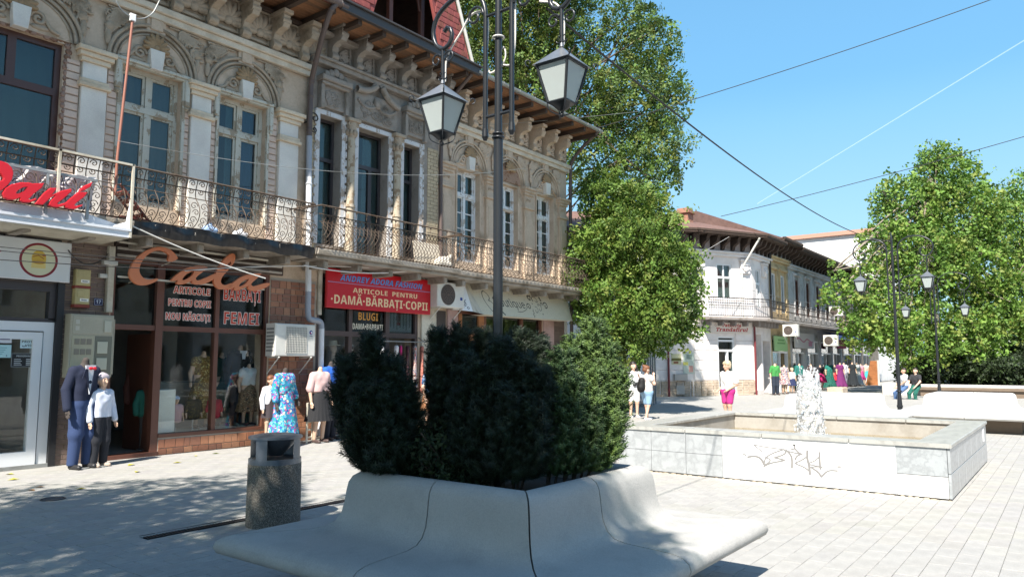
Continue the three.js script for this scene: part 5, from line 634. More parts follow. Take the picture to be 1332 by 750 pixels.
// ---------- street lamps ----------
function lantern(L, x, y, z, s) { // y is the roof apex
  const g = part(L, 'lantern', [cyl(x, y - .005, z, .02 * s, .012 * s, .07 * s, 8), new THREE.ConeGeometry(.245 * s, .17 * s, 4, 1).rotateY(PI / 4).translate(x, y - .085 * s, z)], mk([.19, .205, .225], { r: .38, m: .35, map: T.grime })), b = y - .175 * s;
  const top = .150 * s, bot = .082 * s, h = .30 * s, cn = (r, k, yy) => V(x + r * Math.cos(k * PI / 2 + .785), yy, z + r * Math.sin(k * PI / 2 + .785));
  part(g, 'lantern_frame', [0, 1, 2, 3].flatMap(k => [rod(cn(top * 1.414 * .98, k, b), cn(bot * 1.414, k, b - h), .014 * s, 4), rod(cn(top * 1.4, k, b), cn(top * 1.4, k + 1, b), .011 * s, 4), rod(cn(bot * 1.4, k, b - h), cn(bot * 1.4, k + 1, b - h), .011 * s, 4)]).concat([new THREE.CylinderGeometry(bot * 1.3, .03 * s, .06 * s, 4).rotateY(PI / 4).translate(x, b - h - .035 * s, z), ball(x, b - h - .10 * s, z, .022 * s), rod([x, b - h - .06 * s, z], [x, b - h - .12 * s, z], .008 * s)]), M.lampBlack);
  const gl = mk([.62, .68, .66], { r: .45, phys: { transmission: .45, thickness: 0, ior: 1.45 } });
  for (let k = 0; k < 4; k++) { const a = cn(top * 1.36, k, b), c = cn(top * 1.36, k + 1, b), d = cn(bot * 1.36, k + 1, b - h), e = cn(bot * 1.36, k, b - h), q = new THREE.BufferGeometry(); q.setAttribute('position', new THREE.Float32BufferAttribute([a, c, d, a, d, e].flatMap(p => [p.x, p.y, p.z]), 3)); q.computeVertexNormals(); part(g, 'lantern_pane', fin([q]), gl); }
  part(g, 'bulb', [ball(x, b - .16 * s, z, .035 * s, 1, 1.4, 1)], M.white);
  const sc = []; for (let k = 0; k < 4; k++) { const p = cn(.245 * s, k, b - .0), d = cn(1, k, 0).sub(V(x, 0, z)).setY(0).normalize(), pts = []; for (let i = 0; i <= 9; i++) { const t = i / 9, a = -1.6 + t * 5.2, r = .032 * s * (1 - .6 * t); pts.push(p.clone().add(d.clone().multiplyScalar(.03 * s + r * Math.cos(a))).add(V(0, .022 * s + r * Math.sin(a), 0))); } sc.push(tube(pts, .006 * s, 12, 4)); const e = cn(bot * 1.5, k, b - h + .03 * s), f = cn(.0, k, b - h - .11 * s), m = cn(bot * 1.3, k, b - h - .06 * s); sc.push(tube([e, m, f], .006 * s, 8, 4)); }
  for (const q of [-1, 1]) for (const w of [0, 1]) { const pts = []; for (let i = 0; i <= 9; i++) { const t = i / 9, a = PI / 2 + q * t * 4.4, r = .035 * s * (1 - .5 * t); pts.push(V(x + (w ? q * (.035 * s) + r * Math.cos(a) : 0), y + .06 * s + r * Math.sin(a), z + (w ? 0 : q * (.035 * s) + r * Math.cos(a)))); } sc.push(tube(pts, .006 * s, 12, 4)); }
  part(g, 'lantern_scroll', sc, M.lampBlack);
}
function lampPost(label, x, z, o) {
  const L = thing('street_lamp', label, 'street lamp', [x, 0, z], o.turn || 0, 'old style two-lantern street lamps'), R = o.r, top = o.top, off = .125 * o.k, arm = o.arm, ya = o.apex;
  part(L, 'pole', [rod([0, 0, 0], [0, o.y1, 0], R * 1.12, 14), rod([0, o.y1, 0], [0, top, 0], R * .92, 14, R * .7), new THREE.TorusGeometry(R * 1.15, .012, 6, 16).rotateX(PI / 2).translate(0, o.y1, 0), new THREE.TorusGeometry(R * 1.1, .01, 6, 16).rotateX(PI / 2).translate(0, o.y1 + .03, 0), cyl(0, top, 0, .03, .002, .18, 8)], M.lampBlack);
  part(L, 'pole_base', [cyl(0, 0, 0, R * 2.6, R * 2.3, .10, 14), cyl(0, .1, 0, R * 2.0, R * 1.5, .25, 14), cyl(0, .35, 0, R * 1.9, R * 1.9, .06, 14), cyl(0, .41, 0, R * 1.6, R * 1.15, .35, 14), new THREE.TorusGeometry(R * 1.5, .02, 6, 16).rotateX(PI / 2).translate(0, .8, 0)], M.lampBlack);
  const yb = ya - .22 * o.k - o.drop, yt = ya + .42 * (arm / .565);
  for (const s of [-1, 1]) {
    const A = part(L, 'scroll_arm', [rod([0, yb, s * off], [0, yt, s * off], .0145 * o.k + .004, 8), cyl(0, yb - .08, s * off, .012, .026, .03, 8), cyl(0, yb - .05, s * off, .026, .022, .06, 8), rod([0, yb + .10, 0], [0, yb + .10, s * off], .013, 6), rod([0, yt, 0], [0, yt, s * off], .013, 6)], M.lampBlack);
    const q = arm / .565, P3 = ([u, v]) => V(0, ya + v * q, s * (off + (u - .13) * (arm - off) / .435)), pts = [[.13, .40], [.135, .48], [.17, .57], [.25, .64], [.38, .67], [.52, .64], [.63, .56], [.67, .45], [.64, .34], [.565, .28], [.49, .31], [.47, .39], [.51, .45], [.55, .42]].map(P3);
    const hook = [P3([.565, .28]), P3([.565, .14]), V(0, ya, s * arm)], curl = (cu, cv, r, a0, dir) => [...Array(13)].map((_, i) => { const t = i / 12, a = a0 + dir * t * 7, k = r * (1 - .7 * t); return P3([cu + k * Math.cos(a), cv + k * Math.sin(a)]); }), sp = curl(.235, .45, .085, PI, -1);
    part(A, 'scroll', [tube(pts, .0145 * o.k + .003, 30, 8), tube(hook, .014 * o.k, 14, 8), tube(sp, .011, 24, 6), tube(curl(.50, .20, .055, .5, 1), .008, 20, 5), tube(curl(.63, .20, .055, 2.6, -1), .008, 20, 5)], M.lampBlack); lantern(L, 0, ya, s * arm, o.ls);
  }
  if (o.cable) part(L, 'wrapped_cable', [tube([[.03, ya + .02, -arm], [.03, ya + .22, -arm + .02], [.03, ya + .38, -arm + .16], [.03, ya + .5, -off - .16], [.03, ya + .46, -off - .02], [.03, ya + .05, -off - .01], [.035, ya - .02, -off + .02], [.045, ya + .02, 0], [.035, ya + .0, off - .04], [.03, ya + .10, off], [.03, ya + .55, off + .01]], .008, 60, 6), new THREE.TorusGeometry(.03, .006, 5, 14).scale(1, 2, 1).rotateY(PI / 2).translate(.05, ya + .1, .0), new THREE.TorusGeometry(.042, .007, 5, 16).rotateX(PI / 2).translate(0, ya + .22, 0), tube([[.025, ya + .02, arm], [.025, ya + .22, arm], [.025, ya + .34, arm - .06], [.02, ya + .4, arm - .2]], .008, 16, 6)], M.cableWhite);
  return L;
}
lampPost('black two-lantern street lamp standing among the shrubs of the concrete bench', 4.17, -3.30, { r: .032, top: 5.2, y1: 3.25, k: 1.0, ls: .86, arm: .565, apex: 3.80, drop: .25, cable: true });
{ const a = onGround(1172, 546), b = onGround(1221, 517); lampPost('tall black two-lantern street lamp just beyond the fountain', a.x, a.z, { r: .042, top: 5.15, y1: 2.6, k: 1.12, ls: 1.0, arm: .86, apex: 4.12, drop: .45 }); lampPost('black two-lantern street lamp standing by the raised bed', b.x - 3, b.z + .45, { r: .045, top: 5.2, y1: 2.6, k: 1.15, ls: 1.05, arm: 1.1, apex: 4.05, drop: .5 }); }
{ // litter bin
  const b = thing('litter_bin', 'round speckled aggregate litter bin with grey metal hood by the bench', 'litter bin', [4.56, 0, -6.46]); part(b, 'drum', [cyl(0, 0, 0, .262, .258, .60, 36)], M.speck); part(b, 'collar', [cyl(0, .60, 0, .255, .255, .05, 32)], M.binMetal);
  part(b, 'hood', [cyl(0, .845, 0, .262, .262, .022, 32), cyl(0, .867, 0, .262, .15, .02, 32), cyl(0, .80, 0, .03, .24, .045, 24), ...[0, 1, 2, 3].map(k => new THREE.CylinderGeometry(.25, .25, .20, 6, 1, true, k * PI / 2 + .15, .5).translate(0, .745, 0))], M.binMetal); part(b, 'funnel', [new THREE.CylinderGeometry(.235, .07, .17, 24, 1, true).translate(0, .757, 0)], M.binMetal); part(b, 'liner', [new THREE.CylinderGeometry(.22, .22, .06, 24).translate(0, .625, 0)], M.black);
}
// ---------- fountain ----------
{
  const X0 = 10.06, X1 = 14.35, Z1 = -1.23, Z0 = -5.62, Hh = .65, w = .34, Fn = thing('fountain', 'low square white marble fountain basin with graffiti on its front', 'fountain', [0, 0, 0]);
  part(Fn, 'basin_wall', [box(X0 + .03, X0 + w, 0, Hh - .05, Z0 + .03, Z1 - .03), box(X1 - w, X1 - .03, 0, Hh - .05, Z0 + .03, Z1 - .03), box(X0 + w, X1 - w, 0, Hh - .05, Z1 - w, Z1 - .03), box(X0 + w, X1 - w, 0, Hh - .05, Z0 + .03, Z0 + w)], M.basin); part(Fn, 'basin_floor', [box(X0 + w, X1 - w, 0, .20, Z0 + w, Z1 - w)], M.basinFloor);
  const cap = (x0, x1, z0, z1) => part(Fn, 'rim_stone', [cbox(x0, x1, Hh - .05, Hh, z0, z1, .008)], M.rim); for (let i = 0; i < 4; i++) { const a = lerp(Z0, Z1, i / 4), b = lerp(Z0, Z1, (i + 1) / 4) - .006; cap(X0 - .02, X0 + w + .03, a - (i ? 0 : .02), b + (i === 3 ? .026 : 0)); cap(X1 - w - .03, X1 + .02, a - (i ? 0 : .02), b + (i === 3 ? .026 : 0)); const c = lerp(X0 + w + .036, X1 - w - .036, i / 4), d = lerp(X0 + w + .036, X1 - w - .036, (i + 1) / 4) - .006; cap(c, d, Z1 - w - .03, Z1 + .02); cap(c, d, Z0 - .02, Z0 + w + .03); }
  const grey = mk([.37, .385, .39], { map: rep(T.marble, 1.4), r: .22 }), wh = mk([.79, .785, .77], { map: T.plaster, r: .5 });
  for (let i = 0; i < 8; i++) { const a = lerp(Z0 + .01, Z1 - .03, i / 8), b = lerp(Z0 + .01, Z1 - .03, (i + 1) / 8) - .005; if (i < 3) { part(Fn, 'marble_slab', [cbox(X0 + .0, X0 + .03, .02, .31, a, b, .003)], M.marble); part(Fn, 'marble_slab', [cbox(X0, X0 + .03, .315, .598, a, b, .003)], M.marble); } else if (i < 7) part(Fn, 'wall_panel', [cbox(X0, X0 + .03, .02, .598, a, b + .004, .002)], wh); else { part(Fn, 'marble_slab', [cbox(X0, X0 + .03, .27, .598, a, b, .003)], grey); part(Fn, 'wall_panel', [cbox(X0, X0 + .03, .02, .262, a, b, .003)], wh); } }
  for (let i = 0; i < 6; i++) { const a = lerp(X0 + .002, X1 - .01, i / 6), b = lerp(X0 + .002, X1 - .01, (i + 1) / 6) - .005; part(Fn, 'marble_slab', [cbox(a, b, .02, .30, Z1 - .03, Z1, .003)], grey); part(Fn, 'marble_slab', [cbox(a, b, .306, .598, Z1 - .03, Z1, .003)], grey); }
  part(Fn, 'gap_tile', [box(X1 - .5, X1 - .36, .36, .56, Z1, Z1 + .006)], M.white);
  const mort = []; for (let i = 0; i < 46; i++) { const z = lerp(Z0, Z1, i / 46); mort.push(ball(X0 - .012, .0, z + rr(0, .08), .022, rr(.4, 1.2), rr(.2, .7), rr(.8, 2.6), 6)); } part(Fn, 'mortar_edge', mort, mk([.45, .38, .29], { map: T.grime }));
  const gt = canvasTex(1332, 710, (c, W, Hc) => { c.clearRect(0, 0, W, Hc); c.lineCap = 'round'; c.lineJoin = 'round'; const st = (p, lw, a = 1) => { c.strokeStyle = `rgba(128,126,124,${a})`; c.lineWidth = lw * 1.45; c.beginPath(); c.moveTo(...p[0]); for (let i = 1; i < p.length - 1; i++) c.quadraticCurveTo(...p[i], (p[i][0] + p[i + 1][0]) / 2, (p[i][1] + p[i + 1][1]) / 2); c.lineTo(...p[p.length - 1]); c.stroke(); };
    st([[305, 250], [190, 145], [200, 150], [350, 175], [560, 190]], 9); st([[560, 190], [450, 240], [340, 330], [325, 430]], 12); st([[560, 190], [590, 220], [560, 270], [450, 325]], 14); st([[450, 325], [570, 345], [560, 360], [400, 410], [325, 470]], 15); st([[340, 330], [400, 350], [395, 395], [340, 440]], 12); st([[325, 440], [300, 370], [250, 330], [190, 325], [130, 345]], 20); st([[590, 200], [640, 260], [655, 330], [655, 460]], 17); st([[600, 210], [700, 235], [770, 240]], 12); st([[640, 185], [690, 170], [680, 120]], 13); st([[690, 170], [720, 220], [770, 240], [710, 270], [692, 325]], 14); st([[828, 190], [825, 300], [850, 400], [862, 540]], 19); st([[828, 270], [760, 340], [690, 380], [700, 395], [800, 440], [860, 500]], 13); st([[965, 200], [965, 320], [978, 450]], 17); st([[965, 260], [930, 320], [850, 370]], 11); st([[850, 390], [920, 405], [990, 420]], 12); st([[870, 430], [930, 420], [1000, 425]], 9); st([[880, 440], [950, 490], [990, 570]], 16); st([[990, 570], [1030, 500], [1080, 460], [1160, 462]], 15); st([[60, 318], [85, 300], [105, 330]], 12, .8); st([[1168, 408], [1180, 385], [1195, 412]], 12, .8); c.fillStyle = '#14120f'; c.beginPath(); c.arc(676, 112, 13, 0, 7); c.fill(); });
  const P = [[960, 635], [1110, 635], [1110, 555], [960, 555]].map(p => atX(p[0], p[1], X0 - .003)).map(p => [p.x, clamp(p.y, .01, .62), p.z]), gg = new THREE.BufferGeometry(), top = [955, 555]; gg.setAttribute('position', new THREE.Float32BufferAttribute([...P[0], ...P[1], ...P[2], ...P[0], ...P[2], ...P[3]], 3)); gg.setAttribute('uv', new THREE.Float32BufferAttribute([0, 0, 1, 0, 1, 1, 0, 0, 1, 1, 0, 1], 2)); gg.computeVertexNormals(); const gm = mk([1, 1, 1], { map: gt, r: .6 }); gm.transparent = true; part(Fn, 'graffiti', gg, gm);
  const wat = structure('water', fin([new THREE.PlaneGeometry(X1 - X0 - 2 * w, Z1 - Z0 - 2 * w, 60, 60).rotateX(-PI / 2).translate((X0 + X1) / 2, .36, (Z0 + Z1) / 2)]), mk([.82, .74, .55], { r: .06, bump: rep(T.bumpA, 1.2), bs: .02, phys: { transmission: .85, thickness: 0, ior: 1.33 } }));
  // water jet: a rising frothy column that falls back on itself
  const c0 = V((X0 + X1) / 2, 0, 0); const j = onZ(1052, 545, -3.3); const jx = c0.x - .15, jz = atX(1054, 540, jx).z, wet = mk([.96, .975, .98], { r: .06, phys: { transmission: .78, thickness: .1, ior: 1.33 } }), froth = mk([.84, .86, .87], { r: .3, phys: { transmission: .65, thickness: 0, ior: 1.33 } });
  const J = thing('water_jet', 'frothy clear water jet rising from the fountain basin', 'water jet', [jx, .36, jz]); const bones = [[[0, -.05, 0], [0, .5, 0], .15, .15], [[0, .5, 0], [.01, .9, 0], .15, .11], [[.0, .9, 0], [.02, 1.04, 0], .10, .05]]; for (let i = 0; i < 130; i++) { const y = Math.pow(rnd(), .9) * 1.08, a = rr(0, 6.28), r = .12 + .07 * (1 - y * .75); bones.push([[r * Math.cos(a), y, r * Math.sin(a)], [r * 1.12 * Math.cos(a + .2), y - rr(.05, .2), r * 1.12 * Math.sin(a + .2)], rr(.014, .045), rr(.008, .03)]); }
  part(J, 'column', fin([bonesMesh(bones, .02, .013)]), wet); const dg = fin([new THREE.SphereGeometry(1, 6, 5)]), ds = []; for (let i = 0; i < 420; i++) { const y = rr(0, 1.16), a = rr(0, 6.28), r = rr(.12, .25) * (1.2 - y * .55); ds.push(dg.clone().scale(1, rr(1, 2.2), 1).scale(...Array(3).fill(rr(.005, .016))).translate(r * Math.cos(a), y, r * Math.sin(a))); } const dm = part(J, 'droplets', fin(ds), froth); dm.userData.kind = 'stuff';
  part(J, 'splash_ring', [...Array(40)].map(() => { const a = rr(0, 6.28), r = rr(.1, .34); return ball(r * Math.cos(a), .01, r * Math.sin(a), rr(.015, .04), 1.3, .4, 1.3, 6); }), froth); part(J, 'nozzle', [cyl(0, -.16, 0, .05, .03, .14)], M.zinc);
}
// ---------- white corner building and the row of shops beyond ----------
const seg = (ax, az, bx, bz) => { const L = Math.hypot(bx - ax, bz - az), r = -Math.atan2(bz - az, bx - ax); return { ax, az, L, r, ux: (bx - ax) / L, uz: (bz - az) / L }; };
function onSeg(s, px, py) { const d = rayOf(px, py), nx = -s.uz, nz = s.ux, t = (s.ax * nx + s.az * nz) / (d.x * nx + d.z * nz), x = d.x * t, z = d.z * t; return [(x - s.ax) * s.ux + (z - s.az) * s.uz, EYE + d.y * t]; }
{
  const s0 = seg(28.6, -20.2, 31.2, -16.4), s1 = seg(31.2, -16.4, 33.3, -14.5), s2 = seg(33.3, -14.5, 36.7, ZF), s3 = seg(36.7, ZF, 39.3, ZF);
  const Bd = thing('corner_building', 'white two-storey corner building with pastry shop door, iron balcony and dark bracketed eaves', 'building', [0, 0, 0]);
  const put = (s, name, geo, mat, parent = Bd) => part(parent, name, geo, mat, [s.ax, 0, s.az], [0, s.r, 0]);
  const win = (s, x0, x1, y0, y1, fr, o = {}) => { const w = put(s, 'window', [box(x0, x1, y0, y0 + .08, -.16, -.04), box(x0, x1, y1 - .08, y1, -.16, -.04), box(x0, x0 + .08, y0 + .08, y1 - .08, -.16, -.04), box(x1 - .08, x1, y0 + .08, y1 - .08, -.16, -.04), box(x0 + .08, x1 - .08, lerp(y0, y1, .62) - .05, lerp(y0, y1, .62) + .05, -.15, -.05), box((x0 + x1) / 2 - .035, (x0 + x1) / 2 + .035, y0 + .08, y1 - .08, -.145, -.055)], fr); part(w, 'pane', fin([box(x0 + .08, x1 - .08, y0 + .08, y1 - .08, -.105, -.10)]), M.glassDim); part(w, 'curtain', fin([box(x0, x1, y0, y1, -.32, -.31)]), o.c || M.curtain); return w; };
  const WH = 7.0;
  // wall faces with openings
  const o0 = [], o1a = onSeg(s1, 872, 460), o1b = onSeg(s1, 903, 487), w2a = onSeg(s2, 932, 342), w2b = onSeg(s2, 953, 390), d2a = onSeg(s2, 934, 437), d2b = onSeg(s2, 958, 516);
  put(s0, 'wall', holedWall(0, s0.L, 0, WH, -.4, 0, [[.6, 2.2, .3, 2.7]]), M.whiteWall); put(s1, 'wall', holedWall(0, s1.L - .003, 0, WH, -.4, 0, [[.5, 1.4, 4.4, 6.3]]), M.whiteWall); put(s2, 'wall', holedWall(0, s2.L - .003, 0, WH, -.4, 0, [[w2a[0], w2b[0], w2b[1], w2a[1]], [d2a[0], d2b[0], 0, d2a[1]]]), M.whiteWall);
  put(s3, 'wall', holedWall(0, s3.L, 0, WH, -.4, 0, [[.55, 1.25, 4.4, 6.35], [.25, 1.1, .2, 3.0], [1.3, 2.4, 0, 2.7]]), M.whiteWall);
  win(s1, .5, 1.4, 4.4, 6.3, M.whitePVC); win(s2, w2a[0], w2b[0], w2b[1], w2a[1], M.whitePVC, { c: mk([.62, .66, .62], { r: 1 }) }); win(s3, .55, 1.25, 4.4, 6.35, M.whitePVC, { c: M.curtainTeal });
  put(s0, 'shop_window', [box(.6, 2.2, .3, .4, -.2, -.05), box(.6, 2.2, 2.6, 2.7, -.2, -.05), box(.6, .7, .4, 2.6, -.2, -.05), box(2.1, 2.2, .4, 2.6, -.2, -.05)], M.whitePVC); put(s0, 'pane', [box(.7, 2.1, .4, 2.6, -.12, -.11)], M.glassDim);
  // pastry door with two lights above
  const dw = d2b[0] - d2a[0], dt = d2a[1], D = put(s2, 'shop_door', [box(d2a[0], d2a[0] + .07, 0, dt, -.2, -.05), box(d2b[0] - .07, d2b[0], 0, dt, -.2, -.05), box(d2a[0] + .07, d2b[0] - .07, dt - .08, dt, -.2, -.05), box(d2a[0] + .07, d2b[0] - .07, 2.12, 2.22, -.2, -.05), box(d2a[0] + .07, d2b[0] - .07, 2.60, 2.70, -.2, -.05), box(d2b[0] - .45, d2b[0] - .38, 0, 2.12, -.2, -.05)], M.whitePVC); part(D, 'pane', fin([box(d2a[0] + .07, d2b[0] - .07, 2.22, 2.60, -.13, -.12), box(d2a[0] + .07, d2b[0] - .07, 2.7, dt - .08, -.13, -.12)]), M.glassDim); part(D, 'door_leaf', fin([box(d2b[0] - .37, d2b[0] - .08, .05, 2.1, -.13, -.12)]), M.glassDim);
  put(s2, 'rustication', (() => { const o = []; for (let y = .75; y < 3.2; y += .48) for (const [a, b] of [[.06, d2a[0] - .06], [d2b[0] + .06, s2.L - .1]]) if (b > a) o.push(cbox(a, b, y, y + .455, -.02, .04, .01)); return o; })(), M.whiteWall); put(s1, 'rustication', (() => { const o = []; for (let y = .75; y < 3.2; y += .48) o.push(cbox(.05, s1.L - .06, y, y + .455, -.02, .03, .01)); return o; })(), M.whiteWall);
  const st = [], sm = (s, x0, x1) => { for (let y = 0; y < .7; y += .12) for (let x = x0; x < x1; x += .38) st.push([s, x + rr(0, .02), Math.min(x + rr(.3, .37), x1), y, y + .11]); }; sm(s2, .04, d2a[0] - .05); sm(s2, d2b[0] + .05, s2.L - .04); sm(s1, .05, s1.L - .05); for (const [s, a, b, c, d] of st) put(s, 'base_stone', [cbox(a, b, c, d, -.01, .05 + rr(0, .03), .01)], M.stoneBase);
  // floors, back and interior
  part(Bd, 'core', [box(33.4, 39.2, 0, WH + .6, -22, -21.6), box(33.4, 39.2, 3.4, 3.6, -21, -14.2), box(39.1, 39.25, 0, WH, -21, -13.2)], M.interior); put(s2, 'inner_wall', [box(.1, s2.L - .1, 0, 3.3, -2.6, -2.5), box(.1, s2.L - .1, 3.7, 7, -2.6, -2.5)], mk([.16, .09, .07])); put(s3, 'inner_wall', [box(.0, s3.L, 0, 3.3, -2.6, -2.5)], M.interior); put(s0, 'inner_wall', [box(0, s0.L, 0, 7, -1.6, -1.5)], M.interior); put(s1, 'inner_wall', [box(0, s1.L, 3.6, 7, -1.2, -1.1)], M.interior);
  // cornice, brackets, eaves, roof
  const capP = (s, x) => put(s, 'corner_capital', [cbox(x - .28, x + .28, 6.0, 6.62, 0, .14, .02), scroll(x - .16, 6.3, .17, .13, 1.3, 0, 1, .04), scroll(x + .16, 6.3, .17, .13, 1.3, PI, -1, .04), ball(x, 6.2, .15, .14, 1.2, 1, .6), cbox(x - .34, x + .34, 6.62, 6.72, 0, .2, .02)], M.whiteWall); capP(s2, .45); capP(s2, s2.L - .5); capP(s1, .4); capP(s3, 1.7);
  for (const s of [s0, s1, s2, s3]) { put(s, 'cornice', [cbox(-.05, s.L + .05, 6.80, 6.95, 0, .14, .015), cbox(-.08, s.L + .08, 6.95, 7.05, 0, .22, .015)], M.whiteWall); put(s, 'frieze', [box(-.02, s.L + .02, 7.0, 7.9, -.4, .03)], mk([.40, .33, .30], { map: T.grime })); const n = Math.round(s.L / .62); for (let i = 0; i <= n; i++) put(s, 'eaves_bracket', [extr([[0, 0], [.12, .02], [.2, .2], [.5, .34], [.62, .62], [0, .62]], .18, .01).rotateY(-PI / 2).translate(.09 + i * s.L / n, 7.1, .02)], M.woodDark); put(s, 'eaves', [box(-.25, s.L + .25, 7.74, 7.82, -.3, .95), box(-.3, s.L + .3, 7.82, 7.92, .85, .98)], M.woodDark); }
  part(Bd, 'roof', (() => { const ring = [[27.8, -19.7], [30.5, -15.7], [32.9, -13.65], [36.45, ZF + .95], [39.3, ZF + .95]], in2 = [[31.4, -21], [33.2, -18.8], [34.5, -17.5], [36.8, -17], [39.3, -17]], p = []; for (let i = 0; i < 4; i++) { const a = [ring[i][0], 7.92, ring[i][1]], b = [ring[i + 1][0], 7.92, ring[i + 1][1]], c = [in2[i + 1][0], 9.4, in2[i + 1][1]], d = [in2[i][0], 9.4, in2[i][1]]; p.push(...a, ...b, ...c, ...a, ...c, ...d); } const g = new THREE.BufferGeometry(); g.setAttribute('position', new THREE.Float32BufferAttribute(p, 3)); g.computeVertexNormals(); return fin([g]); })(), mk([.20, .12, .095], { map: T.shingle }));
  const ch = onSeg(s2, 943, 296); part(Bd, 'chimney', [cbox(35.6, 36.3, 8.4, 9.35, -16.2, -15.6), cbox(35.5, 36.4, 9.35, 9.5, -16.3, -15.5), cbox(35.6, 36.3, 9.5, 9.62, -16.2, -15.6)], mk([.36, .18, .12], { map: T.grime }));
  // balcony and its rail
  for (const [s, a, b] of [[s2, .35, s2.L + .35], [s3, .15, s3.L]]) { const B = put(s, 'balcony', [cbox(a, b, 3.62, 3.76, 0, .8, .02), ...[...Array(5)].map((_, i) => cbox(lerp(a, b, (i + .5) / 5) - .06, lerp(a, b, (i + .5) / 5) + .06, 3.36, 3.62, 0, .5, .03))], mk([.30, .27, .25], { map: T.grime })); part(B, 'handrail', fin([rod([a, 4.68, .78], [b, 4.68, .78], .025), rod([a, 3.82, .78], [b, 3.82, .78], .02), rod([a, 4.55, .78], [b, 4.55, .78], .012)]), M.iron); const bg = fin([rod([0, 3.8, .78], [0, 4.66, .78], .011, 4), scroll(.06, 4.3, .78, .05, 1.2, 0, 1, .008)]); for (let x = a + .05; x < b; x += .14) part(B, 'baluster', bg, M.iron, [x, 0, 0]); if (s === s2) part(B, 'white_sheet', fin([box(a + .06, b - .9, 3.84, 4.5, .70, .71)]), mk([.74, .72, .72], { map: T.plaster })); }
  const pp = (s, x, y0, y1, m, r = .05) => put(s, 'downpipe', [rod([x, y0, .12], [x, y1, .12], r, 8)], m); const dred = mk([.16, .025, .03], { r: .5 }); pp(s2, s2.L - .05, 0, 3.5, dred); pp(s1, onSeg(s1, 869, 490)[0], 0, 3.6, dred); pp(s3, s3.L - .1, 3.8, 7.6, M.iron, .06); put(s2, 'downpipe', [tube([[s2.L - .3, 7.7, .95], [s2.L - .55, 6.9, .5], [s2.L - .7, 6.2, .12], [s2.L - .7, 3.8, .12]], .05, 24, 8)], M.offwhite);
  // posters and vents on the low wall face
  const poster = (px0, py0, px1, py1, draw, l) => { const a = onSeg(s1, px0, py0), b = onSeg(s1, px1, py1), m = single('wall_poster', l, 'poster', new THREE.PlaneGeometry(b[0] - a[0], a[1] - b[1]).translate((a[0] + b[0]) / 2, (a[1] + b[1]) / 2, .05), mk([1, 1, 1], { map: canvasTex(128, 128, draw) }), [s1.ax, 0, s1.az], [0, s1.r, 0], 'posters on the white wall'); };
  poster(873, 460, 886, 474, (c, w, h) => { c.fillStyle = '#c6c39d'; c.fillRect(0, 0, w, h); c.fillStyle = '#6d6a3a'; c.fillRect(0, h * .4, w, h * .25); c.fillStyle = '#8a5b45'; c.fillRect(w * .2, h * .7, w * .5, h * .2); }, 'small square khaki poster on the white wall');
  poster(888, 458, 903, 486, (c, w, h) => { c.fillStyle = '#b9c4b8'; c.fillRect(0, 0, w, h); c.fillStyle = '#d6cf72'; c.fillRect(w * .0, h * .45, w * .45, h * .15); c.fillStyle = '#c79a8e'; c.fillRect(w * .5, h * .62, w * .4, h * .3); c.fillStyle = '#7f8f84'; c.fillRect(w * .3, h * .1, w * .5, h * .22); }, 'tall pale green poster on the white wall');
  const wv = onSeg(s1, 884, 508); single('wall_vent', 'brown vent box low on the stone base of the white wall', 'vent', fin([cbox(wv[0] - .2, wv[0] + .2, .1, .5, .05, .16), cbox(wv[0] - .3, wv[0] + .35, .75, 1.05, .04, .2)]), mk([.45, .42, .38]), [s1.ax, 0, s1.az], [0, s1.r, 0]);
  const a = onSeg(s2, 922, 420), b = onSeg(s2, 976, 434), ps = thing('shop_sign', 'cream sign with red italic lettering over the pastry door', 'sign', [s2.ax, 0, s2.az], s2.r); part(ps, 'board', [cbox(a[0], b[0], b[1], a[1] + .05, .06, .14, .01)], mk([.66, .60, .54])); part(ps, 'face', new THREE.PlaneGeometry(b[0] - a[0] - .02, a[1] - b[1] + .03), mk([1, 1, 1], { map: canvasTex(1024, 300, (c, w, h) => { c.fillStyle = '#d9cfc4'; c.fillRect(0, 0, w, h); c.fillStyle = '#b51a22'; c.strokeStyle = '#6d1016'; c.lineWidth = 5; textFit(c, 'Patiseria', w * .5, h * .40, w * .46, 118, 'italic bold', 'serif', true); textFit(c, 'Trandafirul', w * .5, h * .84, w * .78, 140, 'italic bold', 'serif', true); c.lineWidth = 8; c.beginPath(); c.arc(w * .12, h * .26, 26, 0, 5); c.stroke(); }) }), [(a[0] + b[0]) / 2, (a[1] + b[1]) / 2 + .025, .143]);
}
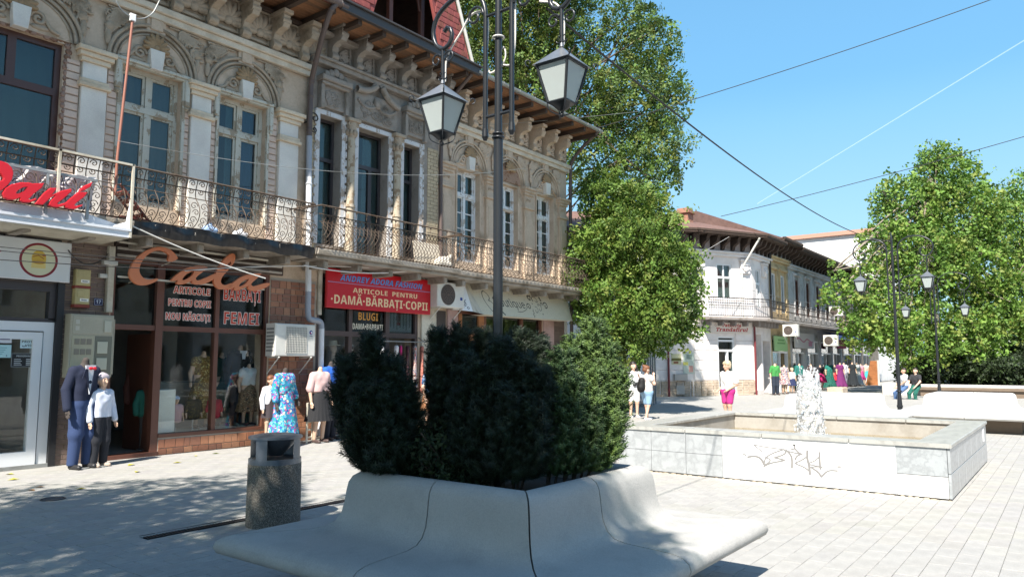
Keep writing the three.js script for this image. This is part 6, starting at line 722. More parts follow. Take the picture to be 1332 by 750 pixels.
{ // further houses of the row, each with its shops
  const row = (name, label, x0, x1, wall, eave, roofM, wx, gx, wc) => {
    const B = thing(name, label, 'building', [0, 0, ZF]), uw = wx.map(x => [x - .45, x + .45, 4.3, 6.4]), gw = gx.map(([a, b]) => [a, b, 0, 2.9]);
    part(B, 'wall', [...holedWall(x0, x1, 0, eave - .7, -.4, 0, uw.concat(gw))], wall); part(B, 'cornice', [cbox(x0, x1, eave - .95, eave - .8, 0, .14, .015), cbox(x0, x1, eave - .8, eave - .7, 0, .22, .015)], wall); part(B, 'frieze', [box(x0, x1, eave - .7, eave, -.4, .02)], mk([.34, .29, .26], { map: T.grime }));
    for (const x of wx) { const w = part(B, 'window', [box(x - .45, x - .38, 4.3, 6.4, -.18, -.05), box(x + .38, x + .45, 4.3, 6.4, -.18, -.05), box(x - .38, x + .38, 6.32, 6.4, -.18, -.05), box(x - .38, x + .38, 4.3, 4.38, -.18, -.05), box(x - .03, x + .03, 4.38, 6.32, -.17, -.06)], wc); part(w, 'pane', fin([box(x - .38, x + .38, 4.38, 6.32, -.12, -.11)]), M.glassDim); part(w, 'curtain', fin([box(x - .42, x + .42, 4.3, 6.4, -.4, -.39)]), M.curtainTeal); part(B, 'window_surround', [cbox(x - .6, x - .46, 4.2, 6.6, 0, .06), cbox(x + .46, x + .6, 4.2, 6.6, 0, .06), cbox(x - .66, x + .66, 6.6, 6.74, 0, .14)], wall); }
    for (const [a, b] of gx) { const m = (a + b) / 2, S = part(B, 'shopfront', [box(a, a + .09, 0, 2.9, -.2, -.03), box(b - .09, b, 0, 2.9, -.2, -.03), box(a + .09, b - .09, 2.8, 2.9, -.2, -.03), box(a + .09, b - .09, 2.1, 2.18, -.2, -.03), box(m - .04, m + .04, 0, 2.1, -.2, -.03)], M.whitePVC); part(S, 'pane', fin([box(a + .09, m - .04, .05, 2.1, -.12, -.11), box(a + .09, b - .09, 2.18, 2.8, -.12, -.11)]), M.glass); }
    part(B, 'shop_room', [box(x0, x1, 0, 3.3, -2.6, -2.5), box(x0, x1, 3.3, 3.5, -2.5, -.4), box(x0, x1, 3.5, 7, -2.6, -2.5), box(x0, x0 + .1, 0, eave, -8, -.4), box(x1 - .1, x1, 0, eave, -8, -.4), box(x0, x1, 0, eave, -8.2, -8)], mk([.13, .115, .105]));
    const n = Math.round((x1 - x0) / .7); for (let i = 0; i < n; i++) part(B, 'eaves_bracket', fin([extr([[0, 0], [.12, .02], [.2, .2], [.5, .34], [.62, .56], [0, .56]], .18, .01).rotateY(-PI / 2).translate(.09, 0, .02)]), M.woodDark, [x0 + .35 + i * .7, eave - .62, 0]); part(B, 'eaves', [box(x0, x1, eave, eave + .08, -.3, .9), box(x0, x1, eave + .08, eave + .2, .8, .94)], M.woodDark); part(B, 'roof', fin([extr([[.92, 0], [-4, 2.1], [-8.3, .3], [-8.3, 0]], x1 - x0, 0).rotateY(-PI / 2).translate(x1, eave + .1, 0)]), roofM);
    const Bl = part(B, 'balcony', [cbox(x0, x1, 3.62, 3.76, 0, .78, .02)], mk([.30, .27, .25], { map: T.grime })); part(Bl, 'handrail', fin([rod([x0, 4.68, .76], [x1, 4.68, .76], .025), rod([x0, 3.82, .76], [x1, 3.82, .76], .02)]), M.iron); const bg = fin([tube([[0, 3.8, .76], [0, 4.0, .86], [0, 4.3, .82], [0, 4.66, .76]], .012, 8, 4), scroll(.07, 4.2, .84, .06, 1.2, 0, 1, .009), scroll(.07, 4.5, .78, .05, 1.2, 3, -1, .009)]); for (let x = x0 + .05; x < x1; x += .2) part(Bl, 'baluster', bg, M.iron, [x, 0, 0]); return B;
  };
  const roofB = mk([.16, .10, .085], { map: T.shingle });
  row('yellow_house', 'narrow ochre yellow two-storey house adjoining the white corner building', 39.3, 42.6, M.yellowWall, 8.0, roofB, [40.0, 41.6], [[39.5, 42.2]], M.whitePVC);
  row('grey_house', 'pale grey two-storey house with dark eaves and red doors below', 42.6, 54.2, M.greyWall, 7.85, roofB, [44.2, 46.4, 48.6, 50.8, 53], [[43, 45.4], [46, 48.4], [49, 51.4], [51.8, 53.8]], M.shopBrown);
  row('tan_house', 'tan two-storey house at the far end of the shop row', 54.2, 66, M.plasterTan, 7.7, roofB, [55.6, 58, 60.4, 62.8], [[54.6, 57], [57.6, 60], [60.6, 63]], M.whitePVC);
  // small things on the row
  const wallSign = (l, x0, x1, y0, y1, z, col, draw, name = 'shop_sign') => { const s = thing(name, l, 'sign', [0, 0, ZF]); part(s, 'board', [cbox(x0, x1, y0, y1, z, z + .06, .01)], col); if (draw) part(s, 'face', new THREE.PlaneGeometry(x1 - x0 - .02, y1 - y0 - .02), mk([1, 1, 1], { map: canvasTex(256, 128, draw) }), [(x0 + x1) / 2, (y0 + y1) / 2, z + .063]); };
  wallSign('pale green sign under the first air conditioner of the far row', 39.4, 41.6, 2.2, 3.0, .1, mk([.35, .55, .28]), (c, w, h) => { c.fillStyle = '#9cc487'; c.fillRect(0, 0, w, h); c.fillStyle = '#6b9a5c'; c.fillRect(w * .25, h * .2, w * .5, h * .12); c.fillRect(w * .2, h * .42, w * .6, h * .1); }); wallSign('white sign with pink flourish above a far shop', 42.8, 46.6, 2.4, 3.3, .15, M.offwhite, (c, w, h) => { c.fillStyle = '#d4cfcf'; c.fillRect(0, 0, w, h); c.strokeStyle = '#c27a8e'; c.lineWidth = 10; c.beginPath(); c.moveTo(20, 60); c.bezierCurveTo(70, 10, 90, 110, 140, 60); c.bezierCurveTo(170, 30, 200, 80, 240, 70); c.stroke(); c.fillStyle = '#c98aa0'; c.fillRect(w * .7, h * .55, w * .2, h * .3); }); wallSign('crimson panel hanging under the blue awning', 50.4, 53, 2.5, 3.2, .5, mk([.45, .03, .10]));
  { const aw = thing('awning', 'dark blue awning with pale blue tip on the far shop row', 'awning', [0, 0, ZF]); part(aw, 'canvas', (() => { const g = new THREE.BufferGeometry(); g.setAttribute('position', new THREE.Float32BufferAttribute([48.6, 3.55, .05, 57, 3.55, .05, 57, 3.2, 1.1, 48.6, 3.55, .05, 57, 3.2, 1.1, 48.6, 3.2, 1.1, 48.6, 3.2, 1.1, 57, 3.2, 1.1, 57, 3.0, 1.12, 48.6, 3.2, 1.1, 57, 3.0, 1.12, 48.6, 3.0, 1.12], 3)); g.computeVertexNormals(); return fin([g]); })(), mk([.02, .05, .16], { r: .9 })); part(aw, 'valance_sign', [box(55.2, 56.9, 3.02, 3.3, 1.13, 1.15)], mk([.10, .42, .75])); part(aw, 'support_arm', [rod([48.7, 2.9, .05], [48.7, 3.2, 1.05], .02), rod([56.9, 2.9, .05], [56.9, 3.2, 1.05], .02)], M.iron); }
  airUnit('cream air conditioner high beside the pastry corner over the green sign', 38.95, 2.92, ZF + .85, .75, .6, true, { turn: -PI / 2 }); airUnit('cream air conditioner on the grey house near the blue awning', 46.4, 2.55, ZF + .9, .8, .65, true, { turn: -PI / 2 }); airUnit('small white air conditioner on the upper wall of the grey house', 49.6, 4.5, ZF + .5, .8, .6, true, { turn: -PI / 2 });
  { const p0 = onZ(1128, 497, ZF + 1), ob = thing('advert_board', 'leaning orange advertising board at the end of the far shop row', 'board', [p0.x, 0, p0.z], -.7); part(ob, 'panel', extr([[-.1, 0], [.85, 0], [.85, 1.7], [.35, 1.7]], .05, .01), mk([.50, .20, .07], { map: T.wood })); part(ob, 'edge_post', [box(.86, .96, 0, 1.75, -.1, .1)], M.offwhite); }
  // tall white building behind the row and blocks at the end of the street
  const far = (l, x0, x1, z0, z1, h, m, nw, ny, rf) => { const B = thing('apartment_block', l, 'building', [0, 0, 0]); part(B, 'wall', [box(x0, x1, 0, h, z0, z1)], m); part(B, 'roof', [box(x0 - .3, x1 + .3, h, h + .35, z0 - .3, z1 + .3)], rf); for (let j = 0; j < ny; j++) for (let i = 0; i < nw; i++) { const z = lerp(z0, z1, (i + .5) / nw), y = 1.2 + j * 2.9, w = part(B, 'window', [box(x0 - .06, x0, y, y + 1.5, z - .6, z + .6)], M.whitePVC); part(w, 'pane', fin([box(x0 - .075, x0 - .065, y + .08, y + 1.42, z - .52, z + .52)]), mk([.06, .09, .12], { r: .05 })); } return B; };
  far('tall plain white block rising behind the dark roofs of the row', 68, 84, -26, -13.2, 12.6, mk([.78, .77, .75], { map: T.plaster }), 4, 3, mk([.45, .25, .18])); far('low white shop block closing the far end of the street', 120, 132, -13, 12, 7, M.greyWall, 9, 2, M.zinc); far('cream block seen under the maples at the street end', 108, 118, 14, 30, 9, M.cream, 6, 3, M.tileRoof);
  // glazed kiosk by the low linden
  const K = onGround(853, 525), kg = thing('glazed_kiosk', 'grey framed glass display kiosk beside the low linden', 'kiosk', [K.x, 0, K.z], .35); part(kg, 'frame', [[-2.2, 0], [-1.5, 0], [-.8, 0], [-.04, 0], [-2.2, -1.2], [-.04, -1.2]].map(([x, z]) => cbox(x, x + .08, 0, 2.6, z - .04, z + .04)).concat([box(-2.3, .1, 2.6, 2.8, -1.3, .1), box(-2.2, 0, 0, .12, -1.2, 0)]), mk([.25, .27, .28], { r: .4 })); for (const [a, b] of [[-2.12, -1.5], [-1.42, -.8], [-.72, -.04]]) { part(kg, 'pane', [box(a, b, .12, 2.6, -.01, .01)], M.glassDim); part(kg, 'poster', [box(a + .08, b - .08, 1.1, 2.0, -.06, -.05)], mk([[.18, .40, .38], [.55, .58, .55], [.2, .28, .4]][Math.round((a + 2.12) / .7)], { r: .6 })); } part(kg, 'back_panel', [box(-2.12, -.04, .12, 2.6, -1.22, -1.19)], mk([.30, .40, .38]));
}

// ---------- houses across the street, behind the viewer: what the shop glass mirrors ----------
{
  const opp = (label, x0, x1, h, wall, roofM, n) => { const B = thing('street_house', label, 'house', [0, 0, 17]), W = []; for (let i = 0; i < n; i++) { const x = lerp(x0, x1, (i + .5) / n); W.push([x - .55, x + .55, 4.4, 6.5], [x - .8, x + .8, .3, 2.7]); } part(B, 'wall', holedWall(x0, x1, 0, h, 0, .4, W), wall); part(B, 'back_wall', [box(x0, x1, 0, h, 7.6, 8), box(x0, x0 + .3, 0, h, .4, 7.6), box(x1 - .3, x1, 0, h, .4, 7.6), box(x0 + .3, x1 - .3, 3.4, 3.6, .4, 7.6)], wall); part(B, 'cornice', [cbox(x0, x1, h - .3, h, -.35, 0, .03), cbox(x0, x1, 3.5, 3.75, -.15, 0, .03)], M.band); for (const [a, b, c, d] of W) { const w = part(B, 'window', [box(a, a + .08, c, d, .1, .2), box(b - .08, b, c, d, .1, .2), box(a + .08, b - .08, d - .08, d, .1, .2), box(a + .08, b - .08, c, c + .08, .1, .2), box((a + b) / 2 - .04, (a + b) / 2 + .04, c + .08, d - .08, .1, .2)], M.whiteWood2); part(w, 'pane', fin([box(a + .08, b - .08, c + .08, d - .08, .14, .15)]), M.glassDim); } part(B, 'roof', fin([extr([[-.6, 0], [4, 2.4], [8.6, 0]], x1 - x0 + .4, .01).rotateY(-PI / 2).translate(x1 + .2, h, 0)]), roofM); };
  opp('cream house with white windows across the square, mirrored in the shop glass', 2, 23, 7.6, M.cream, M.tileRoof, 8); opp('pale grey house across the square, mirrored in the shop glass', 24, 43, 8.2, M.greyWall, M.tileRoof, 7); opp('ochre house further along the opposite side of the square', 44, 68, 7.4, M.yellowWall, M.tileRoof, 9);
}
// ---------- people and shop mannequins ----------
// joints for a standing figure of height 1, facing +z; arms given as [elbow, wrist] for each side
function figureBones(h, o = {}) {
  const S = p => p.map(v => v * h), w = o.wide ?? 1, la = o.la || [[.15, .64, -.01], [.16, .49, .03]], ra = o.ra || [[-.15, .64, -.01], [-.16, .49, .03]], ll = o.ll || [[.06, .28, .012], [.062, .045, -.005]], rl = o.rl || [[-.06, .28, .012], [-.062, .045, -.005]];
  const arm = (s, a) => [[S([.104 * s * w, .788, -.005]), S(a[0]), .029 * h * w, .023 * h], [S(a[0]), S(a[1]), .024 * h, .017 * h]];
  const hand = (s, a) => { const e = V(...a[0]), q = V(...a[1]), d = q.clone().sub(e).normalize(), x = V(0, 0, 1), sd = d.clone().cross(x).normalize(), b = [], pt = (f, k) => S([q.x + d.x * f + x.x * k, q.y + d.y * f, q.z + d.z * f + k]); b.push([pt(0, 0), pt(.035, 0), .014 * h, .016 * h]); for (let i = 0; i < 4; i++) b.push([pt(.04, (i - 1.5) * .0105), pt(.075 + .008 * (1 - Math.abs(i - 1.3)), (i - 1.5) * .0115 + .004), .0058 * h, .0048 * h]); b.push([pt(.012, .014), pt(.045, .030), .0065 * h, .0052 * h]); return b; };
  const leg = (s, a) => [[S([.052 * s * w, .50, 0]), S(a[0]), .050 * h * w, .033 * h], [S(a[0]), S(a[1]), .034 * h, .020 * h]];
  const foot = a => [[S([a[1][0], .022, a[1][2] - .012]), S([a[1][0] * 1.08, .018, a[1][2] + .088]), .021 * h, .017 * h]];
  const torso = [[S([.055 * w, .752, 0]), S([.045 * w, .64, .004]), .056 * h * w, .052 * h * w], [S([-.055 * w, .752, 0]), S([-.045 * w, .64, .004]), .056 * h * w, .052 * h * w], [S([.02, .818, -.006]), S([.098 * w, .795, -.006]), .022 * h, .024 * h], [S([-.02, .818, -.006]), S([-.098 * w, .795, -.006]), .022 * h, .024 * h], [S([.045 * w, .64, .0]), S([.050 * w, .525, -.006]), .056 * h * w, .064 * h * w], [S([-.045 * w, .64, 0]), S([-.050 * w, .525, -.006]), .056 * h * w, .064 * h * w], [S([0, .785, -.004]), S([0, .70, .012]), .045 * h, .058 * h * w]];
  const hx = o.headTurn || 0, hd = (x, y, z) => { const c = Math.cos(hx), s = Math.sin(hx); return S([x * c + z * s, y, -x * s + z * c]); };
  const neck = [[S([0, .80, -.008]), S([0, .875, .004]), .030 * h, .026 * h]], head = [[hd(0, .945, -.006), hd(0, .925, .008), .056 * h, .053 * h], [hd(0, .90, .018), hd(0, .885, .03), .040 * h, .028 * h], [hd(0, .925, .058), hd(0, .908, .070), .008 * h, .010 * h], [hd(.055, .925, .0), hd(.057, .908, .0), .010 * h, .008 * h], [hd(-.055, .925, .0), hd(-.057, .908, 0), .010 * h, .008 * h]];
  return { arm, leg, la, ra, ll, rl, torso, neck, head, hd, L: arm(1, la), R: arm(-1, ra), LL: leg(1, ll), RL: leg(-1, rl), hands: [...hand(1, la), ...hand(-1, ra)], feet: [...foot(ll), ...foot(rl)] };
}
const flower = (bg, cols, n, r, s0, dots) => { const old = seed; seed = s0; const t = canvasTex(512, 512, (c, w, h) => { c.fillStyle = bg; c.fillRect(0, 0, w, h); for (let i = 0; i < n; i++) { c.fillStyle = cols[Math.floor(rnd() * cols.length)]; const x = rnd() * w, y = rnd() * h, q = rr(r * .4, r); for (const ox of [-w, 0, w]) for (const oy of [-h, 0, h]) { c.beginPath(); if (dots) c.arc(x + ox, y + oy, q, 0, 7); else c.ellipse(x + ox, y + oy, q, q * rr(.4, .9), i, 0, 7); c.fill(); } } }); t.wrapS = t.wrapT = THREE.RepeatWrapping; t.repeat.set(1.6, 1.6); seed = old; return t; };
const PR = { blueFloral: flower('#2f93bd', ['#57bfdf', '#1c6fa8', '#c95b9b', '#8f4aa0', '#e9d9c4', '#1fa6a0', '#2f5fae', '#7fd0e0'], 420, 26, 5), floral2: flower('#c9b9ae', ['#b5503f', '#3d6f9c', '#2f4a7a', '#e4e0da', '#9a3f55'], 380, 24, 8), coral: flower('#c98272', ['#b76a5c', '#dba596', '#a4584d'], 300, 16, 9), dark: flower('#2a1c22', ['#5a2d3a', '#41333a', '#7a4a50'], 300, 14, 12), leopard: flower('#8a6f52', ['#3a2b20', '#c9b293', '#2a1f18'], 700, 11, 14), gold: flower('#8a6a34', ['#c6a85c', '#5d4526', '#d9c48a', '#a9793a'], 500, 14, 16), dots: flower('#0d5c50', ['#69b59d'], 200, 7, 18, true), whiteTop: flower('#d9d6d2', ['#c98f8a', '#9db0b8', '#cfc2a8', '#e8e6e4'], 160, 16, 20), sequin: flower('#2f2a1c', ['#a58b45', '#6b5a2c'], 900, 6, 22), blueWhite: flower('#38659a', ['#dfe6ec', '#7f9fc4', '#1f3f6e'], 300, 20, 24) };
const cloth = (c, o = {}) => mk(c, { r: .9, map: o.map || T.fabric, ...(o.map ? {} : {}) }), prn = t => mk([.76, .76, .76], { r: .85, map: t });
// a skirt or dress with folds: profile [y, radius], flattened front to back
function skirtGeo(prof, folds, amp, flat = .72, ph = 0) { const n = 64, m = 22, pos = [], ind = []; const c = new THREE.CatmullRomCurve3(prof.map(([y, r]) => V(r, y, 0))); for (let j = 0; j <= m; j++) { const p = c.getPoint(j / m), t = j / m; for (let i = 0; i <= n; i++) { const a = i / n * 2 * PI, r = p.x * (1 + amp * t * t * Math.sin(a * folds + ph + Math.sin(a * 2) * .8)); pos.push(r * Math.cos(a), p.y, r * flat * Math.sin(a)); } } for (let j = 0; j < m; j++) for (let i = 0; i < n; i++) { const a = j * (n + 1) + i, b = a + n + 1; ind.push(a, a + 1, b, a + 1, b + 1, b); } const g = new THREE.BufferGeometry(); g.setAttribute('position', new THREE.Float32BufferAttribute(pos, 3)); g.setIndex(ind); g.computeVertexNormals(); return g; }
const faceBits = (o, b, h, lip = [.45, .12, .10]) => { const e = []; for (const s of [-1, 1]) e.push(ball(...b.hd(s * .021, .935, .053), .0065 * h, 1.4, .8, .8, 6), ball(...b.hd(s * .021, .948, .055), .006 * h, 2.2, .35, .6, 6)); part(o, 'eyes', e, M.hairDark); part(o, 'mouth', [ball(...b.hd(0, .889, .052), .008 * h, 1.9, .5, .7, 6)], mk(lip)); };
function person(label, x, z, turn, h, o) {
  const P = thing('person', label, 'person', [x, 0, z], turn), b = figureBones(h, o), cell = .013; // the body is one surface
  part(P, 'body', fin([bonesMesh([...b.torso, ...b.neck, ...b.L, ...b.R, ...b.LL, ...b.RL, ...b.feet], .03 * h, cell), bonesMesh([...b.head, b.neck[0]], .02, .007), bonesMesh(b.hands, .006, .005)]), o.skin || M.skin);
  faceBits(P, b, h);
  const sleeve = (a, f) => [[a[0][0], a[0][1].map((v, i) => lerp(a[0][0][i], v, f)), a[0][2] + .008 * h, a[0][2] + .008 * h]];
  part(P, 'top', fin([bonesMesh([...b.torso, ...sleeve(b.L, o.sleeve ?? .6), ...sleeve(b.R, o.sleeve ?? .6)], .026 * h, cell, .012, (x, y, z) => Math.max(y - .845 * h, (o.hem ?? .50) * h - y))]), o.top);
  if (o.skirt) part(P, 'skirt', fin([skirtGeo(o.skirt.map(([y, r]) => [y * h, r * h]), 7, .06)]), o.bottom);
  else { const k = o.leg ?? .4, cut = a => [[a[0][0], a[0][1].map((v, i) => lerp(a[0][0][i], v, Math.min(1, k * 2))), a[0][2] + .014 * h, lerp(a[0][2], a[0][3], Math.min(1, k * 2)) + .016 * h], ...(k > .5 ? [[a[1][0], a[1][1].map((v, i) => lerp(a[1][0][i], v, (k - .5) * 2)), a[1][2] + .014 * h, a[1][3] + .016 * h]] : [])]; part(P, 'shorts', fin([bonesMesh([...cut(b.LL), ...cut(b.RL), ...b.torso.slice(4, 6).map(t => [t[0].map((v, i) => lerp(v, t[1][i], .5)), t[1], t[2] + .01, t[3] + .012])], .03 * h, cell, 0, (x, y) => y - .57 * h)]), o.bottom); }
  part(P, 'shoes', fin([bonesMesh(b.feet, .01, .01, .008)]), o.shoes || M.white);
  if (o.hair) { const H = o.hair(b, h); part(P, 'hair', fin([bonesMesh(H.bones, .03, .011, 0)]), H.mat); } if (o.extra) o.extra(P, b, h); return P;
}
const faceTo = (dx, dz) => Math.atan2(dx, dz);
const RV = [Math.sin(YAW), Math.cos(YAW)], FV = [Math.cos(YAW), -Math.sin(YAW)]; // camera right and forward on the ground
{
  const w = onGround(948, 549); // grey-blond woman by the fountain, looking along the street
  person('older woman in loose white blouse and magenta shorts with short blond hair', w.x, w.z, faceTo(-RV[0] - .35 * FV[0], -RV[1] - .35 * FV[1]), 1.62, { wide: 1.22, skin: M.skin, headTurn: .1, sleeve: .75, hem: .45, leg: .36, top: cloth([.78, .77, .75]), bottom: cloth([.52, .03, .22]), la: [[.17, .63, -.06], [.13, .54, .08]], ra: [[-.17, .62, -.05], [-.12, .53, .09]], hair: (b, h) => ({ bones: [[b.hd(0, .965, -.015), b.hd(0, .93, -.03), .058 * h, .052 * h], [b.hd(.03, .965, .012), b.hd(-.03, .965, .012), .042 * h, .042 * h], [b.hd(.045, .94, -.02), b.hd(.04, .90, -.02), .026 * h, .02 * h], [b.hd(-.045, .94, -.02), b.hd(-.04, .90, -.02), .026 * h, .02 * h]], mat: M.hairBlond }) });
  const c = onGround(842, 546); person('woman in patterned white top and light denim shorts with a dark backpack', c.x, c.z, faceTo(RV[0] + .5 * FV[0], RV[1] + .5 * FV[1]), 1.50, { wide: 1.25, skin: M.skinPale, sleeve: .3, hem: .49, leg: .40, top: prn(PR.whiteTop), bottom: cloth([.28, .45, .62]), ra: [[-.17, .67, .05], [-.05, .82, .13]], la: [[.17, .66, .04], [.12, .56, .12]], ll: [[.07, .28, .04], [.07, .045, .06]], rl: [[-.06, .28, -.01], [-.06, .045, -.07]], hair: (b, h) => ({ bones: [[b.hd(0, .96, -.015), b.hd(0, .93, -.03), .058 * h, .05 * h], [b.hd(0, .995, -.05), b.hd(0, 1.0, -.06), .03 * h, .026 * h], [b.hd(.03, .965, .01), b.hd(-.03, .965, .01), .038 * h, .038 * h]], mat: M.hairBrown }), extra: (P, b, h) => { const bp = part(P, 'backpack', fin([bonesMesh([[[.0, .72 * h, -.16], [0, .60 * h, -.17], .10, .12], [[0, .6 * h, -.22], [0, .56 * h, -.22], .08, .07]], .06, .016)]), mk([.03, .032, .04], { r: .7, map: PR.dark })); part(bp, 'strap', [tube([[.09, .76 * h, -.1], [.1, .83 * h, 0], [.1, .74 * h, .12]], .016, 14, 5)], M.black); } });
  const d = onGround(825, 543); person('dark long-haired woman in white top and white shorts beside the woman with backpack', d.x, d.z, faceTo(-FV[0] + .2 * RV[0], -FV[1] + .2 * RV[1]), 1.60, { skin: M.skinPale, sleeve: .5, leg: .42, top: cloth([.72, .72, .73]), bottom: cloth([.72, .70, .68]), la: [[.14, .66, .04], [.05, .76, .14]], hair: (b, h) => ({ bones: [[b.hd(0, .965, -.012), b.hd(0, .93, -.03), .060 * h, .056 * h], [b.hd(.05, .93, -.02), b.hd(.07, .80, -.01), .034 * h, .03 * h], [b.hd(-.05, .93, -.02), b.hd(-.07, .80, -.01), .034 * h, .03 * h], [b.hd(0, .9, -.05), b.hd(0, .79, -.06), .05 * h, .045 * h]], mat: M.hairDark }), extra: (P, b, h) => part(P, 'shoulder_bag', fin([bonesMesh([[[.1, .62 * h, .1], [-.02, .60 * h, .12], .05, .05]], .03, .014)]), M.black) });
  const e = onGround(803, 541); person('man in black shirt wearing sunglasses beside the bright conifer', e.x, e.z, faceTo(-FV[0], -FV[1]), 1.66, { wide: 1.1, skin: M.skin, sleeve: .8, leg: .45, top: cloth([.03, .03, .035]), bottom: cloth([.05, .05, .06]), la: [[.15, .65, .03], [.09, .58, .14]], hair: (b, h) => ({ bones: [[b.hd(0, .97, -.015), b.hd(0, .94, -.03), .056 * h, .05 * h]], mat: M.hairDark }), extra: (P, b, h) => part(P, 'sunglasses', [ball(...b.hd(.022, .935, .056), .016 * h, 1.2, .8, .4, 8), ball(...b.hd(-.022, .935, .056), .016 * h, 1.2, .8, .4, 8), rod(b.hd(.03, .935, .052), b.hd(.056, .933, 0), .003), rod(b.hd(-.03, .935, .052), b.hd(-.056, .933, 0), .003)], M.black) });
  // two people sitting on the ledge by the raised bed
  const sit = (label, px, py, o) => { const p = onGround(px, py), P = person(label, p.x, p.z, o.turn, 1.62, { ...o, ll: [[.08, .33, .22], [.08, .05, .22]], rl: [[-.08, .33, .22], [-.08, .05, .22]], leg: .9, sleeve: .6, la: [[.15, .64, .08], [.08, .50, .22]], ra: [[-.15, .64, .08], [-.08, .5, .22]] }); P.position.y = -.28; return P; };
  sit('seated person in white shirt and blue jeans on the ledge behind the lamp post', 1178, 519, { turn: faceTo(-.6, -.8), skin: M.skin, top: cloth([.68, .70, .72]), bottom: cloth([.08, .15, .30]), hair: (b, h) => ({ bones: [[b.hd(0, .965, -.012), b.hd(0, .93, -.03), .058 * h, .05 * h]], mat: M.hairDark }) });
  sit('seated dark-haired person in black clothes on the ledge by the raised bed', 1193, 519, { turn: faceTo(-.9, -.3), skin: M.skinPale, top: cloth([.03, .03, .035]), bottom: prn(PR.dots), hair: (b, h) => ({ bones: [[b.hd(0, .965, -.012), b.hd(0, .9, -.04), .058 * h, .055 * h], [b.hd(0, .88, -.05), b.hd(0, .80, -.06), .045 * h, .04 * h]], mat: M.hairDark }) });
}
// mannequins: dressed shop figures, some without heads
function mannequin(label, x, z, turn, h, o) {
  const P = thing('mannequin', label, 'mannequin', [x, o.y || 0, z], turn, o.group), b = figureBones(h, o), cell = o.cell || .014, skin = o.body || M.mannequin;
  const body = [...b.torso, ...b.neck, ...b.L, ...b.R, ...(o.legs === false ? [] : [...b.LL, ...b.RL])]; part(P, 'body', fin([bonesMesh(body, .03 * h, cell), ...(o.head ? [bonesMesh([...b.head, b.neck[0]], .02, .009)] : []), ...(o.hands === false || o.headless2 ? [] : [bonesMesh(b.hands, .006, .006)])]), skin);
  if (o.head) { if (o.face !== false) faceBits(P, b, h); if (o.hairM) part(P, 'hair', fin([bonesMesh([[b.hd(0, .962, -.015), b.hd(0, .92, -.03), .058 * h, .05 * h], [b.hd(.03, .962, .01), b.hd(-.03, .962, .01), .038 * h, .038 * h]], .03, .012)]), o.hairM); }
  const sl = (a, f) => { const r = [[a[0][0], a[0][1].map((v, i) => lerp(a[0][0][i], v, Math.min(1, f * 2))), a[0][2] + .007 * h, a[0][3] + .009 * h]]; if (f > .5) r.push([a[1][0], a[1][1].map((v, i) => lerp(a[1][0][i], v, (f - .5) * 2)), a[1][2] + .009 * h, a[1][3] + .010 * h]); return r; };
  if (o.top) part(P, o.topName || 'top', fin([bonesMesh([...b.torso, ...sl(b.L, .12), ...sl(b.R, .12)], .022 * h, cell, (o.grow ?? .016) * .75, (X, Y) => Math.max(Y - .845 * h, (o.hem ?? .5) * h - Y)), bonesMesh(sl(b.L, o.sleeve ?? .3), .01, cell * .85, (o.grow ?? .016) * .6), bonesMesh(sl(b.R, o.sleeve ?? .3), .01, cell * .85, (o.grow ?? .016) * .6)]), o.top);
  if (o.skirt) part(P, o.skirtName || 'skirt', fin([skirtGeo(o.skirt.map(([y, r]) => [y * h, r * h]), o.folds || 9, o.amp ?? .10, o.flat || .75, rr(0, 6))]), o.bottom);
  else if (o.bottom) part(P, 'trousers', fin([bonesMesh([...b.LL, ...b.RL].map(q => [q[0], q[1], q[2] + .012 * h, q[3] + .018 * h]).concat(b.torso.slice(4, 6)), .025 * h, cell, .006, (X, Y) => Math.max(Y - .56 * h, .03 * h - Y))]), o.bottom);
  part(P, 'stand', [cyl(0, 0, 0, .14, .14, .015, 20), ...(o.legs === false ? [cyl(0, .01, -.02, .014, .014, .5 * h)] : [])], M.zinc); if (o.legs !== false) part(P, 'shoes', fin([bonesMesh(b.feet, .01, .012, .006)]), o.shoes || M.shopBrown2); if (o.extra) o.extra(P, b, h); return P;
}
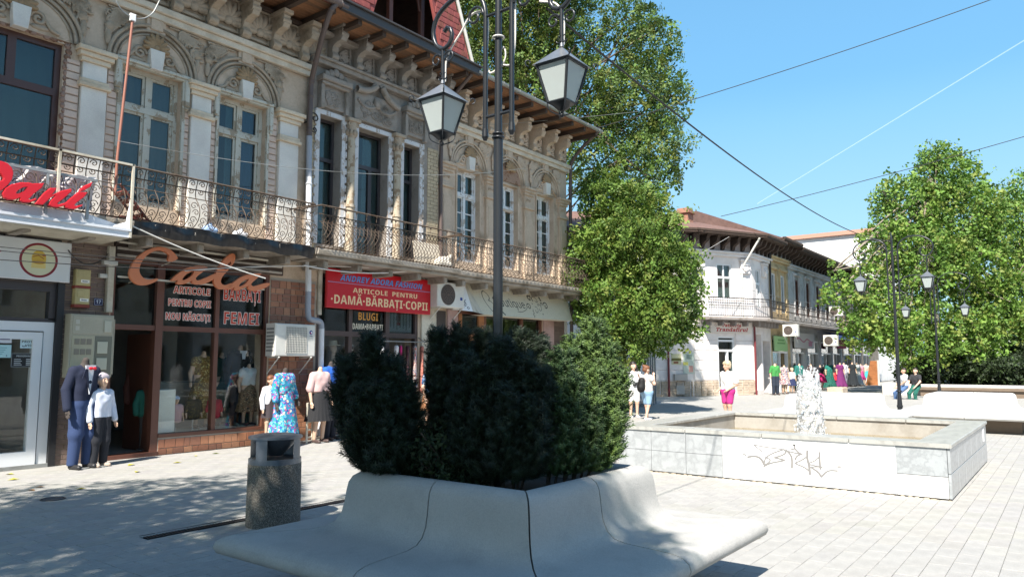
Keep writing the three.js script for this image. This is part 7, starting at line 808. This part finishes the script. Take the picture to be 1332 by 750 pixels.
{
  const g = (px, py, z) => onZ(px, py, z), navy = cloth([.012, .018, .045]), shirt = cloth([.66, .70, .76]);
  const suitBits = (bow, lap) => (P, b, h) => { part(P, 'shirt_front', fin([extr([[-.046 * h, .835 * h], [0, .60 * h], [.046 * h, .835 * h]], .022, .005).rotateX(0).translate(0, 0, .058 * h)]), shirt); if (bow) part(P, 'bow_tie', [ball(.03, .81 * h, .092 * h, .030, 1.3, .8, .5, 8), ball(-.03, .81 * h, .092 * h, .030, 1.3, .8, .5, 8), ball(0, .808 * h, .088 * h, .012)], M.redPaint); part(P, 'lapel', [-1, 1].map(s => extr([[s * .006, 0], [s * .05, .12], [s * .075, .10], [s * .06, .15], [s * .045, .175], [s * .028, .17]].map(([a, c]) => [a * h * 1.0, c * h * 1.05]), .012, .003).translate(0, .625 * h, .070 * h)), lap || navy); };
  const outside = 'dressed mannequins standing outside the shops';
  let p = g(103, 604, ZF + .62); mannequin('headless mannequin in dark navy suit with red bow tie outside the meter pier', p.x, p.z, .25, 1.86, { group: outside, wide: .95, body: M.dark, top: navy, topName: 'jacket', sleeve: 1, hem: .45, grow: .012, bottom: cloth([.03, .055, .14]), shoes: M.black, extra: suitBits(true) });
  p = g(127, 602, ZF + .62); mannequin('child mannequin in white shirt and black trousers beside the navy suit', p.x, p.z, .3, 1.42, { group: outside, head: true, hairM: mk([.4, .36, .4]), top: cloth([.66, .70, .80]), topName: 'shirt', sleeve: .95, hem: .47, bottom: cloth([.016, .018, .025]), shoes: mk([.4, .32, .26]) });
  p = g(350, 566, ZF + .5); mannequin('child mannequin in dark pinafore over white sleeves by the tiled pier', p.x, p.z, .0, 1.18, { group: outside, y: .16, head: true, hairM: M.hairBrown, top: cloth([.74, .74, .76]), sleeve: 1, hem: .55, bottom: cloth([.045, .035, .04]), skirt: [[.80, .085], [.66, .095], [.5, .12], [.34, .15]], amp: .04, skirtName: 'pinafore' });
  p = g(368, 571, ZF + .62); mannequin('headless mannequin in long bright blue floral dress by the tiled pier', p.x, p.z, .2, 1.66, { group: outside, body: M.dark, top: prn(PR.blueFloral), topName: 'bodice', sleeve: .85, hem: .6, grow: .03, bottom: prn(PR.blueFloral), skirt: [[.66, .088], [.6, .105], [.4, .15], [.16, .185], [.08, .19]], amp: .16, folds: 8, skirtName: 'skirt', la: [[.16, .65, -.02], [.17, .53, .03]] });
  p = g(414, 572, ZF + .55); mannequin('headless mannequin in pink blouse and black pleated skirt outside the dark shopfront', p.x, p.z, .1, 1.68, { group: outside, top: cloth([.62, .42, .40]), topName: 'blouse', sleeve: .55, grow: .03, hem: .6, bottom: cloth([.018, .018, .02]), skirt: [[.63, .085], [.58, .11], [.42, .15], [.26, .19]], folds: 22, amp: .05 });
  p = g(428, 560, ZF + .30); mannequin('headless mannequin in bright blue jacket behind the pink blouse', p.x, p.z, .3, 1.8, { group: outside, body: M.dark, top: cloth([.02, .12, .52]), topName: 'jacket', sleeve: .95, hem: .45, grow: .024, bottom: cloth([.02, .02, .03]) });
  p = g(558, 545, ZF + .6); mannequin('mannequin in blue and white top and brown skirt beside the cream pilaster', p.x, p.z, .2, 1.6, { group: outside, top: prn(PR.blueWhite), sleeve: .3, hem: .55, bottom: cloth([.36, .17, .08]), skirt: [[.58, .09], [.5, .12], [.3, .16]], amp: .06 });
  // wooden prop under the pleated skirt
  p = g(404, 573, ZF + .62); single('wooden_trestle', 'narrow pale slatted trestle leaning by the tiled pier', 'trestle', fin([cbox(0, .05, 0, .8, 0, .03), cbox(.16, .21, 0, .8, 0, .03), ...[.1, .25, .4, .55, .7].map(y => cbox(.05, .16, y, y + .04, 0, .025))]), M.cream, [p.x - .06, 0, p.z - .1], [.0, .2, 0]);
  // display behind the glass of the brown shopfront
  const disp = 'mannequins in the brown shop window', zz = ZF - .55; const inW = (label, px, h, o, y = .36) => { const q = onZ(px, 520, o.z || zz); return mannequin(label, q.x, q.z, o.turn || 0, h, { group: disp, y, cell: .017, hands: false, ...o }); };
  inW('headless mannequin in gold lace dress in the brown shop window', 262, 1.62, { top: prn(PR.gold), sleeve: .15, hem: .62, bottom: prn(PR.gold), skirt: [[.66, .085], [.6, .1], [.4, .14], [.12, .2]] });
  inW('headless mannequin in black suit and pale shirt in the brown shop window', 310, 1.76, { body: M.mannequin, top: cloth([.02, .02, .026]), topName: 'jacket', sleeve: 1, hem: .46, grow: .026, bottom: cloth([.02, .02, .026]), extra: suitBits(false, cloth([.02, .02, .026])) });
  inW('small headless bust in gold sequin blouse low in the shop window', 252, .95, { z: ZF - .33, legs: false, top: prn(PR.sequin), sleeve: .6, hem: .42, grow: .02 }, .12); inW('small headless bust in red blouse low in the shop window', 279, .93, { z: ZF - .33, legs: false, top: cloth([.42, .02, .04]), sleeve: .6, hem: .42, grow: .02 }, .12); inW('toddler bust in pink ruffled dress and pale blue hat low in the window', 229, .86, { z: ZF - .33, legs: false, head: true, hairM: cloth([.45, .55, .72]), top: cloth([.58, .36, .36]), sleeve: .3, hem: .4, grow: .02 }, .12); inW('mannequin in leopard print skirt and white top in the shop window', 322, 1.35, { z: ZF - .4, top: cloth([.68, .68, .68]), sleeve: .2, hem: .58, bottom: prn(PR.leopard), skirt: [[.6, .08], [.5, .12], [.2, .17]] }, .36); inW('mannequin in dark green dress at the back of the shop window', 286, 1.6, { z: ZF - .85, top: cloth([.015, .06, .05]), sleeve: .1, hem: .6, bottom: cloth([.015, .06, .05]), skirt: [[.64, .08], [.4, .12], [.15, .17]] });
  inW('mannequin in rust suit just inside the open doorway', 183, 1.7, { z: ZF - 1.0, body: M.dark, top: cloth([.13, .045, .03]), sleeve: 1, hem: .45, grow: .024, bottom: cloth([.05, .04, .04]), extra: suitBits(false, cloth([.13, .045, .03])) }, .06); inW('mannequin in green jacket at the doorway post', 191, 1.25, { z: ZF - .45, body: M.dark, top: cloth([.02, .14, .10]), sleeve: .9, hem: .3, grow: .03 }, .06);
  single('display_case', 'white drawer unit inside the brown shop window', 'drawer unit', fin([cbox(6.64, 6.98, .36, 1.12, -.5, -.16, .01), box(6.66, 6.96, .6, .605, -.16, -.155), box(6.66, 6.96, .85, .855, -.16, -.155)]), M.offwhite, [0, 0, ZF]);
  // clothes hanging on a rail outside the dark shopfront, and hats inside
  const rail = thing('clothes_rail', 'metal clothes rail fixed across the dark shopfront', 'clothes rail', [0, 0, ZF]); part(rail, 'rail_bar', [rod([11.3, 2.08, .22], [12.98, 2.08, .22], .014), rod([11.32, 2.08, .22], [11.32, 2.2, 0], .012), rod([12.96, 2.08, .22], [12.96, 2.2, 0], .012)], M.zinc);
  const hang = (label, x, w, len, m, tee) => { const t = thing('hanging_garment', label, 'garment', [x, 2.06, ZF + .22], .9, 'clothes hanging on the rail outside the dark shopfront'); part(t, 'hanger', [tube([[0, .02, 0], [0, -.03, 0], [w * .4, -.08, 0]], .004, 8, 4), rod([0, -.03, 0], [-w * .4, -.08, 0], .004)], M.zinc); part(t, 'garment', fin([skirtGeo([[-.07, w * .3], [-.11, w * .5], [-.3, w * .44], [-len * .6, w * .5], [-len, w * .62]], 6, .12, .28, rr(0, 6)), ...(tee ? [-1, 1].map(s => rod([s * w * .4, -.12, 0], [s * w * .72, -.34, 0], .05, 8, .06)) : [])]), m); };
  hang('white short-sleeved tee on the rail', 11.55, .42, .66, cloth([.72, .73, .74]), true); hang('white vest next to the magenta trousers on the rail', 12.02, .36, .66, cloth([.72, .72, .74])); hang('long magenta garment on the rail', 12.16, .24, .98, cloth([.52, .02, .16])); hang('dark patterned dress on the rail', 12.38, .34, 1.0, prn(PR.dark)); hang('blue and red floral dress on the rail', 12.62, .36, 1.05, prn(PR.floral2)); hang('coral lace dress at the end of the rail', 12.86, .34, 1.18, prn(PR.coral));
  for (const [px, l] of [[433, 'straw hat on a display head in the dark shop window'], [451, 'grey felt hat on a display head in the dark shop window']]) { const q = onZ(px, 445, ZF - .35), t = thing('hat_stand', l, 'hat stand', [q.x, 1.62, q.z], 0); part(t, 'head', fin([bonesMesh([[[0, .3, 0], [0, .24, .02], .085, .07], [[0, .16, 0], [0, -.05, 0], .05, .06]], .03, .015)]), mk([.34, .26, .2])); part(t, 'hat', [cyl(0, .36, 0, .10, .085, .1, 18), cyl(0, .35, 0, .17, .16, .015, 24)], mk(px < 440 ? [.42, .38, .3] : [.3, .29, .28])); part(t, 'stem', [cyl(0, -1.26, 0, .1, .03, 1.2)], M.dark); }
  // far row: smaller figures
  const farG = 'dressed mannequins along the far shop row', R = (label, px, h, o) => { const q = onZ(px, 500, ZF + (o.dz || .9)); const r = q.x; return mannequin(label, r, ZF + (o.dz || .9), o.turn ?? -.7, h, { group: farG, cell: .024, hands: false, ...o }); };
  const lg = (c, l) => ({ top: cloth(c), hem: .6, sleeve: .3, bottom: cloth(c), skirt: [[.66, .09], [.5, .13], [.2, .2], [.06, .24]] });
  R('mannequin in bright green top and dark trousers by the pastry corner', 1009, 1.72, { top: cloth([.05, .26, .06]), sleeve: .5, bottom: cloth([.02, .03, .05]) }); R('mannequin in beige floral dress near the green one', 1021, 1.62, { top: prn(PR.floral2), hem: .6, bottom: prn(PR.floral2), skirt: [[.66, .09], [.5, .13], [.3, .18]] }); R('small mannequin in white top and navy skirt on the far row', 1031, 1.3, { top: cloth([.7, .7, .72]), hem: .55, bottom: cloth([.02, .03, .09]), skirt: [[.58, .1], [.3, .18]], head: true, face: false, hairM: M.hairBlond }); R('mannequin in teal jacket on the far row', 1041, 1.7, { dz: .5, top: cloth([.02, .16, .14]), sleeve: .9, hem: .45, bottom: cloth([.02, .03, .03]) }); R('mannequin in dark brown coat on the far row', 1056, 1.66, { top: cloth([.06, .04, .035]), sleeve: .9, hem: .4, bottom: cloth([.05, .03, .03]) }); R('mannequin in short magenta dress on the far row', 1068, 1.6, { top: cloth([.02, .02, .03]), hem: .58, bottom: cloth([.5, .02, .14]), skirt: [[.6, .1], [.5, .16], [.28, .24]] });
  R('mannequin in long dotted emerald dress on the far row', 1080, 1.74, { ...lg([.02, .2, .16]), bottom: prn(PR.dots) }); R('mannequin in red knee-length dress on the far row', 1087, 1.6, { dz: .6, top: cloth([.03, .03, .04]), hem: .55, bottom: cloth([.55, .02, .04]), skirt: [[.6, .1], [.3, .2]] }); R('mannequin in long purple gown on the far row', 1094, 1.74, lg([.16, .02, .13])); R('mannequin in pale lilac suit on the far row', 1099, 1.74, { top: cloth([.6, .6, .68]), sleeve: .9, hem: .42, bottom: cloth([.28, .27, .34]) }); R('mannequin in white shirt and grey trousers on the far row', 1104, 1.68, { dz: .6, top: cloth([.7, .7, .72]), sleeve: .5, bottom: cloth([.18, .18, .2]) }); R('mannequin in long black gown on the far row', 1110, 1.78, lg([.015, .02, .025])); R('mannequin in white bridal gown on the far row', 1116, 1.74, lg([.7, .72, .74])); R('mannequin in pink dress with grey skirt on the far row', 1121, 1.66, { top: cloth([.6, .3, .36]), hem: .56, bottom: cloth([.5, .05, .22]), skirt: [[.6, .1], [.25, .2]] }); R('mannequin in beige top and aqua skirt at the end of the far row', 1128, 1.66, { top: cloth([.62, .5, .42]), hem: .56, bottom: cloth([.05, .42, .46]), skirt: [[.6, .1], [.3, .18]] });
  const sb = onGround(1090, 515); single('stone_block', 'rough pale stone block lying on the paving before the far mannequins', 'stone block', fin([cbox(-.5, .5, 0, .42, -.35, .35, .03)]), M.stoneBase, [sb.x, 0, sb.z]);
}
// ---------- overhead wires, contrail ----------
{
  const wire = (label, a, b, sag, r, m = M.rubber) => { const p = []; for (let i = 0; i <= 24; i++) { const t = i / 24; p.push(V(lerp(a.x, b.x, t), lerp(a.y, b.y, t) - sag * 4 * t * (1 - t), lerp(a.z, b.z, t))); } single('overhead_wire', label, 'wire', fin([tube(p, r, 60, 5)]), m, null, null, 'wires strung across the street'); };
  const ray = (px, py, f) => { const q = at3(px, py, f, 1); return V(q[0], q[1], q[2]); }, L1 = onGround(1172, 546);
  wire('black sagging cable strung from the near lamp to the lamp beyond the fountain', V(4.17, 4.12, -2.86), V(L1.x, 5.05, L1.z), .42, .009);
  wire('dark wire rising from the house gutter end over the square', V(19.8, 9.0, -11.7), ray(1310, -8, 19), .12, .012); wire('dark wire running from the white corner building roof past the maples', V(34.5, 8.7, -13.4), ray(1345, 174, 30), .10, .016); wire('thin grey wire along the ornate house windows under the dark cornice', V(5.2, 5.05, -11.75), V(16, 6.9, -11.75), .35, .006, M.zinc);
  wire('thin wire from the house eaves across the low linden', ray(490, 172, 17.5), ray(830, 145, 24), .05, .006, M.zinc); wire('pale thin wire slanting through the low linden to the corner building', ray(830, 375, 21.8), V(34.2, 7.6, -12.9), .03, .008, M.cableWhite); wire('thin wire low across the front of the corner building', V(33.5, 5.2, -12.6), V(55, 5.3, -11.8), .2, .01, M.zinc);
  const f = (px, py, z = ZF + .95) => onZ(px, py, z); wire('upper of the thin wires crossing the white emblem sign', f(-10, 320), f(340, 349), .02, .006); wire('second of the thin wires crossing the white emblem sign', f(-10, 325), f(350, 352), .03, .006); wire('lowest of the thin wires crossing the white emblem sign', f(-10, 337), f(340, 355), .02, .007); wire('thick white cable slanting down across the orange script letters', f(172, 294), f(345, 362), .05, .012, M.cableWhite); wire('white cable looping under the black sheeting', f(240, 352, ZF + .5), f(480, 348, ZF + .5), -.06, .012, M.cableWhite);
  wire('pale cable drooping under the lattice balcony slab', f(395, 345, ZF + .7), f(545, 350, ZF + .7), .12, .014, M.cableWhite); wire('pale cable drooping over the cream fascia sign', f(600, 350, ZF + .6), f(738, 378, ZF + .6), .14, .014, M.cableWhite); wire('black cable draped between the duct and the gas boxes', f(88, 325, ZF + .15), f(140, 330, ZF + .15), .2, .01);
  const rp = []; for (let i = 0; i < 9; i++) rp.push([lerp(0, .25, i / 8), i * .5, 0]); const a0 = onZ(172, 26, ZF + .9), a1 = onZ(152, 205, ZF + .9), an = thing('antenna_mast', 'slim copper coloured mast with white box and looped aerial on the balcony', 'aerial', [0, 0, 0]); part(an, 'mast', [rod(a1, a0, .022, 8), rod([a1.x, a1.y - .6, a1.z], a1, .022, 8)], mk([.30, .12, .08], { r: .5 })); part(an, 'junction_box', [cbox(a0.x - .045, a0.x + .045, a0.y - .02, a0.y + .1, a0.z - .03, a0.z + .03)], M.white); part(an, 'aerial_loop', [tube([[a0.x - .27, a0.y + .5, a0.z], [a0.x - .26, a0.y + .2, a0.z], [a0.x - .12, a0.y + .07, a0.z], [a0.x + .12, a0.y + .07, a0.z], [a0.x + .30, a0.y + .22, a0.z], [a0.x + .42, a0.y + .5, a0.z]], .01, 30, 6)], M.zinc);
  const c0 = at3(1345, 45, 3000, 1), c1 = at3(985, 265, 3000, 1), ct = fin([rod([c1[0], c1[1], c1[2]], [c0[0], c0[1], c0[2]], 1.5, 8, 2.8)]), cm = mk([.95, .97, 1], { r: 1 }); cm.transparent = true; cm.opacity = .075; const cc = part(scene, 'cloud', ct, cm); tag(cc, 'long thin white contrail crossing the clear sky', 'contrail', null, 'structure'); cc.castShadow = false;
}
renderer.render(scene, camera);
